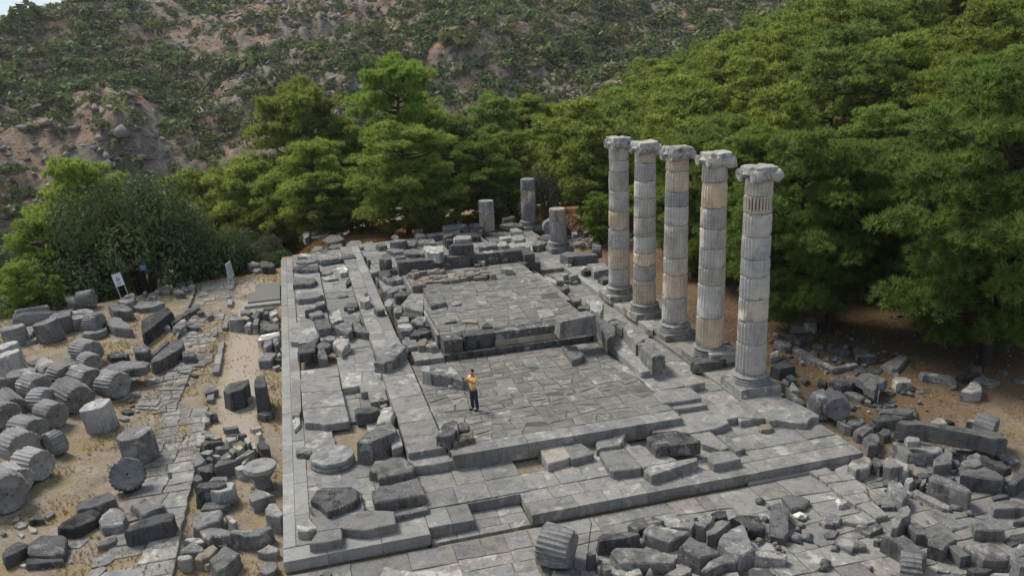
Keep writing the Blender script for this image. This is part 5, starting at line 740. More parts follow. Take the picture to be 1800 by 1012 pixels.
def ground_mat():
    m, n, bs = new_mat('dry_ground'); b = NB(n); g = b.node('ShaderNodeNewGeometry'); v = g.outputs['Position']
    sep = b.node('ShaderNodeSeparateXYZ'); b.l(v, sep.inputs[0])
    big = b.noise(v, .22, 5, .65); mid = b.noise(v, 1.1, 6, .7, .3); fine = b.noise(v, 9, 6, .75)
    c = b.mix(b.ramp(mid, .35, .65), (.27, .215, .16), (.43, .37, .30))
    c = b.mix(b.math('MULTIPLY', b.ramp(b.noise(v, .55, 6, .75, .5), .47, .56), .75), c, (.34, .26, .13))
    c = b.mix(b.ramp(fine, .35, .7), b.mix(1., c, (.62, .6, .58), 'MULTIPLY'), c)
    # pine litter to the right under the trees, redder soil to the back
    rx = b.math('ADD', sep.outputs[0], b.ramp(mid, 0, 1, -2, 2)); lit = b.ramp(rx, 20.8, 23.5)
    lit2 = b.math('MULTIPLY', b.ramp(sep.outputs[1], -3, 5), lit)
    litc = b.mix(b.ramp(fine, .35, .65), (.075, .042, .026), (.20, .125, .08))
    litc = b.mix(b.math('MULTIPLY', b.ramp(big, .5, .6), .8), litc, (.17, .115, .05))
    c = b.mix(b.math('MULTIPLY', lit2, .92), c, litc)
    back = b.ramp(sep.outputs[1], 41, 46)
    bc = b.mix(b.ramp(mid, .4, .6), (.24, .115, .05), (.36, .20, .09))
    c = b.mix(b.math('MULTIPLY', back, .85), c, bc)
    pth = b.math('MULTIPLY', b.math('MULTIPLY', b.ramp(b.math('ABSOLUTE', b.math('ADD', b.math('ADD', sep.outputs[0], 2.0), b.ramp(mid, 0, 1, -.8, .8))), 1.3, .6), b.ramp(sep.outputs[1], 6, 10)), b.ramp(sep.outputs[1], 39, 36))
    c = b.mix(b.math('MULTIPLY', pth, .8), c, b.mix(fine, (.36, .29, .225), (.46, .39, .32)))
    # far hillside: pinkish grey scree, grey rock and reddish soil
    far = b.ramp(sep.outputs[1], 78, 100)
    rk = b.noise(b.scalevec(v, (.35, .35, .12)), 1.0, 7, .75, .8); rb = b.noise(v, .05, 6, .75)
    hc = b.mix(b.ramp(rb, .42, .58), (.36, .205, .11), (.30, .25, .20))
    hc = b.mix(b.ramp(rk, .44, .60), hc, (.12, .108, .095))
    hc = b.mix(b.math('MULTIPLY', b.ramp(b.noise(v, .5, 6, .8), .52, .62), .8), hc, (.34, .305, .26))
    sl = b.node('ShaderNodeSeparateXYZ'); b.l(g.outputs['Normal'], sl.inputs[0])
    stp = b.ramp(sl.outputs[2], .80, .6)
    hc = b.mix(b.math('MULTIPLY', stp, .85), hc, b.mix(b.ramp(rk, .4, .62), (.32, .285, .24), (.10, .09, .08)))
    c = b.mix(far, c, hc)
    vo = b.node('ShaderNodeTexVoronoi', feature='F1'); vo.inputs['Scale'].default_value = 5; b.l(v, vo.inputs['Vector'])
    sp = b.math('MULTIPLY', b.math('LESS_THAN', vo.outputs['Distance'], b.ramp(b.noise(v, 13, 2), .35, .7, .02, .22)), b.ramp(b.noise(v, .8, 3), .45, .55))
    c = b.mix(b.math('MULTIPLY', b.math('MULTIPLY', sp, .8), b.ramp(far, 0, 1, 1, 0)), c, (.42, .40, .37))
    b.l(c, bs.inputs['Base Color']); bs.inputs['Roughness'].default_value = 1; bs.inputs['Specular IOR Level'].default_value = .1
    nb = b.bump(fine, .8, .08); nb = b.bump(b.noise(v, 30, 4, .8), .5, .03, nb); nb = b.bump(b.math('MULTIPLY', b.noise(v, .7, 6, .75), far), .8, 1.1, nb); b.l(nb, bs.inputs['Normal'])
    return m
M['ground'] = ground_mat()
def leaf_mat(name, dark, light, trans=.35, attr=False, rough=.7):
    m, n, bs = new_mat(name); b = NB(n); g = b.node('ShaderNodeNewGeometry'); oi = b.node('ShaderNodeObjectInfo')
    tc = b.node('ShaderNodeTexCoord')
    cl = b.noise(tc.outputs['Object'], .9, 3)
    f = b.math('ADD', b.math('MULTIPLY', g.outputs['Random Per Island'], .55), b.ramp(cl, .35, .65, 0, .45))
    c = b.mix(f, dark, light)
    if attr:
        at = b.node('ShaderNodeAttribute', attribute_name='tint'); c = b.mix(1., c, at.outputs['Color'], 'MULTIPLY')
    else:
        c = b.mix(1., c, oi.outputs['Color'], 'MULTIPLY')
    b.l(c, bs.inputs['Base Color']); bs.inputs['Roughness'].default_value = rough; bs.inputs['Specular IOR Level'].default_value = .15
    tr = b.node('ShaderNodeBsdfTranslucent'); b.l(c, tr.inputs[0]); ms = b.node('ShaderNodeMixShader'); ms.inputs[0].default_value = trans
    b.l(bs.outputs[0], ms.inputs[1]); b.l(tr.outputs[0], ms.inputs[2]); b.l(ms.outputs[0], n.nodes['Material Output'].inputs[0])
    return m
M['needles'] = leaf_mat('pine_needles', (.085, .135, .035), (.42, .49, .12), .55)
M['oak'] = leaf_mat('dark_oak_leaves', (.035, .058, .02), (.14, .18, .065), .3)
M['olive'] = leaf_mat('olive_leaves', (.06, .075, .035), (.16, .17, .09), .3)
M['scrub'] = leaf_mat('scrub_leaves', (.075, .09, .045), (.20, .22, .11), .3, attr=True)
M['grass'] = leaf_mat('dry_grass_blades', (.22, .14, .05), (.46, .33, .14), .3)
M['brush'] = leaf_mat('dry_brush', (.20, .10, .035), (.42, .25, .10), .3)
def plain(name, col, rough=.7, metal=0, bump=0.):
    m, n, bs = new_mat(name); b = NB(n); tc = b.node('ShaderNodeTexCoord')
    f = b.noise(tc.outputs['Object'], 9, 4); c = b.mix(b.ramp(f, .3, .7), tuple(x*.82 for x in col), tuple(min(1, x*1.12) for x in col))
    b.l(c, bs.inputs['Base Color']); bs.inputs['Roughness'].default_value = rough; bs.inputs['Metallic'].default_value = metal
    if bump: b.l(b.bump(b.noise(tc.outputs['Object'], 20, 4), .5, bump), bs.inputs['Normal'])
    return m
M['bark'] = plain('pine_bark', (.06, .045, .035), .95, 0, .04)
M['timber'] = plain('grey_timber', (.20, .19, .165), .9, 0, .01)
M['post'] = plain('galvanised_post', (.45, .45, .44), .5)
M['signwhite'] = plain('sign_white', (.70, .70, .72), .5)
M['signblue'] = plain('sign_blue', (.035, .09, .17), .5)
M['signdark'] = plain('sign_slate', (.06, .075, .10), .5)
M['signpurple'] = plain('sign_print', (.30, .14, .28), .6)
M['signtext'] = plain('sign_lettering', (.42, .46, .50), .6)
M['iron'] = plain('rusty_iron', (.02, .016, .014), .8)
# ---------------------------------------------------------------- ground and hillside
def terr(x, y):
    x = np.asarray(x, float); y = np.asarray(y, float)
    base = np.where(x < -3.3, -.52, np.where(x < .6, -.68, -.62))
    base = base+.05*(fbm(x, y, .5, 3)-.5)+np.where(x > 20.8, np.clip((x-20.8)/2, 0, 1)*.22, 0)
    rise = .36*np.clip(x-31, 0, 60)**1.0*np.clip((x-31)/6, 0, 1)
    rise = rise+.55*np.clip(fbm(x, y, .12, 8)-.3, 0, 1)*np.clip((x-24)/4, 0, 1)
    ye = np.where(x < 0, 40.2+.42*x, np.where(x < 7, 40.2+x*1.7, 52.1)); sl = np.clip(.5-.02*(x+5), .18, .5)
    ye = ye+1.2*(fbm(x, y, .25, 5)-.5)
    fall = sl*np.clip(y-ye, 0, 75)
    left = .6*np.clip(-21-x, 0, 30)
    z = base+rise-fall-left
    bump = np.clip(1-((x-2.5)/3.5)**2-((y-46)/4)**2, 0, 1)*.6
    z = z+bump
    z = np.maximum(z, -26+.03*x)
    # far mountain
    dx = x-CAMP[0]; dy = y-CAMP[1]; r = np.hypot(dx, dy); az = np.degrees(np.arctan2(dx, dy))
    foot = 150+.5*(az+15)+14*(fbm(az, r*0, .09, 21)-.5)
    k = r-foot
    spur = (fbm(x, y, .012, 31, 5)-.5)*26+(np.abs(fbm(x, y, .03, 41, 4)-.5))*16+(fbm(x, y, .16, 43, 4)-.5)*3.2
    mz = -26+.36*k+spur*np.clip(k/60, 0, 1)
    ridge = 14.4+r*np.tan(np.radians(np.clip(2.7+(az+15.2)*.42, 1.5, 9)))+1.5*(fbm(x, y, .08, 3)-.5)
    mz = np.minimum(mz, ridge-np.clip(r-300, 0, 400)*.12)
    crag = np.clip((fbm(x, y, .035, 51, 4)-.52)*9, 0, 1)
    mz = mz+crag*(4.5*np.abs(fbm(x, y, .16, 61, 5)-.5)*2+1.2)*np.clip(k/30, 0, 1)
    cliff = np.clip(1-((az+10.3)/2.6)**2, 0, 1)*np.clip((r-196)/7, 0, 1)*np.clip(1-(r-215)/60, 0, 1)
    mz = mz+cliff*(7+5*(fbm(x, y, .2, 66, 4)-.5))
    return np.where(k > 0, np.maximum(z, mz), z), k, crag, cliff, az, r
def T(x, y): return float(terr(np.array([x]), np.array([y]))[0][0])
def axis(parts):
    out = []
    for a, b_, st in parts: out += list(np.arange(a, b_, st))
    return np.array(out)
xs = axis([(-420, -150, 12), (-150, -26, 2.6), (-26, 48, .38), (48, 210, 2.6), (210, 520, 12)])
ys = axis([(-60, -13, 5), (-13, 58, .38), (58, 100, 1.6), (100, 340, 2.2), (340, 560, 10)])
X, Y = np.meshgrid(xs, ys); Z = terr(X, Y)[0]
nx, ny = len(xs), len(ys); idx = np.arange(nx*ny).reshape(ny, nx)
F = np.stack([idx[:-1, :-1], idx[:-1, 1:], idx[1:, 1:], idx[1:, :-1]], -1).reshape(-1, 4)
gm = mesh_np('ground', np.stack([X, Y, Z], -1).reshape(-1, 3), F, True)
ground = tag(link('ground', gm, M['ground']), 'dry sandy ground of the terrace running on into the rocky hillside', kind='structure')
# ---------------------------------------------------------------- stone pieces
def ring_prism(poly, z0, z1, ch=.03, flare=0., jit=.0, tilt=(0, 0)):
    """chamfered prism: top ring inset, shoulder ring, foot ring (with cap)"""
    n = len(poly); cx = sum(p[0] for p in poly)/n; cy = sum(p[1] for p in poly)/n
    a = sum(poly[i][0]*poly[(i+1) % n][1]-poly[(i+1) % n][0]*poly[i][1] for i in range(n))
    if a < 0: poly = poly[::-1]
    def tz(x, y): return tilt[0]*(x-cx)+tilt[1]*(y-cy)
    V = []
    for (x, y) in poly:
        d = math.hypot(x-cx, y-cy) or 1; k = max(0, 1-ch*1.2/d); V.append((cx+(x-cx)*k, cy+(y-cy)*k, z1+tz(x, y)))
    for (x, y) in poly: V.append((x+random.uniform(-jit, jit), y+random.uniform(-jit, jit), z1-ch+tz(x, y)))
    for (x, y) in poly:
        d = math.hypot(x-cx, y-cy) or 1; k = 1+flare/d; V.append((cx+(x-cx)*k, cy+(y-cy)*k, z0))
    Fc = [list(range(n))]
    for r_ in (0, 1):
        for i in range(n):
            j = (i+1) % n; Fc.append([r_*n+j, r_*n+i, (r_+1)*n+i, (r_+1)*n+j])
    Fc.append([2*n+i for i in range(n)][::-1])
    return V, Fc
def piece(name, poly, z0, z1, mat, parent, ch=.025, jit=.0, color=None, edge=0.):
    if edge:
        q = []
        n = len(poly)
        for i in range(n):
            x0, y0 = poly[i]; x1, y1 = poly[(i+1) % n]; L = math.hypot(x1-x0, y1-y0); q.append((x0, y0))
            if L > .35:
                nx_, ny_ = (y1-y0)/L, -(x1-x0)/L; e = random.uniform(-edge, edge*.3); t = random.uniform(.35, .65)
                q.append((x0+(x1-x0)*t+nx_*e, y0+(y1-y0)*t+ny_*e))
        poly = q
    V, Fc = ring_prism(poly, z0, z1, ch, 0, jit, (random.uniform(-.006, .006), random.uniform(-.006, .006)))
    me = bpy.data.meshes.new(name); me.from_pydata(V, [], Fc); me.update()
    return link(name, me, mat, parent, color=color or tone('m', .16))
def rock_mesh(name, poly, z0, z1, seed, rough=1.0, smooth_ang=24):
    """a broken block: chamfered prism, tilted, subdivided and knocked about"""
    rnd = random.Random(seed); n = len(poly)
    cx = sum(p[0] for p in poly)/n; cy = sum(p[1] for p in poly)/n
    size = math.sqrt(abs(sum(poly[i][0]*poly[(i+1) % n][1]-poly[(i+1) % n][0]*poly[i][1] for i in range(n)))/2)
    h = z1-z0; st = random.getstate(); random.seed(seed)
    tl = min(.10, .12*h/max(size, .3)); V, Fc = ring_prism(poly, z0-.06, z1, min(.055*size, .16*h, .045), rnd.uniform(-.02, .14)*min(h, .8), .015*size, (rnd.uniform(-tl, tl), rnd.uniform(-tl, tl)))
    random.setstate(st)
    V = [(x-cx, y-cy, z-z0) for x, y, z in V]
    bm = bmesh.new(); vs = [bm.verts.new(v) for v in V]
    for f in Fc:
        try: bm.faces.new([vs[i] for i in f])
        except ValueError: pass
    bmesh.ops.triangulate(bm, faces=[f for f in bm.faces if len(f.verts) > 4])
    for _ in range(2):
        es = [e for e in bm.edges if e.calc_length() > max(.16, size*.16)]
        if es: bmesh.ops.subdivide_edges(bm, edges=es, cuts=1, use_grid_fill=True)
    bm.normal_update(); amp = .035*min(1.2, max(size, .35))*rough; off = Vector((seed*3.7 % 91, seed*1.3 % 57, 0))
    for v in bm.verts:
        p = v.co+off; d = mnoise.noise(p*1.7/max(size, .5))*amp*.9+mnoise.noise(p*4.5)*amp*.75+mnoise.noise(p*11)*amp*.25
        chip = mnoise.noise(p*2.6+Vector((9, 9, 9)))
        if chip > .32 and v.co.z > .3*h: d -= (chip-.32)*amp*5
        v.co += v.normal*d
    me = bpy.data.meshes.new(name); bm.to_mesh(me); bm.free()
    me.polygons.foreach_set('use_smooth', [True]*len(me.polygons)); me.set_sharp_from_angle(angle=R(smooth_ang))
    return me, cx, cy, size
# fluted drum, axis along +Z, base at z=0
def fluted_mesh(name, r, L, seed, wear=.02, r2=None, depth=.045, nf=24, rings=5, broken=0., stain=0.):
    r2 = r2 or r; per = 6; N = nf*per; V = []; Fc = []; off = Vector((seed*2.31 % 71, seed*.77 % 33, seed % 7))
    prof = [0, .75, 1, 1, .75, 0][:per]
    for k in range(rings+2):
        if k == 0: z, ins = 0, .03
        elif k == rings+1: z, ins = L, .03
        else: z, ins = .03+(L-.06)*(k-1)/(rings-1), 0
        rr = r+(r2-r)*z/L-ins
        for i in range(N):
            a = 2*math.pi*i/N; fl = depth*prof[i % per]
            q = Vector((math.cos(a), math.sin(a), 0)); p = q*rr+Vector((0, 0, z))
            w = mnoise.noise(p*1.8+off)*wear*2+mnoise.noise(p*6+off)*wear
            er = mnoise.noise(p*.9+off*2); fl *= 1-min(.9, max(0, er-.12)*3.2)
            d = rr-fl+min(0, w)
            if broken and er > .30-broken*.3: d -= (er-.30+broken*.3)*broken
            if k in (0, 1, rings, rings+1): d -= max(0, mnoise.noise(p*2.7+off*3)-.05)*.14
            zz = z
            if k in (0, rings+1): zz += mnoise.noise(p*2+off)*wear*1.2
            V.append((q.x*d, q.y*d, zz))
    for k in range(rings+1):
        for i in range(N):
            j = (i+1) % N; Fc.append((k*N+i, k*N+j, (k+1)*N+j, (k+1)*N+i))
    # caps with an inner ring so that worn hollows read
    for (k, sgn) in ((0, -1), (rings+1, 1)):
        b0 = len(V); z = 0 if k == 0 else L
        for fr in (.62, .075, .06):
            for i in range(0, N, per):
                a = 2*math.pi*i/N; rr = (r if k == 0 else r2)*fr; p = Vector((math.cos(a)*rr, math.sin(a)*rr, z))
                V.append((p.x, p.y, z-sgn*(.02 if fr > .06 else .12)+mnoise.noise(p*2.4+off)*wear*1.6))
        m_ = N//per
        for i in range(m_):
            j = (i+1) % m_; o = [k*N+(i*per+t) % N for t in range(per+1)]
            if sgn > 0: Fc.append(o+[b0+j, b0+i]); Fc += [(b0+i, b0+j, b0+m_+j, b0+m_+i), (b0+m_+i, b0+m_+j, b0+2*m_+j, b0+2*m_+i)]
            else: Fc.append((o+[b0+j, b0+i])[::-1]); Fc += [(b0+m_+i, b0+m_+j, b0+j, b0+i), (b0+2*m_+i, b0+2*m_+j, b0+m_+j, b0+m_+i)]
        c = [b0+2*m_+i for i in range(m_)]; Fc.append(c if sgn > 0 else c[::-1])
    me = bpy.data.meshes.new(name); me.from_pydata(V, [], Fc); me.update()
    me.polygons.foreach_set('use_smooth', [True]*len(me.polygons)); me.set_sharp_from_angle(angle=R(42))
    if stain:      # soot left in the flutes of this one drum, round its front half
        at = me.attributes.new('stain', 'FLOAT', 'POINT'); vals = [0.]*len(V)
        for k in range(rings+2):
            for i in range(N):
                a = 2*math.pi*i/N; zf = V[k*N+i][2]/L
                if prof[i % per] == 1 and .2 < zf < .95 and math.cos(a-stain) > .1: vals[k*N+i] = min(1, .95-.25*abs(mnoise.noise(Vector((i*.7, k, 0)))))
        at.data.foreach_set('value', vals)
    return me
def lathe_mesh(name, prof, seed, N=64, wear=.015):
    V = []; Fc = []; off = Vector((seed*1.7 % 31, seed*.7 % 13, 0)); K = len(prof)
    for (r, z) in prof:
        for i in range(N):
            a = 2*math.pi*i/N; p = Vector((math.cos(a)*r, math.sin(a)*r, z)); w = mnoise.noise(p*2.2+off)*wear*2+mnoise.noise(p*7+off)*wear*.6
            V.append((math.cos(a)*(r+min(w, .004)), math.sin(a)*(r+min(w, .004)), z+w*.3))
    for k in range(K-1):
        for i in range(N):
            j = (i+1) % N; Fc.append((k*N+i, k*N+j, (k+1)*N+j, (k+1)*N+i))
    Fc.append(tuple(range(N))[::-1]); Fc.append(tuple((K-1)*N+i for i in range(N)))
    me = bpy.data.meshes.new(name); me.from_pydata(V, [], Fc); me.update()
    me.polygons.foreach_set('use_smooth', [True]*len(me.polygons)); me.set_sharp_from_angle(angle=R(35))
    return me
# ---------------------------------------------------------------- the temple platform
plat = tag(empty('temple_platform'), 'long stepped grey marble temple platform with a paved porch and raised inner floor', 'temple platform')
def rows(x0, y0, x1, y1, dx, dy, along='x', jx=.18):
    out = []
    if along == 'x':
        ny_ = max(1, round((y1-y0)/dy))
        for i in range(ny_):
            a = y0+(y1-y0)*i/ny_; b_ = y0+(y1-y0)*(i+1)/ny_; n_ = max(1, round((x1-x0)/dx)); c = [x0]+[x0+(x1-x0)*(k+random.uniform(-jx, jx))/n_ for k in range(1, n_)]+[x1]
            for k in range(n_): out.append([(c[k], a), (c[k+1], a), (c[k+1], b_), (c[k], b_)])
    else:
        for q in rows(y0, x0, y1, x1, dx, dy, 'x', jx): out.append([(p[1], p[0]) for p in q][::-1])
    return out
def inset(poly, g):
    n = len(poly); cx = sum(p[0] for p in poly)/n; cy = sum(p[1] for p in poly)/n; out = []
    ar = sum(poly[i][0]*poly[(i+1) % n][1]-poly[(i+1) % n][0]*poly[i][1] for i in range(n)); s = 1 if ar > 0 else -1
    for i in range(n):
        p0, p1, p2 = poly[i-1], poly[i], poly[(i+1) % n]
        def nrm(a, b_):
            L = math.hypot(b_[0]-a[0], b_[1]-a[1]) or 1; return (-(b_[1]-a[1])/L*s, (b_[0]-a[0])/L*s)
        n1, n2 = nrm(p0, p1), nrm(p1, p2); mx, my = n1[0]+n2[0], n1[1]+n2[1]; L = math.hypot(mx, my) or 1
        k = g/max(.45, (mx*n1[0]+my*n1[1])/L); out.append((p1[0]+mx/L*k, p1[1]+my/L*k))
    return out
def bsp(poly, amax, rnd, ang=.22, ratio=1.35):
    def area(p): return abs(sum(p[i][0]*p[(i+1) % len(p)][1]-p[(i+1) % len(p)][0]*p[i][1] for i in range(len(p))))/2
    out = []; st = [poly]
    while st:
        p = st.pop(); A = area(p)
        xs_ = [q[0] for q in p]; ys_ = [q[1] for q in p]; w, h = (max(xs_)-min(xs_)), (max(ys_)-min(ys_))
        if A < amax*rnd.uniform(.55, 1.5) and max(w/ratio, h) < 2.0*math.sqrt(amax): out.append(p); continue
        t = rnd.uniform(.36, .64); a = rnd.gauss(0, ang)*min(1, 2.2/max(w, h))
        if w > h*ratio*rnd.uniform(.8, 1.25): nrm = (math.cos(a), math.sin(a)); c = (min(xs_)+w*t, (min(ys_)+max(ys_))/2)
        else: nrm = (-math.sin(a), math.cos(a)); c = ((min(xs_)+max(xs_))/2, min(ys_)+h*t)
        L, Rr = [], []
        for i in range(len(p)):
            u, v = p[i], p[(i+1) % len(p)]; du = (u[0]-c[0])*nrm[0]+(u[1]-c[1])*nrm[1]; dv = (v[0]-c[0])*nrm[0]+(v[1]-c[1])*nrm[1]
            (L if du <= 0 else Rr).append(u)
            if du*dv < 0:
                k = du/(du-dv); q = (u[0]+(v[0]-u[0])*k, u[1]+(v[1]-u[1])*k); L.append(q); Rr.append(q)
        if len(L) < 3 or len(Rr) < 3: out.append(p); continue
        st += [L, Rr]
    return out
def course(name, polys, z1, th, mat, g=.006, jz=.012, edge=0., skip=(), ch=.012, par=None, t='m'):
    for q in polys:
        cx = sum(p[0] for p in q)/len(q); cy = sum(p[1] for p in q)/len(q)
        if any(a <= cx <= c and b_ <= cy <= d for a, b_, c, d in skip): continue
        if not in_view(cx, cy, z1, 90) or (name == 'paving_stone' and random.random() < .008): continue
        dz = random.uniform(-jz, jz)
        piece(name, inset(q, g), z1-th, z1+dz, mat, par or plat, ch, 0, tone(t, .16), edge)
def core(x0, y0, x1, y1, z1, z0=-.9, name='fill'):
    V, Fc = ring_prism([(x0, y0), (x1, y0), (x1, y1), (x0, y1)], z0, z1, .01)
    me = bpy.data.meshes.new(name); me.from_pydata(V, [], Fc); me.update(); o = link(name, me, M['ground'], plat); return o
# cores (earth fill seen in gaps)
core(.04, 1.45, 20.42, 41.5, -.14, name='earth_fill'); core(.04, .06, 4.4, 1.449, -.15, name='earth_fill')
core(4.401, .5, 6.0, 1.449, -.15, name='earth_fill'); core(7.88, .06, 20.42, 1.449, -.15, name='earth_fill')
core(5.95, 4.1, 15.2, 13.2, .565, -.15, name='earth_fill'); core(7.7, 14.0, 15.05, 26.6, 1.445, -.15, name='earth_fill'); core(6.1, 13.3, 7.69, 27, .72, -.15, name='earth_fill')
core(6.0, .02, 7.8, 1.44, -.42, name='earth_fill'); core(15.25, 4.5, 16.2, 13.9, .28, -.15, name='earth_fill')
# lowest course
M['joint'] = plain('dark_joint_soil', (.10, .088, .07), 1)
for o_ in list(plat.children):
    if o_.name.startswith('earth_fill') and max(v_.co.z for v_ in o_.data.vertices) > .5: o_.data.materials.clear(); o_.data.materials.append(M['joint'])
course('step_block', rows(0, 0, 4.5, .72, 1.5, .72), 0, .38, M['concrete'])
course('step_block', rows(0, .72, .39, 40, 2.4, .39, 'y'), 0, .6, M['concrete'])
course('step_block', rows(.39, .72, .86, 40, 1.9, .47, 'y'), .03, .5, M['concrete'])
course('step_block', rows(4.5, .36, 6.0, 1.45, .75, 1.09), 0, .38, M['paving'])
course('step_block', rows(7.83, 0, 20.46, .75, 1.35, .75), 0, .38, M['paving'])
course('step_block', rows(7.83, .75, 20.46, 1.5, 1.1, .75), 0.0, .35, M['paving'])
course('step_block', rows(15.7, -.16, 20.56, .0, 2.1, .16), -.30, .5, M['paving'])
course('step_block', rows(.86, .72, 4.5, 14, 1.35, 1.2), .0, .3, M['paving'], skip=[(2.5, 5.8, 2.9, 9)], jz=.02)
course('step_block', rows(4.5, 1.45, 8.2, 3.75, 1.2, 1.15), .03, .32, M['paving'])
course('step_block', rows(6.0, 1.38, 7.83, 1.45, .95, .07), .0, .36, M['paving'])
course('step_block', rows(8.2, 1.5, 20.4, 3.75, 1.15, 1.12), .03, .32, M['paving'], skip=[(8.1, 2.5, 9.4, 3.8), (12.4, 2.6, 13.6, 3.8)], jz=.02)
course('step_block', rows(16.2, 3.75, 20.46, 5, 1.4, 1.2), .02, .32, M['paving'])
course('step_block', rows(19.9, 5, 20.46, 41, 2.2, .56, 'y'), .0, .5, M['paving'])
course('paving_slab', rows(4.52, .0, 7.81, .35, .9, .35), -.35, .3, M['paving']); course('paving_slab', rows(6.02, .36, 7.81, 1.36, .85, .5), -.35, .3, M['paving'])
# left strips
course('strip_slab', rows(.9, 13.8, 2.64, 40, 1.7, 1.3), .3, .4, M['paving'], skip=[(.9, 15.6, 2.65, 18.6)])
course('strip_slab', rows(2.66, 10.2, 4.46, 16.3, .9, 1.35), .3, .4, M['paving'], skip=[(2.6, 9, 3.7, 12.2)])
course('strip_slab', rows(2.68, 16.3, 4.5, 41, 1.8, 1.4), .16, .3, M['paving'], jz=.03)
course('strip_slab', rows(4.5, 4.42, 5.9, 17.2, 1.4, 1.25), .62, .9, M['paving'])
course('strip_slab', rows(4.5, 17.2, 5.3, 40.5, .8, 1.6), .44, .8, M['paving'], jz=.03)
course('strip_slab', rows(5.3, 17.2, 5.92, 40.5, .62, 2.1), .38, .8, M['concrete'])
course('strip_slab', rows(6.12, 13.0, 7.5, 14.7, .7, .85), .82, .5, M['paving'])
course('strip_slab', rows(6.12, 14.75, 8.6, 29, 1.2, 1.3), .92, .5, M['paving'], skip=[(7.55, 13, 9, 26.3)])
course('strip_slab', rows(7.45, 14.5, 7.62, 26.4, 1.5, .17, 'y'), 1.42, .6, M['paving'])
# porch floor
rnd = random.Random(5)
course('step_block', rows(6.0, 3.72, 15.1, 4.5, 1.6, .78), .6, .62, M['paving'], jz=.008)
course('paving_stone', bsp([(5.95, 4.52), (15.08, 4.52), (15.08, 13.0), (5.95, 13.0)], .58, rnd), .59, .2, M['paving'], g=.0035, edge=.06, jz=.010, ch=.008, t='p')
# cella front steps
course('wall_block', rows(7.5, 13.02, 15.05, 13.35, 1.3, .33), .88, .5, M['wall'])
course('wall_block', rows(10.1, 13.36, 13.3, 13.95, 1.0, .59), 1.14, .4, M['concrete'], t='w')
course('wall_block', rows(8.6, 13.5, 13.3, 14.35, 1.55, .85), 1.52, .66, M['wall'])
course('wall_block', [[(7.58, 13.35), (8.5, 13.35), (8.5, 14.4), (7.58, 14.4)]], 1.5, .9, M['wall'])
# cella floor
course('paving_stone', bsp([(7.64, 14.42), (15.1, 14.42), (15.1, 26.3), (7.64, 26.3)], .72, rnd), 1.47, .2, M['paving'], g=.0045, edge=.06, jz=.010, ch=.008, t='p')
# side wall of the porch and side passage
course('strip_slab', rows(15.12, 14.4, 16.0, 30, 1.0, 1.5), .9, .9, M['paving'], skip=[(15, 15, 16, 19)])
course('strip_slab', rows(16.02, 7.5, 18.65, 14.4, 1.2, 1.3), .12, .3, M['paving'], jz=.02)
course('strip_slab', rows(16.02, 14.4, 18.6, 28, 1.3, 1.9), .06, .3, M['paving'], jz=.015)
course('strip_slab', rows(15.9, 28, 20.1, 41, 1.4, 1.5), .3, .6, M['paving'])
course('kerb_block', rows(18.6, 14.4, 19.0, 28, 2.1, .4, 'y'), .33, .5, M['concrete'])
course('strip_slab', rows(19.0, 14.4, 20.3, 28, 1.3, 1.7), .3, .5, M['paving'])
course('strip_slab', rows(18.4, .95, 20.1, 14.4, 1.7, 1.8), .3, .36, M['paving'], skip=[(18, 0, 21, 2.4)])
course('strip_slab', rows(16.25, 5, 18.38, 7.5, 1.05, 1.25), .26, .36, M['paving'])
# back wall of the cella
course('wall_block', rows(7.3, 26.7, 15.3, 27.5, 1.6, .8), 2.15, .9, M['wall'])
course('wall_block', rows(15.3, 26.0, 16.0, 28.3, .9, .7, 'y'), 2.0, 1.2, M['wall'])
course('strip_slab', rows(4.6, 29.5, 15.6, 41, 1.5, 1.5), .45, .5, M['paving'], jz=.03, skip=[(4.5, 29, 6, 41)])
for (zb, zt, tn, poly) in SLABS:
    if tn == 'w':
        for q in bsp(poly, .16, rnd, .35):
            if random.random() < .14: continue
            piece('wall_stone', inset(q, .012), zb-.02, zt+random.uniform(-.07, .05), M['concrete'], plat, .03, .01, random.choice([(1.0, .84, .72), (.85, .78, .70), (1.15, 1.0, .86), (.7, .66, .62)]), .06)
        continue
    piece('slab', poly, zb-.02, zt+random.uniform(0, .012), M['paving'] if tn != 'w' else M['concrete'], plat, .03, 0, {'m': tone('m'), 'l': (1.35, 1.33, 1.28), 'd': tone('d'), 'w': (1.12, .98, .88)}[tn], .03 if tn != 'w' else .14)
# ---------------------------------------------------------------- pavements
pav = tag(empty('stone_pavement'), kind='structure')
course('paving_slab', bsp([(-.1, -11), (26.5, -11), (26.5, -.18), (-.1, -.18)], 1.5, rnd, .06, 1.6), -.37, .3, M['paving'], g=.009, edge=.05, jz=.014, par=pav)
bedm = ring_prism([(-.1, -11), (26.6, -11), (26.6, -.1), (-.1, -.1)], -.9, -.405, .01)
me = bpy.data.meshes.new('paving_bed'); me.from_pydata(*[bedm[0], [], bedm[1]]); link('paving_bed', me, M['ground'], pav)
street = tag(empty('paved_street'), kind='structure')
def patchy(polys, keep, z1, th, mat, par, name='paving_stone', seed=1):
    for q in polys:
        cx = sum(p[0] for p in q)/len(q); cy = sum(p[1] for p in q)/len(q)
        if float(vn(cx, cy, .8, seed)) > keep: continue
        piece(name, inset(q, .012), z1-th, z1+random.uniform(-.025, .02), mat, par, .02, 0, tone('m', .2), .07)
patchy(bsp([(-5.75, -4), (-3.35, -4), (-3.25, 14.2), (-5.2, 14.2)], .95, rnd, .12, 1.2), .70, -.47, .35, M['paving'], street)
patchy(bsp([(-6.6, 14.2), (-4.7, 14.2), (-4.4, 21), (-6.4, 21)], .35, rnd, .25), .5, -.44, .2, M['paving'], street, seed=3)
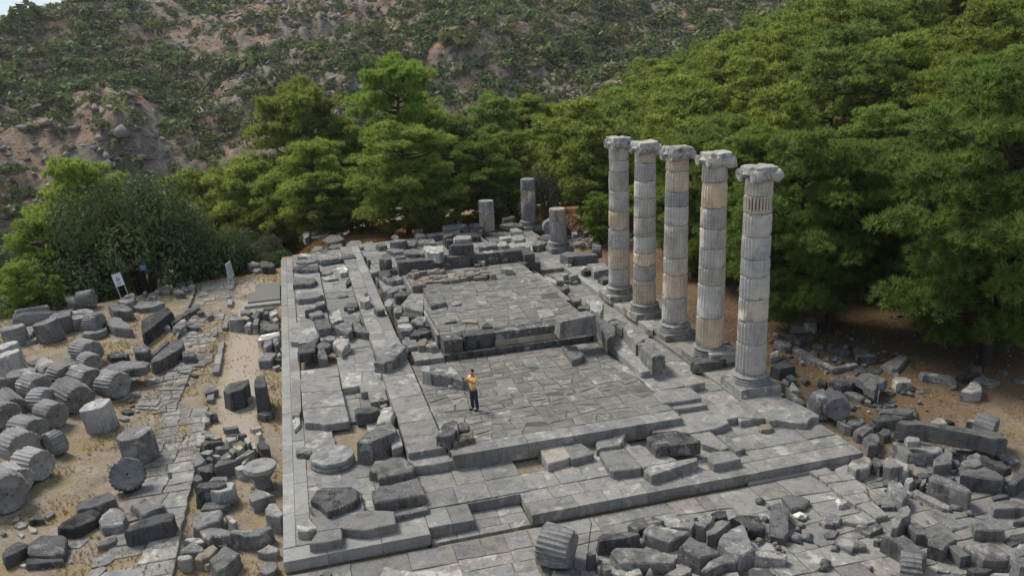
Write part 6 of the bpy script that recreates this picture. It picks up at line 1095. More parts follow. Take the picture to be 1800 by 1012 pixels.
patchy(bsp([(-5.6, 23.5), (-3.6, 23.5), (-3.2, 37), (-5.4, 37)], .30, rnd, .25), .62, -.46, .2, M['concrete'], street, seed=5)
patchy(rows(-3.45, 10, -3.1, 37, 1.2, .35, 'y'), .55, -.43, .3, M['paving'], street, 'kerb_stone', seed=8)
patchy(rows(-5.9, 24, -5.7, 37, 1.4, .2, 'y'), .8, -.30, .4, M['stone'], street, 'kerb_stone', seed=9)
patchy(bsp([(-9.5, 16), (-5.5, 16), (-5.2, 20.5), (-9, 20.5)], .3, rnd, .3), .35, -.47, .15, M['paving'], street, seed=6)
# timber grating beside the platform
tim = tag(empty('timber_grating'), 'L shaped grey timber plank grating on the ground against the platform edge', 'grating')
for k in range(26):
    y = 30.7+k*.17; x0 = -2.15 if y < 33.0 else -1.75
    piece('plank', [(x0, y), (-.12, y), (-.12, y+.14), (x0, y+.14)], -.6, -.42, M['timber'], tim, .008, 0, (1+random.uniform(-.15, .15),)*3)
V, Fc = ring_prism([(-2.35, 30.0), (-.1, 30.0), (-.1, 30.6), (-2.35, 30.6)], -.8, -.5, .02)
me = bpy.data.meshes.new('edge_board'); me.from_pydata(V, [], Fc); link('edge_board', me, M['concrete'], tim)
# ---------------------------------------------------------------- standing columns
BASEP = [(.86, 0), (.86, .05), (.80, .08), (.84, .12), (.84, .15), (.78, .18), (.76, .22), (.80, .26), (.81, .29), (.74, .33), (.72, .36), (.78, .42), (.79, .48), (.74, .53), (.68, .56), (.66, .60)]
TINTS = [(1, 1, 1), (.92, .93, .95), (1.12, 1.0, .86), (.97, .97, .97), (1.14, 1.0, .85), (.93, .94, .96), (1.03, 1.0, .95), (.90, .91, .93)]
SPEC = {0: {7: (1.08, 1.0, .88), 8: (1.03, 1.0, .94), 5: (.88, .93, 1.03)}, 1: {6: (1.16, 1.0, .82), 5: (.86, .87, .90)}, 2: {6: (1.06, 1.0, .9), 5: (.84, .87, .92)}}
def capital(parent, z, seed, rot=0):
    c = link('capital', lathe_mesh('capital', [(.54, 0), (.56, .05), (.66, .12), (.70, .2), (.6, .26), (.55, .3)], seed, 48, .02), M['capital'], parent, (0, 0, z), 0, (1.0, .99, .97))
    # bolsters with spiral ends; axis along x
    for s in (-1, 1):
        V = []; Fc = []; N = 26; rings = 15; off = Vector((seed*5.1+s, 3, 2))
        for k in range(rings):
            t = k/(rings-1); x = -.60+1.20*t; rr = .275-.085*math.sin(math.pi*t)**.8
            if k in (0, rings-1): rr *= .9
            for i in range(N):
                a = 2*math.pi*i/N; p = Vector((x, math.cos(a)*rr, math.sin(a)*rr)); w = mnoise.noise(p*3+off)*.11+mnoise.noise(p*8+off)*.05
                V.append((x+(w if k in (0, rings-1) else 0), s*.50+math.cos(a)*(rr+w), .13+math.sin(a)*(rr+w)))
        for k in range(rings-1):
            for i in range(N):
                j = (i+1) % N; Fc.append((k*N+i, k*N+j, (k+1)*N+j, (k+1)*N+i))
        Fc.append(tuple(range(N))[::-1]); Fc.append(tuple((rings-1)*N+i for i in range(N)))
        me = bpy.data.meshes.new('volute'); me.from_pydata(V, [], Fc); me.update(); me.polygons.foreach_set('use_smooth', [True]*len(Fc)); me.set_sharp_from_angle(angle=R(40))
        link('volute', me, M['capital'], c, color=(1, .99, .97))
        # spiral relief on both ends
        V = []; Fc = []
        for e in (-1, 1):
            n_ = 40; b0 = len(V)
            for i in range(n_+1):
                a = i/n_*math.pi*4.2; r_ = .235-.19*i/n_
                for dr in (-.018, .018):
                    V.append((e*.60, s*.50+math.cos(a)*(r_+dr), .13+math.sin(a)*(r_+dr))); V.append((e*.63, s*.50+math.cos(a)*(r_+dr), .13+math.sin(a)*(r_+dr)))
            for i in range(n_):
                q = b0+i*4; Fc += [(q+1, q+3, q+7, q+5), (q, q+1, q+5, q+4), (q+2, q+6, q+7, q+3)]
        me = bpy.data.meshes.new('spiral'); me.from_pydata(V, [], Fc); me.update(); link('spiral', me, M['capital'], c, color=(1, .99, .97))
    rs = random.Random(seed)
    poly = [(-.62, -.66), (0, -.69), (.60, -.66), (.68, -.3), (.66, .6), (.1, .67), (-.6, .63), (-.66, 0)]
    poly = [(x*rs.uniform(.78, .98), y*rs.uniform(.78, .98)) for x, y in poly]
    me, ax, ay, _ = rock_mesh('abacus', poly, .30, .50, seed, 1.6); o = link('abacus', me, M['capital'], c, (ax, ay, .30), 0, (1.02, 1, .97))
    return c
PLO = []
def column(x, y, zs, seed, label, cap=True, name='temple_column', group='standing columns of the temple', rz=0, base=True, spec={}):
    t = tag(empty(name, (x, y, 0), rz), label, 'column', group); z0 = zs[0]
    pb = z0-.75
    if base:
        jj = random.Random(seed); k = .9
        poly = [(-k, -k), (0, -k), (k, -k), (k, 0), (k, k), (0, k), (-k, k), (-k, 0)]
        poly = [(a+jj.uniform(-.07, .04), b_+jj.uniform(-.07, .04)) for a, b_ in poly]
        me, ax, ay, _ = rock_mesh('plinth', poly, 0, .34, seed+50, .7); link('plinth', me, M['stone'], t, (ax, ay, pb), 0, (1.35, 1.33, 1.3))
        me = lathe_mesh('column_base', [(r_, h_*.72) for r_, h_ in BASEP], seed+7); link('column_base', me, M['drum'], t, (0, 0, pb+.32), 0, (1.2, 1.2, 1.2))
    H = zs[-1]-zs[0]; rr = lambda z: .635-.085*(z-z0)/8.3
    for i in range(len(zs)-1):
        a, b_ = zs[i], zs[i+1]; tt = spec.get(i) or TINTS[(seed*3+i*5) % len(TINTS)]
        me = fluted_mesh('drum', rr(a), b_-a-.012, seed*20+i, .016, rr(b_), .052, rings=8, stain=4.9 if (seed == 3 and i == 7) else 0)
        kk = random.uniform(.92, 1.05); link('drum', me, M['column'] if cap else M['drum'], t, (random.uniform(-.012, .012), random.uniform(-.012, .012), a), random.uniform(-.05, .05), tuple(v*kk*(1 if cap else 1.45) for v in tt))
    if cap: capital(t, zs[-1]-.02, seed)
    return t
names = ['nearest of five tall fluted columns, with black stained flutes in its second drum from the top', 'second nearest tall fluted column, orange tinted near the top, behind a tan drum slab',
         'middle one of the five tall fluted Ionic columns, standing on a round worn base', 'fourth of the five tall fluted columns counted from the viewer, on a split base', 'farthest of the five tall fluted columns, leftmost of the row']
for i, (cx, cy, zs) in enumerate(COLS):
    column(19.42, [6.0, 9.5, 13.1, 16.75, 20.3][i], zs, i+3, names[i], spec=SPEC.get(i, {}))
# black stain strips left by fire in the flutes of one drum: built as a dark second skin in the flutes
column(19.9, 32.9, [1.05, 2.55, 3.45], 21, 'nearest short column stump, of two drums on a square plinth', False, 'column_stump', 'short column stumps at the back', .1)
column(16.3, 40.2, [.7, 2.05, 3.15], 22, 'leftmost short column stump at the back, black streaked, without a visible plinth', False, 'column_stump', 'short column stumps at the back', .3, False)
column(20.2, 41.4, [1.0, 2.6, 3.55, 4.45], 23, 'tallest short column stump at the back, beside the grey green olive tree', False, 'column_stump', 'short column stumps at the back', .2)
# ---------------------------------------------------------------- loose blocks
def zone(x, y):
    if x < 0: return 'loose blocks scattered left of the platform'
    if x > 20.5: return 'loose blocks scattered right of the platform'
    if y < 0: return 'loose blocks heaped before the platform'
    if y > 28: return 'loose blocks heaped behind the cella'
    return 'loose blocks lying on the platform'
for i, (z0, z1, tn, auto, lab, poly) in enumerate(BLOCKS):
    cx = sum(p[0] for p in poly)/len(poly); cy = sum(p[1] for p in poly)/len(poly)
    zz = z0
    if z0 in (-.5, -.35): zz = min(z0, T(cx, cy))
    me, cx, cy, size = rock_mesh('block', poly, zz, z1, i+1)
    h = z1-z0; flat = h < .28*size
    name, cat = ('stone_slab', 'stone slab') if flat else (('rubble_stone', 'stone') if size < .75 else ('stone_block', 'stone block'))
    mat = M['stone'] if random.random() < .8 else M['wall']
    o = link(name, me, mat, None, (cx, cy, zz), 0, tone(tn, .27)); me.name = name
    tag(o, lab, cat, zone(cx, cy))
# ---------------------------------------------------------------- fallen drums
proto = {}
def drum_mesh(r, L, k, broken):
    return fluted_mesh("fallen_drum", r, L, k*7+3, .03, r*.985, .036, 24, 4, broken)
for i, (a, b_, r_, zb, lab) in enumerate(DRUMS):
    A = Vector(a); B = Vector(b_); L = max(.55, (A-B).length*1.0); d = (A-B).normalized(); d.z += random.uniform(-.1, .12); d.normalize()
    if 'leaning with its round' in lab: d = Vector((.15, -.8, .55)).normalized(); L = .6
    me = drum_mesh(r_, L, i+1, .35 if 'broken' in lab or 'half' in lab or 'fragment' in lab else .12)
    c = (A+B)/2; kk = random.uniform(.75, 1.15); o = link('fallen_drum', me, M['drum'], None, (0, 0, 0), 0, (kk, kk, kk*1.01))
    k = 1.35 if 'pale' in lab or 'white' in lab else 1; o.color = (o.color[0]*k, o.color[1]*k, o.color[2]*k, 1)
    q = d.to_track_quat('Z', 'Y'); rot = q.to_matrix().to_4x4() @ Matrix.Rotation(random.uniform(0, 6), 4, 'Z')
    zc = max(zb, T(c.x, c.y) if zb < -.3 else zb)+r_*.93
    o.matrix_world = Matrix.Translation(Vector((c.x, c.y, zc))-d*L/2) @ rot
    tag(o, lab, 'column drum', 'fallen column drums')
for i, (p, h, r_, zb, lean, lab) in enumerate(UPDRUMS):
    me = drum_mesh(r_, h+.08, i+60, .1); o = link('upright_drum', me, M['drum'], None, (0, 0, 0), 0, (1.1, 1.1, 1.1))
    k = 1.6 if 'pale' in lab else (.7 if 'dark' in lab else 1); o.color = (1.1*k, 1.1*k, 1.1*k, 1)
    o.rotation_euler = (R(random.uniform(-3, 1)), R(-lean*.8), random.uniform(0, 6)); o.location = (p[0]+math.sin(R(lean*.8))*h, p[1], zb-.06)
    o.rotation_mode = 'ZYX'
    tag(o, lab, 'column drum', 'column drums standing on end')
# round base slab and pedestal basin
t = tag(empty('round_base_slab', (1.83, 5.8, .02)), 'large round column base slab with stepped mouldings on the left strips', 'column base')
link('lower_disc', lathe_mesh('lower_disc', [(.82, 0), (.84, .07), (.80, .14), (.76, .17)], 5, 64), M['drum'], t, color=(1.1, 1.1, 1.1))
link('upper_disc', lathe_mesh('upper_disc', [(.77, .17), (.81, .21), (.81, .31), (.78, .35)], 6, 64), M['drum'], t, color=(1.15, 1.15, 1.15))
t = tag(empty('pedestal_basin', (-.78, 6.15, -.68)), 'mushroom shaped pedestal basin with a wide ragged pale rim, beside the platform', 'basin')
link('pedestal', lathe_mesh('pedestal', [(.36, 0), (.37, .1), (.31, .22), (.30, .42), (.36, .5)], 15, 40, .03), M['drum'], t, color=(1., 1., 1.))
link('bowl', lathe_mesh('bowl', [(.40, .48), (.50, .60), (.55, .70), (.60, .76), (.57, .90), (.34, .92), (.22, .88), (.05, .87)], 16, 48, .04), M['drum'], t, color=(1.35, 1.32, 1.27))
# ---------------------------------------------------------------- signs and small things
def bar(name, a, b_, r_, mat, parent, n=6):
    a = Vector(a); b_ = Vector(b_); d = (b_-a); q = d.to_track_quat('Z', 'Y').to_matrix(); V = []; Fc = []
    for e, c in ((0, a), (1, b_)):
        for i in range(n): V.append(c+q @ Vector((math.cos(6.2832*i/n)*r_, math.sin(6.2832*i/n)*r_, 0)))
    for i in range(n): Fc.append((i, (i+1) % n, n+(i+1) % n, n+i))
    Fc.append(tuple(range(n))[::-1]); Fc.append(tuple(n+i for i in range(n)))
    me = bpy.data.meshes.new(name); me.from_pydata(V, [], Fc); me.update(); return link(name, me, mat, parent)
def panel(name, c, w, h, th, mat, parent, rot=(0, 0, 0)):
    V = [(sx*w/2, sy*th/2, sz*h/2) for sx in (-1, 1) for sy in (-1, 1) for sz in (-1, 1)]
    Fc = [(0, 1, 3, 2), (4, 6, 7, 5), (0, 4, 5, 1), (2, 3, 7, 6), (0, 2, 6, 4), (1, 5, 7, 3)]
    me = bpy.data.meshes.new(name); me.from_pydata(V, [], Fc); me.update(); o = link(name, me, mat, parent, c); o.rotation_euler = rot; return o
t = tag(empty('warning_sign', (-9.86, 33.7, -.5), R(14)), 'white sign on two thin pale posts leaning left, with a small purple mark', 'sign')
t.rotation_euler = (0, R(-10), R(10))
bar('post', (-.24, 0, 0), (-.24, 0, 2.15), .03, M['post'], t); bar('post', (.24, 0, 0), (.24, 0, 2.15), .03, M['post'], t)
pn = panel('sign_board', (0, -.04, 1.72), .56, .78, .03, M['signwhite'], t); panel('top_rail', (0, 0, 2.14), .56, .06, .07, M['post'], t)
panel('back_panel', (.05, .05, 1.80), .56, .74, .03, M['signblue'], t)
V = [(-.06, 0, .20), (.06, 0, .20), (.13, 0, -.08), (-.13, 0, -.08), (-.06, 0, .05), (.06, 0, .05), (.03, 0, .15), (-.03, 0, .15)]
me = bpy.data.meshes.new('printed_mark'); me.from_pydata(V, [], [(0, 1, 6, 7), (1, 2, 5, 6), (2, 3, 4, 5), (3, 0, 7, 4)]); mk = link('printed_mark', me, M['signpurple'], pn, (0, -.019, .06))
for k in range(2): panel('text_line', (0, -.019, -.16-.09*k), .24-.06*k, .035, .004, M['signpurple'], pn)
t = tag(empty('tree_sign', (-8.9, 35.6, -.5), R(6)), 'small blue sign on a dark post in front of the dark bushy tree', 'sign')
bar('post', (0, 0, 0), (0, 0, 1.9), .035, M['iron'], t); pn = panel('sign_board', (0, -.05, 1.95), .5, .46, .03, M['signblue'], t)
for k in range(3): panel('text_line', (0, -.018, .1-.1*k), .34-.05*k, .03, .004, M['signtext'], pn)
t = tag(empty('information_board', (-3.3, 34.0, -.5), R(76)), 'tall information board seen almost edge on, on two legs beside the lane', 'sign')
bar('leg', (-.42, 0, 0), (-.42, 0, 2.1), .035, M['post'], t); bar('leg', (.42, 0, 0), (.42, 0, 2.1), .035, M['post'], t)
pn = panel('sign_board', (0, -.05, 1.55), 1.0, 1.05, .05, M['signtext'], t, (R(-8), 0, 0))
for k in range(5): panel('text_line', (0, -.03, .35-.16*k), .7-.08*(k % 2), .03, .004, M['signdark'], pn)
t = tag(empty('block_sign', (24.2, 3.9, -.4), R(-12)), 'small slate blue sign on a thin white post among the blocks on the right', 'sign')
bar('post', (0, 0, 0), (.06, 0, .72), .016, M['signwhite'], t); pn = panel('sign_board', (.1, -.03, .84), .38, .24, .025, M['signdark'], t, (R(-15), 0, 0))
for k in range(4): panel('text_line', (.0, -.015, .075-.05*k), .29-.04*(k % 2), .012, .004, M['signtext'], pn)
t = tag(empty('iron_rod', (9.05, -1.9, -.38)), 'thin bent black iron rod standing in the pavement beside the lone drum', 'rod')
bar('rod_piece', (0, 0, 0), (.22, .25, .78), .014, M['iron'], t); bar('rod_piece', (.22, .25, .78), (.14, .5, 1.02), .011, M['iron'], t)
# ---------------------------------------------------------------- the man with the phone
def skin_part(name, pts, edges, mat, parent, lv=2, root=0):
    me = bpy.data.meshes.new(name); me.from_pydata([p[:3] for p in pts], edges, []); me.update()
    o = bpy.data.objects.new(name, me); COL.objects.link(o); o.parent = parent; me.materials.append(mat)
    sk = o.modifiers.new('skin', 'SKIN'); sk.use_smooth_shade = True
    ly = me.skin_vertices[0].data if me.skin_vertices else None
    if ly is None:
        bm = bmesh.new(); bm.from_mesh(me); bm.verts.layers.skin.verify(); bm.to_mesh(me); bm.free(); ly = me.skin_vertices[0].data
    for i, p in enumerate(pts):
        ly[i].radius = (p[3], p[4] if len(p) > 4 else p[3]); ly[i].use_root = (i == root)
    sb = o.modifiers.new('sub', 'SUBSURF'); sb.levels = lv; sb.render_levels = lv
    return o
M['skin'] = plain('skin', (.42, .19, .13), .6); M['shirt'] = plain('yellow_shirt', (.80, .52, .20), .85, 0, .01)
M['jeans'] = plain('dark_trousers', (.035, .045, .055), .9, 0, .01); M['hair'] = plain('dark_hair', (.02, .012, .009), .8); M['shoe'] = plain('black_shoe', (.012, .012, .014), .6)
man = tag(empty('person', (7.62, 7.25, .60), R(-62)), 'man in a yellow T-shirt and dark trousers standing in the porch holding up a phone', 'person')
# faces local -Y ; arms raised in front, holding a phone
body = [(0, 0, .93, .13, .11), (0, -.01, 1.10, .135, .105), (0, -.01, 1.27, .165, .11), (0, .0, 1.40, .13, .095), (0, -.01, 1.49, .055), (0, -.025, 1.56, .062), (0, -.03, 1.64, .078, .09), (0, -.025, 1.71, .06, .07),
        (-.19, 0, 1.40, .07), (-.24, -.12, 1.19, .05), (-.17, -.31, 1.33, .04), (-.09, -.42, 1.45, .032),
        (.19, 0, 1.40, .07), (.25, -.15, 1.27, .05), (.18, -.34, 1.42, .04), (.09, -.43, 1.52, .032),
        (-.09, 0, .86, .095), (-.10, -.02, .48, .062), (-.105, .03, .10, .045), (-.11, -.10, .04, .045, .035),
        (.09, 0, .86, .095), (.11, .03, .48, .062), (.12, .08, .10, .045), (.125, -.05, .04, .045, .035)]
ed = [(0, 1), (1, 2), (2, 3), (3, 4), (4, 5), (5, 6), (6, 7), (3, 8), (8, 9), (9, 10), (10, 11), (3, 12), (12, 13), (13, 14), (14, 15), (0, 16), (16, 17), (17, 18), (18, 19), (0, 20), (20, 21), (21, 22), (22, 23)]
skin_part('body', body, ed, M['skin'], man)
skin_part('shirt', [(0, 0, .80, .15, .135), (0, -.01, 1.08, .158, .125), (0, -.01, 1.27, .185, .13), (0, 0, 1.40, .15, .112), (0, 0, 1.47, .085), (-.19, 0, 1.405, .088), (-.225, -.06, 1.25, .078), (.19, 0, 1.405, .088), (.235, -.09, 1.27, .078)],
          [(0, 1), (1, 2), (2, 3), (3, 4), (3, 5), (5, 6), (3, 7), (7, 8)], M['shirt'], man)
skin_part('trousers', [(0, 0, 1.0, .14, .12), (-.09, 0, .84, .115), (-.10, -.02, .48, .085), (-.105, .02, .04, .07), (.09, 0, .84, .115), (.11, .03, .48, .085), (.12, .07, .04, .07)],
          [(0, 1), (1, 2), (2, 3), (0, 4), (4, 5), (5, 6)], M['jeans'], man)
for s, y in ((-1, -.03), (1, .03)): skin_part('shoe', [(.115*s, y+.07, .045, .05, .045), (.115*s, y-.04, .04, .052, .04), (.12*s, y-.15, .035, .045, .03)], [(0, 1), (1, 2)], M['shoe'], man, 2)
skin_part('hair', [(0, .015, 1.66, .085, .08), (0, -.0, 1.735, .085, .085), (0, -.06, 1.745, .06, .05)], [(0, 1), (1, 2)], M['hair'], man)
for s in (-1, 1):   # hands: palm, four fingers and a thumb each
    px_, py_, pz_ = (.09*s, -.43, 1.455 if s < 0 else 1.525)
    skin_part('hand', [(px_, py_, pz_, .028, .02), (px_-.03*s, py_-.04, pz_+.03, .035, .016), (px_-.05*s, py_-.06, pz_+.06, .03, .014)], [(0, 1), (1, 2)], M['skin'], man, 1)
    for k in range(4):
        zz = pz_+.02+.021*k; skin_part('finger', [(px_-.035*s, py_-.055, zz, .0095), (px_-.015*s, py_-.095, zz+.006, .009), (px_-.055*s, py_-.105, zz+.008, .008)], [(0, 1), (1, 2)], M['skin'], man, 1)
    skin_part('thumb', [(px_-.02*s, py_-.03, pz_+.04, .012), (px_-.06*s, py_-.035, pz_+.055, .010)], [(0, 1)], M['skin'], man, 1)
for s in (-1, 1):
    skin_part('ear', [(.078*s, -.015, 1.63, .010, .018), (.082*s, -.012, 1.655, .010, .016)], [(0, 1)], M['skin'], man, 1)
    skin_part('eye', [(.032*s, -.112, 1.652, .009), (.033*s, -.114, 1.652, .008)], [(0, 1)], M['hair'], man, 1)
skin_part('nose', [(0, -.108, 1.655, .010), (0, -.128, 1.622, .015)], [(0, 1)], M['skin'], man, 1)
skin_part('mouth', [(-.022, -.108, 1.588, .006), (.022, -.108, 1.588, .006)], [(0, 1)], M['shirt'], man, 1)
ph = tag(empty('phone', (0, 0, 0)), 'dark phone held up in both hands by the man in yellow', 'phone')
ph.matrix_world = Matrix.Translation((7.62, 7.25, .60)) @ Matrix.Rotation(R(-62), 4, 'Z') @ Matrix.Translation((0, -.505, 1.53))
panel('case', (0, 0, 0), .15, .08, .012, M['iron'], ph); panel('screen', (0, .0075, 0), .135, .07, .002, M['signdark'], ph)
# ---------------------------------------------------------------- pines
def unit(a): return a/np.maximum(np.linalg.norm(a, axis=-1, keepdims=True), 1e-6)
def limb(pts, rad, n=5):
    V = []; Fc = []
    for i, p in enumerate(pts):
        d = Vector(pts[min(i+1, len(pts)-1)])-Vector(pts[max(i-1, 0)]); q = d.to_track_quat('Z', 'Y').to_matrix()
        for k in range(n): V.append(tuple(Vector(p)+q @ Vector((math.cos(6.2832*k/n)*rad[i], math.sin(6.2832*k/n)*rad[i], 0))))
    for i in range(len(pts)-1):
        for k in range(n): j = (k+1) % n; Fc.append((i*n+k, i*n+j, (i+1)*n+j, (i+1)*n+k))
    return V, Fc
def blades(cen, dirs, k, L, w, rng, spread=.95):
    n = len(cen); c = np.repeat(cen, k, 0); d = unit(np.repeat(dirs, k, 0)+rng.normal(0, spread*.6, (n*k, 3)))
    s = unit(np.cross(d, rng.normal(0, 1, (n*k, 3)))); Ls = L*rng.uniform(.65, 1.2, (n*k, 1)); ww = w*rng.uniform(.7, 1.3, (n*k, 1))
    V = np.stack([c+s*ww, c+d*Ls, c-s*ww], 1).reshape(-1, 3)
    F = np.arange(n*k*3, dtype=np.int32).reshape(-1, 3); return V, F
def pine(seed, H=10., Rr=3.6, top=.9, low=.14, nb=46, puffs=5, tufts=26, k=17, L=.31, w=.021, lean=.5):
    rng = np.random.default_rng(seed); tv = []; tf = []
    def add(V, Fc):
        o = len(tv); tv.extend(V); tf.extend([tuple(i+o for i in f) for f in Fc])
    bx, by = rng.normal(0, lean, 2)
    tr = lambda t: np.array([bx*t*t, by*t*t, H*t])
    ts = np.linspace(0, .96, 9); add(*limb([tuple(tr(t)+rng.normal(0, .05, 3)*(t > 0)) for t in ts], [H*.026*(1-t*.88)+.015 for t in ts], 8))
    C, D, P = [], [], []
    for i in range(nb):
        t = low+(1-low)*((i+rng.uniform(0, .9))/nb)**.85; a = i*2.4+rng.normal(0, .4)
        prof = math.sin(min(1, (t-low+.12)/(.42-low*.4+.12))*math.pi/2)*(1-max(0, (t-.45)/.60)**2.6*top)
        ln = Rr*max(.16, prof)*rng.uniform(.6, 1.15); up = .1+.75*t**2; s = tr(t)
        e = s+np.array([math.cos(a)*ln, math.sin(a)*ln, ln*up*rng.uniform(.3, .9)])
        mid = (s+e)/2+np.array([0, 0, -.08*ln]); add(*limb([tuple(s), tuple(mid), tuple(e)], [.022*ln+.02, .014*ln+.012, .012], 4))
        n_ = max(2, int(puffs*(.5+ln/Rr)))
        for j in range(n_):
            u = rng.uniform(.35, 1.0)**.7; pc = s+(e-s)*u+np.array([rng.normal(0, .24*ln*.6), rng.normal(0, .24*ln*.6), rng.normal(.05, .16)]); P.append((pc, rng.uniform(.38, .78)*(1.1-.2*t)*(Rr/3.6)**.5))
            if rng.random() < .5: add(*limb([tuple(s+(e-s)*u*.8), tuple(pc)], [.014, .007], 3))
    P.append((tr(1.), .5)); P.append((tr(.97)+np.array([.3, 0, 0]), .5))
    for pc, pr in P:
        n_ = int(tufts*(pr/.5)**1.6); q = unit(rng.normal(0, 1, (n_, 3))); q[:, 2] = np.abs(q[:, 2])*.9-.22; q = unit(q)
        rad = pr*rng.uniform(.55, 1.0, (n_, 1)); C.append(pc+q*rad*np.array([1.15, 1.15, .62])); D.append(unit(q+np.array([0, 0, .45])))
    C = np.concatenate(C); D = np.concatenate(D)
    V, Fc = blades(C, D, k, L, w, rng)
    cm = mesh_np('crown', V, Fc); tm = bpy.data.meshes.new('trunk'); tm.from_pydata(tv, [], tf); tm.update(); tm.polygons.foreach_set('use_smooth', [True]*len(tf))
    cm.materials.append(M['needles']); tm.materials.append(M['bark'])
    return tm, cm, H
def leafy(seed, Rr=1., H=1., n=2600, leaf=.13, mat='oak', lumps=26, trunks=1, name='crown'):
    rng = np.random.default_rng(seed); q = unit(rng.normal(0, 1, (lumps, 3))); q[:, 2] = np.abs(q[:, 2])*1.0-.1
    c = q*np.array([Rr, Rr, H])*rng.uniform(.45, .80, (lumps, 1)); c[:, 2] += .18*H; lr = rng.uniform(.22, .38, lumps)*Rr
    w_ = lr**2; ch = rng.choice(lumps, n, p=w_/w_.sum()); d = unit(rng.normal(0, 1, (n, 3))); d[:, 2] = d[:, 2]*.9+.15
    p = c[ch]+d*(lr[ch]*rng.uniform(.72, 1.02, n))[:, None]*np.array([1, 1, .85]); p[:, 2] = np.maximum(p[:, 2], .03*H)
    nrm = unit(d+rng.normal(0, .5, (n, 3))); s = unit(np.cross(nrm, rng.normal(0, 1, (n, 3)))); u = np.cross(nrm, s); L = leaf*rng.uniform(.6, 1.35, (n, 1))
    V = np.stack([p-s*L, p-u*L*.45, p+s*L, p+u*L*.45], 1).reshape(-1, 3); cm = mesh_np(name, V, np.arange(n*4).reshape(-1, 4)); cm.materials.append(M[mat])
    tv, tf = [], []
    for i in range(7):
        a = rng.uniform(0, 6.28); e = (math.cos(a)*Rr*.5, math.sin(a)*Rr*.5, H*rng.uniform(.45, .8)); V2, F2 = limb([(0, 0, -.3), (e[0]*.25, e[1]*.25, e[2]*.4), e], [.05*Rr, .035*Rr, .012*Rr], 5)
        o = len(tv); tv += V2; tf += [tuple(k+o for k in f) for f in F2]
    tm = bpy.data.meshes.new('trunk'); tm.from_pydata(tv, [], tf); tm.update(); tm.materials.append(M['bark'])
    return tm, cm, H
PT = [pine(1, 10, 3.4), pine(2, 10, 3.9, low=.10), pine(3, 10, 3.1, top=.95, low=.2), pine(4, 10, 4.2, top=.8, low=.08, nb=52)]
PF = [pine(11, 9, 3.3, nb=30, puffs=4, tufts=15, k=12, L=.38, w=.038), pine(12, 9, 3.7, low=.1, nb=30, puffs=4, tufts=15, k=12, L=.38, w=.038), pine(13, 9, 3.0, nb=28, puffs=4, tufts=15, k=12, L=.38, w=.038)]
SPOTS = []
def tree(kit, x, y, H, wid=1., label='', group=None, name='pine_tree', cat='pine tree', tint=None, sink=.15, rz=None, z=None):
    tm, cm, h0 = kit; z = T(x, y) if z is None else z; s = H/h0
    o = tag(empty(name, (x, y, z-sink), random.uniform(0, 6.28) if rz is None else rz), label, cat, group); o.scale = (s*wid, s*wid, s)
    tk = link('trunk', tm, None, o); c = link('crown', cm, None, o); k = random.uniform(.85, 1.15)
    ti = tint or random.choice([(1, 1, 1), (1.12, 1.05, .9), (.88, .97, .95), (1.15, 1.12, 1)]); c.color = (ti[0]*k, ti[1]*k, ti[2]*k, 1); tk.color = (1, 1, 1, 1)
    SPOTS.append((x, y, H*wid*.3)); return o
def at_az(px, top, r_):
    """world point at distance r_ under a picture direction, and the height of that sight line there"""
    d = FW+RI*((px-900)/F_PX)-UP*((top-506)/F_PX); h = math.hypot(d.x, d.y); return CAMP[0]+d.x/h*r_, CAMP[1]+d.y/h*r_, CAMP[2]+d.z/h*r_
def tree_at(kit, px, top, r_, wid, label, **k):
    x, y, zt = at_az(px, top, r_); g = T(x, y); return tree(kit, x, y, max(1.2, zt-g), wid, label, **k)
# trees one can single out
tree(PT[3], 31.4, 5.6, 12, .95, 'pine with the thick dark trunk nearest the right edge, behind a pale triangular boulder', rz=.6, tint=(.72, .85, .8))
tree(PT[3], 33.6, 10.8, 9.5, 1.0, 'low branched pine between the pyramid shaped boulder and the thick trunked pine', rz=1, tint=(.75, .86, .82))
tree(PT[3], 26.2, 13.0, 9.6, .85, 'dark pine directly behind the short fluted drum right of the nearest column', rz=2, tint=(.75, .88, .85))
tree(PT[0], 27.8, 12.0, 9.2, .9, 'dark pine whose trunk stands beside the pyramid shaped boulder', rz=4, tint=(.8, .9, .85))
tree_at(PT[3], 705, 232, 69.5, 1.15, 'broad pine with drooping branches and an open dark middle behind the cella wall', rz=1.2, tint=(1.05, 1.05, .9))
tree_at(PT[2], 692, 112, 77, .85, 'tallest pine in the centre, round headed, standing out against the rocky hillside', rz=2.2, tint=(.95, 1.08, .8))
tree_at(PT[2], 500, 160, 84, .82, 'tall loose yellowish pine, leftmost of the row behind the platform', tint=(1.18, 1.12, 1.0))
tree_at(PT[0], 600, 215, 84, .95, 'yellowish pine between the leftmost tall one and the round headed one', tint=(1.14, 1.1, 1.0))
tree_at(PT[1], 545, 262, 76, .95, 'lower pine in front of the two yellowish pines', tint=(1.1, 1.1, .9))
tree_at(PT[0], 420, 298, 82, .9, 'small pine right of the dark bushy tree', tint=(1.15, 1.1, 1.0))
tree_at(PT[1], 372, 318, 86, .8, 'pine half hidden behind the dark bushy tree at its right', tint=(1.1, 1.1, 1.0))
tree_at(PT[1], 795, 215, 79, .9, 'pine right of the round headed pine, on a level with its lower branches')
tree_at(PT[0], 862, 180, 90, .95, 'pine rising behind the two leftmost short columns')
tree_at(PT[3], 850, 255, 72, .9, 'low spreading pine directly behind the leftmost short column', tint=(.85, .95, .85))
tree_at(PT[1], 900, 300, 71, .8, 'small dark pine between the leftmost and the tallest short columns', tint=(.8, .92, .85))
tree_at(PT[0], 960, 215, 84, .9, 'pine behind the tallest short column')
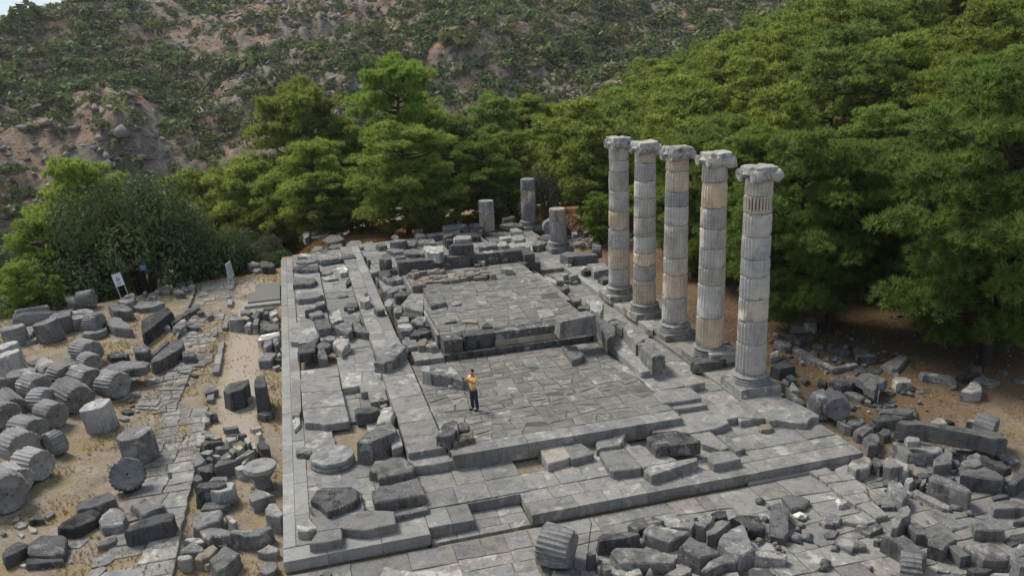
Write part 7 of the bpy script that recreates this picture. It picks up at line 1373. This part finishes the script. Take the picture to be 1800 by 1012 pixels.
tree_at(PT[2], 935, 176, 96, .95, 'farthest pine of the row standing before the bare hillside slope')
tree_at(PT[1], 1040, 250, 76, .95, 'pine left of the farthest tall column, its branches reaching low', tint=(.95, 1, .9))
tree_at(PT[3], 1055, 345, 62, .75, 'bushy young pine at the foot of the farthest tall column', tint=(.9, 1., .85))
tree_at(PT[3], 630, 318, 73, .95, 'low wide pine left of the broad drooping pine, above the golden bank', tint=(1.1, 1.08, .95))
tree_at(PT[1], 775, 305, 68, .9, 'low pine right of the broad drooping pine, its branches over the dark blocks', tint=(1., 1.02, .9))
tree_at(PT[3], 555, 315, 73, .95, 'wide low pine at the left end of the golden bank', tint=(1.15, 1.1, 1.))
tree_at(PT[1], 480, 318, 80, .9, 'pine filling the gap above the far left platform corner', tint=(1.15, 1.12, 1.))
tree_at(PT[0], 700, 205, 86, .9, 'pine just behind the round headed pine, mostly hidden by it')
tree_at(PT[1], 905, 240, 78, .9, 'dense pine above the gap between the two farther short columns')
tree_at(PT[0], 740, 190, 92, .9, 'farther pine showing right of the round headed pine')
tree_at(PT[0], 1000, 200, 88, .9, 'pine right of the tallest short column and behind the olive tree')
tree_at(PT[0], 150, 300, 74, .85, 'bright green pine showing behind the left of the dark bushy tree', tint=(1.15, 1.2, .9))
tree_at(PT[1], 65, 395, 66, .8, 'low green pine below the terrace, left of the dark bushy tree', tint=(1., 1.12, .9))
tree_at(PT[3], 25, 470, 60, .9, 'green pine crown at the left picture edge above the fallen drums', tint=(1.05, 1.15, .9))
tree_at(PT[1], 95, 485, 59, .6, 'smaller green pine just below the terrace edge on the left', tint=(1., 1.1, .9))
OK_ = leafy(31, 1., 1., 22000, .025, 'oak', 40)
OK2 = leafy(32, 1., 1., 8000, .036, 'oak', 34); OLV = leafy(33, 1., 1., 7000, .034, 'olive', 30)
tree(OK_, -9.8, 40.6, 8.2, .80, 'big round dark green bushy tree at the left terrace edge', name='oak_tree', cat='tree', z=-1.2)
tree(OK2, -13.4, 39.4, 4.6, .85, 'left flank of dark bushes hanging over the terrace edge', name='dark_bush', cat='bush', z=-1.4)
tree(OK2, -5.2, 42.6, 4.6, .75, 'dark bush joined to the right side of the big round tree', name='dark_bush', cat='bush', z=-1.4)
tree(OLV, 21.9, 42.0, 4.2, .55, 'grey green olive tree with a slanting trunk beside the tallest short column', name='olive_tree', cat='olive tree', z=.9)
v, f = limb([(23.2, 39.6, -.4), (22.6, 40.6, 1.2), (22.0, 41.6, 2.6)], [.22, .17, .1], 8)
me = bpy.data.meshes.new('slanting_trunk'); me.from_pydata(v, [], f); me.update(); tr_ = link('slanting_trunk', me, M['bark']); tr_.parent = bpy.data.objects['olive_tree']; tr_.matrix_parent_inverse = (Matrix.Translation((21.9, 42.0, .75)) @ Matrix.Rotation(bpy.data.objects['olive_tree'].rotation_euler.z, 4, 'Z') @ Matrix.Diagonal((4.2*.55, 4.2*.55, 4.2, 1))).inverted()
for (x, y, H, w, kit, lab) in [(-2.6, 44.5, 2.3, 1.0, OLV, 'grey green shrub behind the small group of slabs near the far left platform corner'), (-.4, 42.4, 1.7, 1.0, OK2, 'dark shrub touching the far left corner of the platform'), (-3.9, 47.5, 3.0, .9, OK2, 'taller dark shrub beyond the grey green one'),
        (-1.2, 47.0, 2.0, 1., OLV, 'shrub in golden grass at the far left corner'), (-6.6, 38.4, 1.1, 1.1, OK2, 'low bush behind the stones at the left end of the lane'), (-16.2, 36.6, 2.2, 1.2, OK2, 'low bush on the terrace rim above the long drum row')]:
    tree(kit, x, y, H, w, lab, name='shrub', cat='shrub', sink=.1, z=max(-1.2, T(x, y)))
# forest on the slope to the right: trees nothing tells apart
rf = np.random.default_rng(77); FOREST = []; n_f = 0
for _ in range(9000):
    x = rf.uniform(22, 120); y = rf.uniform(-6, 125)
    if y < 16.5 and x < 29.5: continue
    if y < 9 and x < 33.5: continue
    if y < 47 and x < 24.6: continue
    if x < 25 and y < 56: continue
    r_ = math.hypot(x-CAMP[0], y-CAMP[1]); az = math.degrees(math.atan2(x-CAMP[0], y-CAMP[1]))
    if r_ > 152 or az < 17.5: continue
    if y > 60 and az < 21+max(0, (95-r_))*.12: continue
    gap = 3.6 if r_ < 75 else 4.6
    if any((x-a)**2+(y-b_)**2 < (gap+max(0, c-3))**2 for a, b_, c in SPOTS): continue
    z = T(x, y)
    if not in_view(x, y, z+6, 110): continue
    n_f += 1
    H = rf.uniform(7.5, 10.5)*(1. if r_ > 60 else .95)
    if y < 20 and x < 40: H *= .9
    kit = PT[n_f % 4] if r_ < 62 else PF[n_f % 3]
    near = x < 33
    if r_ < 45: kit = PT[1] if n_f % 2 else PT[3]
    tt_ = tree(kit, x, y, H, rf.uniform(.85, 1.1), 'green pine among many alike in the forest covering the slope on the right', group='pines of the forest on the right slope', tint=None if r_ > 60 else (.92, .98, .88))
    d = Vector((x, y, z+H*.9))-Vector(CAMP); FOREST.append((900+F_PX*d.dot(RI)/d.dot(FW), 506-F_PX*d.dot(UP)/d.dot(FW), tt_))
    if n_f >= 270: break
BINS = [(1000, 'above the tallest short column'), (1072, 'just left of the farthest tall column'), (1116, 'above the farthest tall column'), (1166, 'above the second farthest tall column'), (1222, 'above the middle tall column'),
        (1290, 'above the second nearest tall column'), (1355, 'above the nearest tall column'), (1425, 'just right of the nearest tall column'), (1495, 'above the L shaped kerb'), (1565, 'above the small blue sign'), (1635, 'above the long tapering slab'),
        (1705, 'left of the thick trunked pine'), (1765, 'above the thick trunked pine'), (1815, 'close to the right picture edge'), (1e9, 'at the right picture edge')]
ORD = 'lowest second third fourth fifth sixth seventh eighth ninth tenth eleventh twelfth thirteenth fourteenth fifteenth sixteenth seventeenth eighteenth nineteenth twentieth twenty-first twenty-second twenty-third twenty-fourth twenty-fifth'.split()
prev = -1e9
for lim, ph_ in BINS:
    grp = sorted([f for f in FOREST if prev <= f[0] < lim], key=lambda f: -f[1]); prev = lim
    for k, f in enumerate(grp):
        f[2]['label'] = 'forest pine %s, %s crown%s' % (ph_, ORD[min(k, 24)], '' if k == 0 else ' up from the lowest')
print('forest', n_f)
# ---------------------------------------------------------------- hillside scrub (uncountable)
rs = np.random.default_rng(5); N = 40000
az = rs.uniform(-19, 40, N); rr_ = np.sqrt(rs.uniform(135**2, 470**2, N)); px_ = CAMP[0]+rr_*np.sin(np.radians(az)); py_ = CAMP[1]+rr_*np.cos(np.radians(az))
zz, kk, crag, cliff, _, _ = terr(px_, py_)
dens = fbm(px_, py_, .022, 71, 4)+.25*(fbm(px_, py_, .09, 81, 3)-.5); dens = dens+np.clip((215-rr_)/260, 0, .3)*(az < 12)-.30*crag-.8*cliff+np.clip((az-3)/90, -.05, .12)
keep = (kk > -12) & (rs.random(N) < np.clip((dens-.25)*5, .22, 1)); px_, py_, zz, az, rr_ = px_[keep], py_[keep], zz[keep], az[keep], rr_[keep]
m_ = 15500; px_, py_, zz, rr_ = px_[:m_], py_[:m_], zz[:m_], rr_[:m_]; n = len(px_); print('scrub', n)
size = np.exp(rs.normal(.30, .38, n))*1.12; L_ = 36
q = unit(rs.normal(0, 1, (n, L_, 3))); q[..., 2] = np.abs(q[..., 2])*1.05-.08
c = np.stack([px_, py_, zz+.1*size], -1)[:, None, :]; rad = size[:, None, None]*rs.uniform(.72, 1.05, (n, L_, 1))
lump = 1+.12*np.sin(q[..., :1]*5+np.arange(n)[:, None, None])*np.cos(q[..., 1:2]*4+np.arange(n)[:, None, None]*2.)
p = c+q*rad*lump*np.array([1.05, 1.05, .88]); nm = unit(q+rs.normal(0, .45, q.shape)); s = unit(np.cross(nm, rs.normal(0, 1, q.shape))); u = np.cross(nm, s); Lf = size[:, None, None]*rs.uniform(.22, .37, (n, L_, 1))
V = np.stack([p-s*Lf, p-u*Lf*.62, p+s*Lf, p+u*Lf*.62], 2).reshape(-1, 3); me = mesh_np('hillside_scrub', V, np.arange(n*L_*4).reshape(-1, 4))
tt = rs.random(n); base = np.where((tt < .52)[:, None], np.array([.78, .84, .66]), np.where((tt < .8)[:, None], np.array([.95, 1.05, .72]), np.array([1.35, 1.25, .9])))*rs.uniform(.8, 1.2, (n, 1))
ca = me.color_attributes.new('tint', 'FLOAT_COLOR', 'POINT'); ca.data.foreach_set('color', np.concatenate([np.repeat(base, L_*4, 0), np.ones((n*L_*4, 1))], 1).astype(np.float32).ravel())
me.materials.append(M['scrub']); tag(link('hillside_scrub', me), 'dark evergreen scrub covering the rocky hillside beyond the pines', 'scrub', kind='stuff')
# broken limestone lying and cropping out on the hillside (uncountable)
rk = np.random.default_rng(8); N = 30000; az = rk.uniform(-19, 38, N); r_k = np.sqrt(rk.uniform(140**2, 420**2, N)); kx = CAMP[0]+r_k*np.sin(np.radians(az)); ky = CAMP[1]+r_k*np.cos(np.radians(az))
zz, kk, crag, cliff, _, _ = terr(kx, ky); keep = (kk > 0) & (rk.random(N) < .10+.75*crag+.8*cliff+.3*(fbm(kx, ky, .05, 91, 3) > .56)); kx, ky, zz, cr2 = kx[keep][:9000], ky[keep][:9000], zz[keep][:9000], (crag+cliff)[keep][:9000]; n = len(kx); print('rocks', n)
q = unit(rk.normal(0, 1, (n, 8, 3))); sz = (.25+.75*rk.random(n)**2.5*(.5+cr2))[:, None, None]; oc = np.array([[1, 0, 0], [-1, 0, 0], [0, 1, 0], [0, -1, 0], [0, 0, 1.], [0, 0, -.6]])
V = np.stack([kx, ky, zz+.1], -1)[:, None, :]+(oc[None]+rk.normal(0, .38, (n, 6, 3)))*sz*np.array([1.2, 1.2, .75]); fo_ = np.array([[0, 2, 4], [2, 1, 4], [1, 3, 4], [3, 0, 4], [2, 0, 5], [1, 2, 5], [3, 1, 5], [0, 3, 5]])
me = mesh_np('hillside_rocks', V.reshape(-1, 3), (np.arange(n)[:, None, None]*6+fo_[None]).reshape(-1, 3)); me.materials.append(M['limestone']); tag(link('hillside_rocks', me), 'broken grey limestone cropping out all over the hillside', 'rocks', kind='stuff')
# ---------------------------------------------------------------- dry grass, brush and gravel
def blocked(x, y): return (x > -.1) & (x < 20.6) & (y > -11) & (y < 42) | ((x > 20) & (x < 26.5) & (y < -.2))
def grass(name, n, area, h, mat, seed, label, dens=.5, k=5):
    r2_ = np.random.default_rng(seed); x = r2_.uniform(area[0], area[2], n); y = r2_.uniform(area[1], area[3], n)
    ok = ~blocked(x, y) & (fbm(x, y, .55, seed, 4) > dens) & (~((x > -3.1) & (x < -1.2) & (y < 36) & (y > 3)) | (r2_.random(n) < .12)); x, y = x[ok], y[ok]
    z = terr(x, y)[0]; ii = [in_view(a, b_, c_, 30) for a, b_, c_ in zip(x, y, z)]; x, y, z = x[ii], y[ii], z[ii]
    c = np.stack([x, y, z], -1); d = np.tile(np.array([[0, 0, 1.]]), (len(x), 1)); V, F = blades(c, d, k, h, h*.07, r2_, .8)
    me = mesh_np(name, V, F); me.materials.append(M[mat]); tag(link(name, me), label, 'grass', kind='stuff')
grass('dry_grass', 30000, (-19, -6, -.1, 40), .15, 'grass', 3, 'short dry yellow grass between the fallen stones', .47)
grass('dry_grass', 9000, (20.6, -6, 34, 20), .12, 'grass', 4, 'thin dry grass on the earth under the pines at the right', .52)
grass('golden_brush', 26000, (-5, 41, 26, 60), .34, 'brush', 6, 'golden dry brush on the bank behind the platform', .40, 6)
r3 = np.random.default_rng(9); n = 6500; x = np.concatenate([r3.uniform(-19, -.1, n*2//3), r3.uniform(20.6, 36, n//3)]); y = np.concatenate([r3.uniform(-6, 40, n*2//3), r3.uniform(-1, 26, n//3)])
ok = ~blocked(x, y) & (fbm(x, y, .7, 15, 3) > .45); x, y = x[ok], y[ok]; z = terr(x, y)[0]; n = len(x); sz = .02+.05*r3.random((n, 1, 1))**3+.015
oct_ = np.array([[1, 0, 0], [-1, 0, 0], [0, 1, 0], [0, -1, 0], [0, 0, .7], [0, 0, -.4]]); V = np.stack([x, y, z], -1)[:, None, :]+oct_[None]*sz*r3.uniform(.6, 1.4, (n, 6, 1))
fo = np.array([[0, 2, 4], [2, 1, 4], [1, 3, 4], [3, 0, 4], [2, 0, 5], [1, 2, 5], [3, 1, 5], [0, 3, 5]]); F = (np.arange(n)[:, None, None]*6+fo[None]).reshape(-1, 3)
me = mesh_np('gravel', V.reshape(-1, 3), F); me.materials.append(M['concrete']); g_ = tag(link('gravel', me), 'loose pale gravel and stone chips strewn on the ground', 'gravel', kind='stuff'); g_.color = (1.1, 1.08, 1.02, 1)
r3 = np.random.default_rng(29); n = 900; x = np.concatenate([r3.uniform(20.6, 33, n//2), r3.uniform(9, 27, n//2)]); y = np.concatenate([r3.uniform(-3, 15, n//2), r3.uniform(-9, -1.2, n//2)]); ok = fbm(x, y, .45, 35, 3) > .53; x, y = x[ok], y[ok]; z = np.where((x < 26.5) & (y < -.2), -.37, terr(x, y)[0]); n = len(x); sz = .06+.22*r3.random((n, 1, 1))**2
V = np.stack([x, y, z+.05], -1)[:, None, :]+oct_[None]*sz*r3.uniform(.5, 1.4, (n, 6, 1)); F = (np.arange(n)[:, None, None]*6+fo[None]).reshape(-1, 3)
me = mesh_np('rubble', V.reshape(-1, 3), F); me.materials.append(M['stone']); tag(link('rubble', me), 'small broken stones strewn between the large blocks at lower right', 'rubble', kind='stuff').color = (1.1, 1.1, 1.1, 1)
r3 = np.random.default_rng(19); n = 1500; x = r3.uniform(22.8, 27.5, n); y = r3.uniform(35, 50, n); ok = fbm(x, y, .5, 25, 3) > .38; x, y = x[ok], y[ok]; z = terr(x, y)[0]; n = len(x); sz = .08+.16*r3.random((n, 1, 1))**2
V = np.stack([x, y, z+.05], -1)[:, None, :]+oct_[None]*sz*r3.uniform(.6, 1.4, (n, 6, 1)); F = (np.arange(n)[:, None, None]*6+fo[None]).reshape(-1, 3)
me = mesh_np('rubble', V.reshape(-1, 3), F); me.materials.append(M['concrete']); tag(link('rubble', me), 'bank of small pale rubble stones behind the nearest short column', 'rubble', kind='stuff').color = (1.15, 1.1, 1.02, 1)

# thin pale air between the temple and the far hillside
hz = ring_prism([(-440, -70), (540, -70), (540, 600), (-440, 600)], -60, 130, .5); me = bpy.data.meshes.new('haze'); me.from_pydata(hz[0], [], hz[1]); me.update()
hm = bpy.data.materials.new('haze'); hm.use_nodes = True; hn = hm.node_tree; hn.nodes.remove(hn.nodes['Principled BSDF']); pv = hn.nodes.new('ShaderNodeVolumePrincipled')
pv.inputs['Color'].default_value = (.82, .88, .95, 1); pv.inputs['Density'].default_value = .00012; pv.inputs['Anisotropy'].default_value = .3
hn.links.new(pv.outputs[0], hn.nodes['Material Output'].inputs['Volume']); tag(link('haze', me, hm), 'thin summer haze in the valley air', 'haze', kind='stuff')
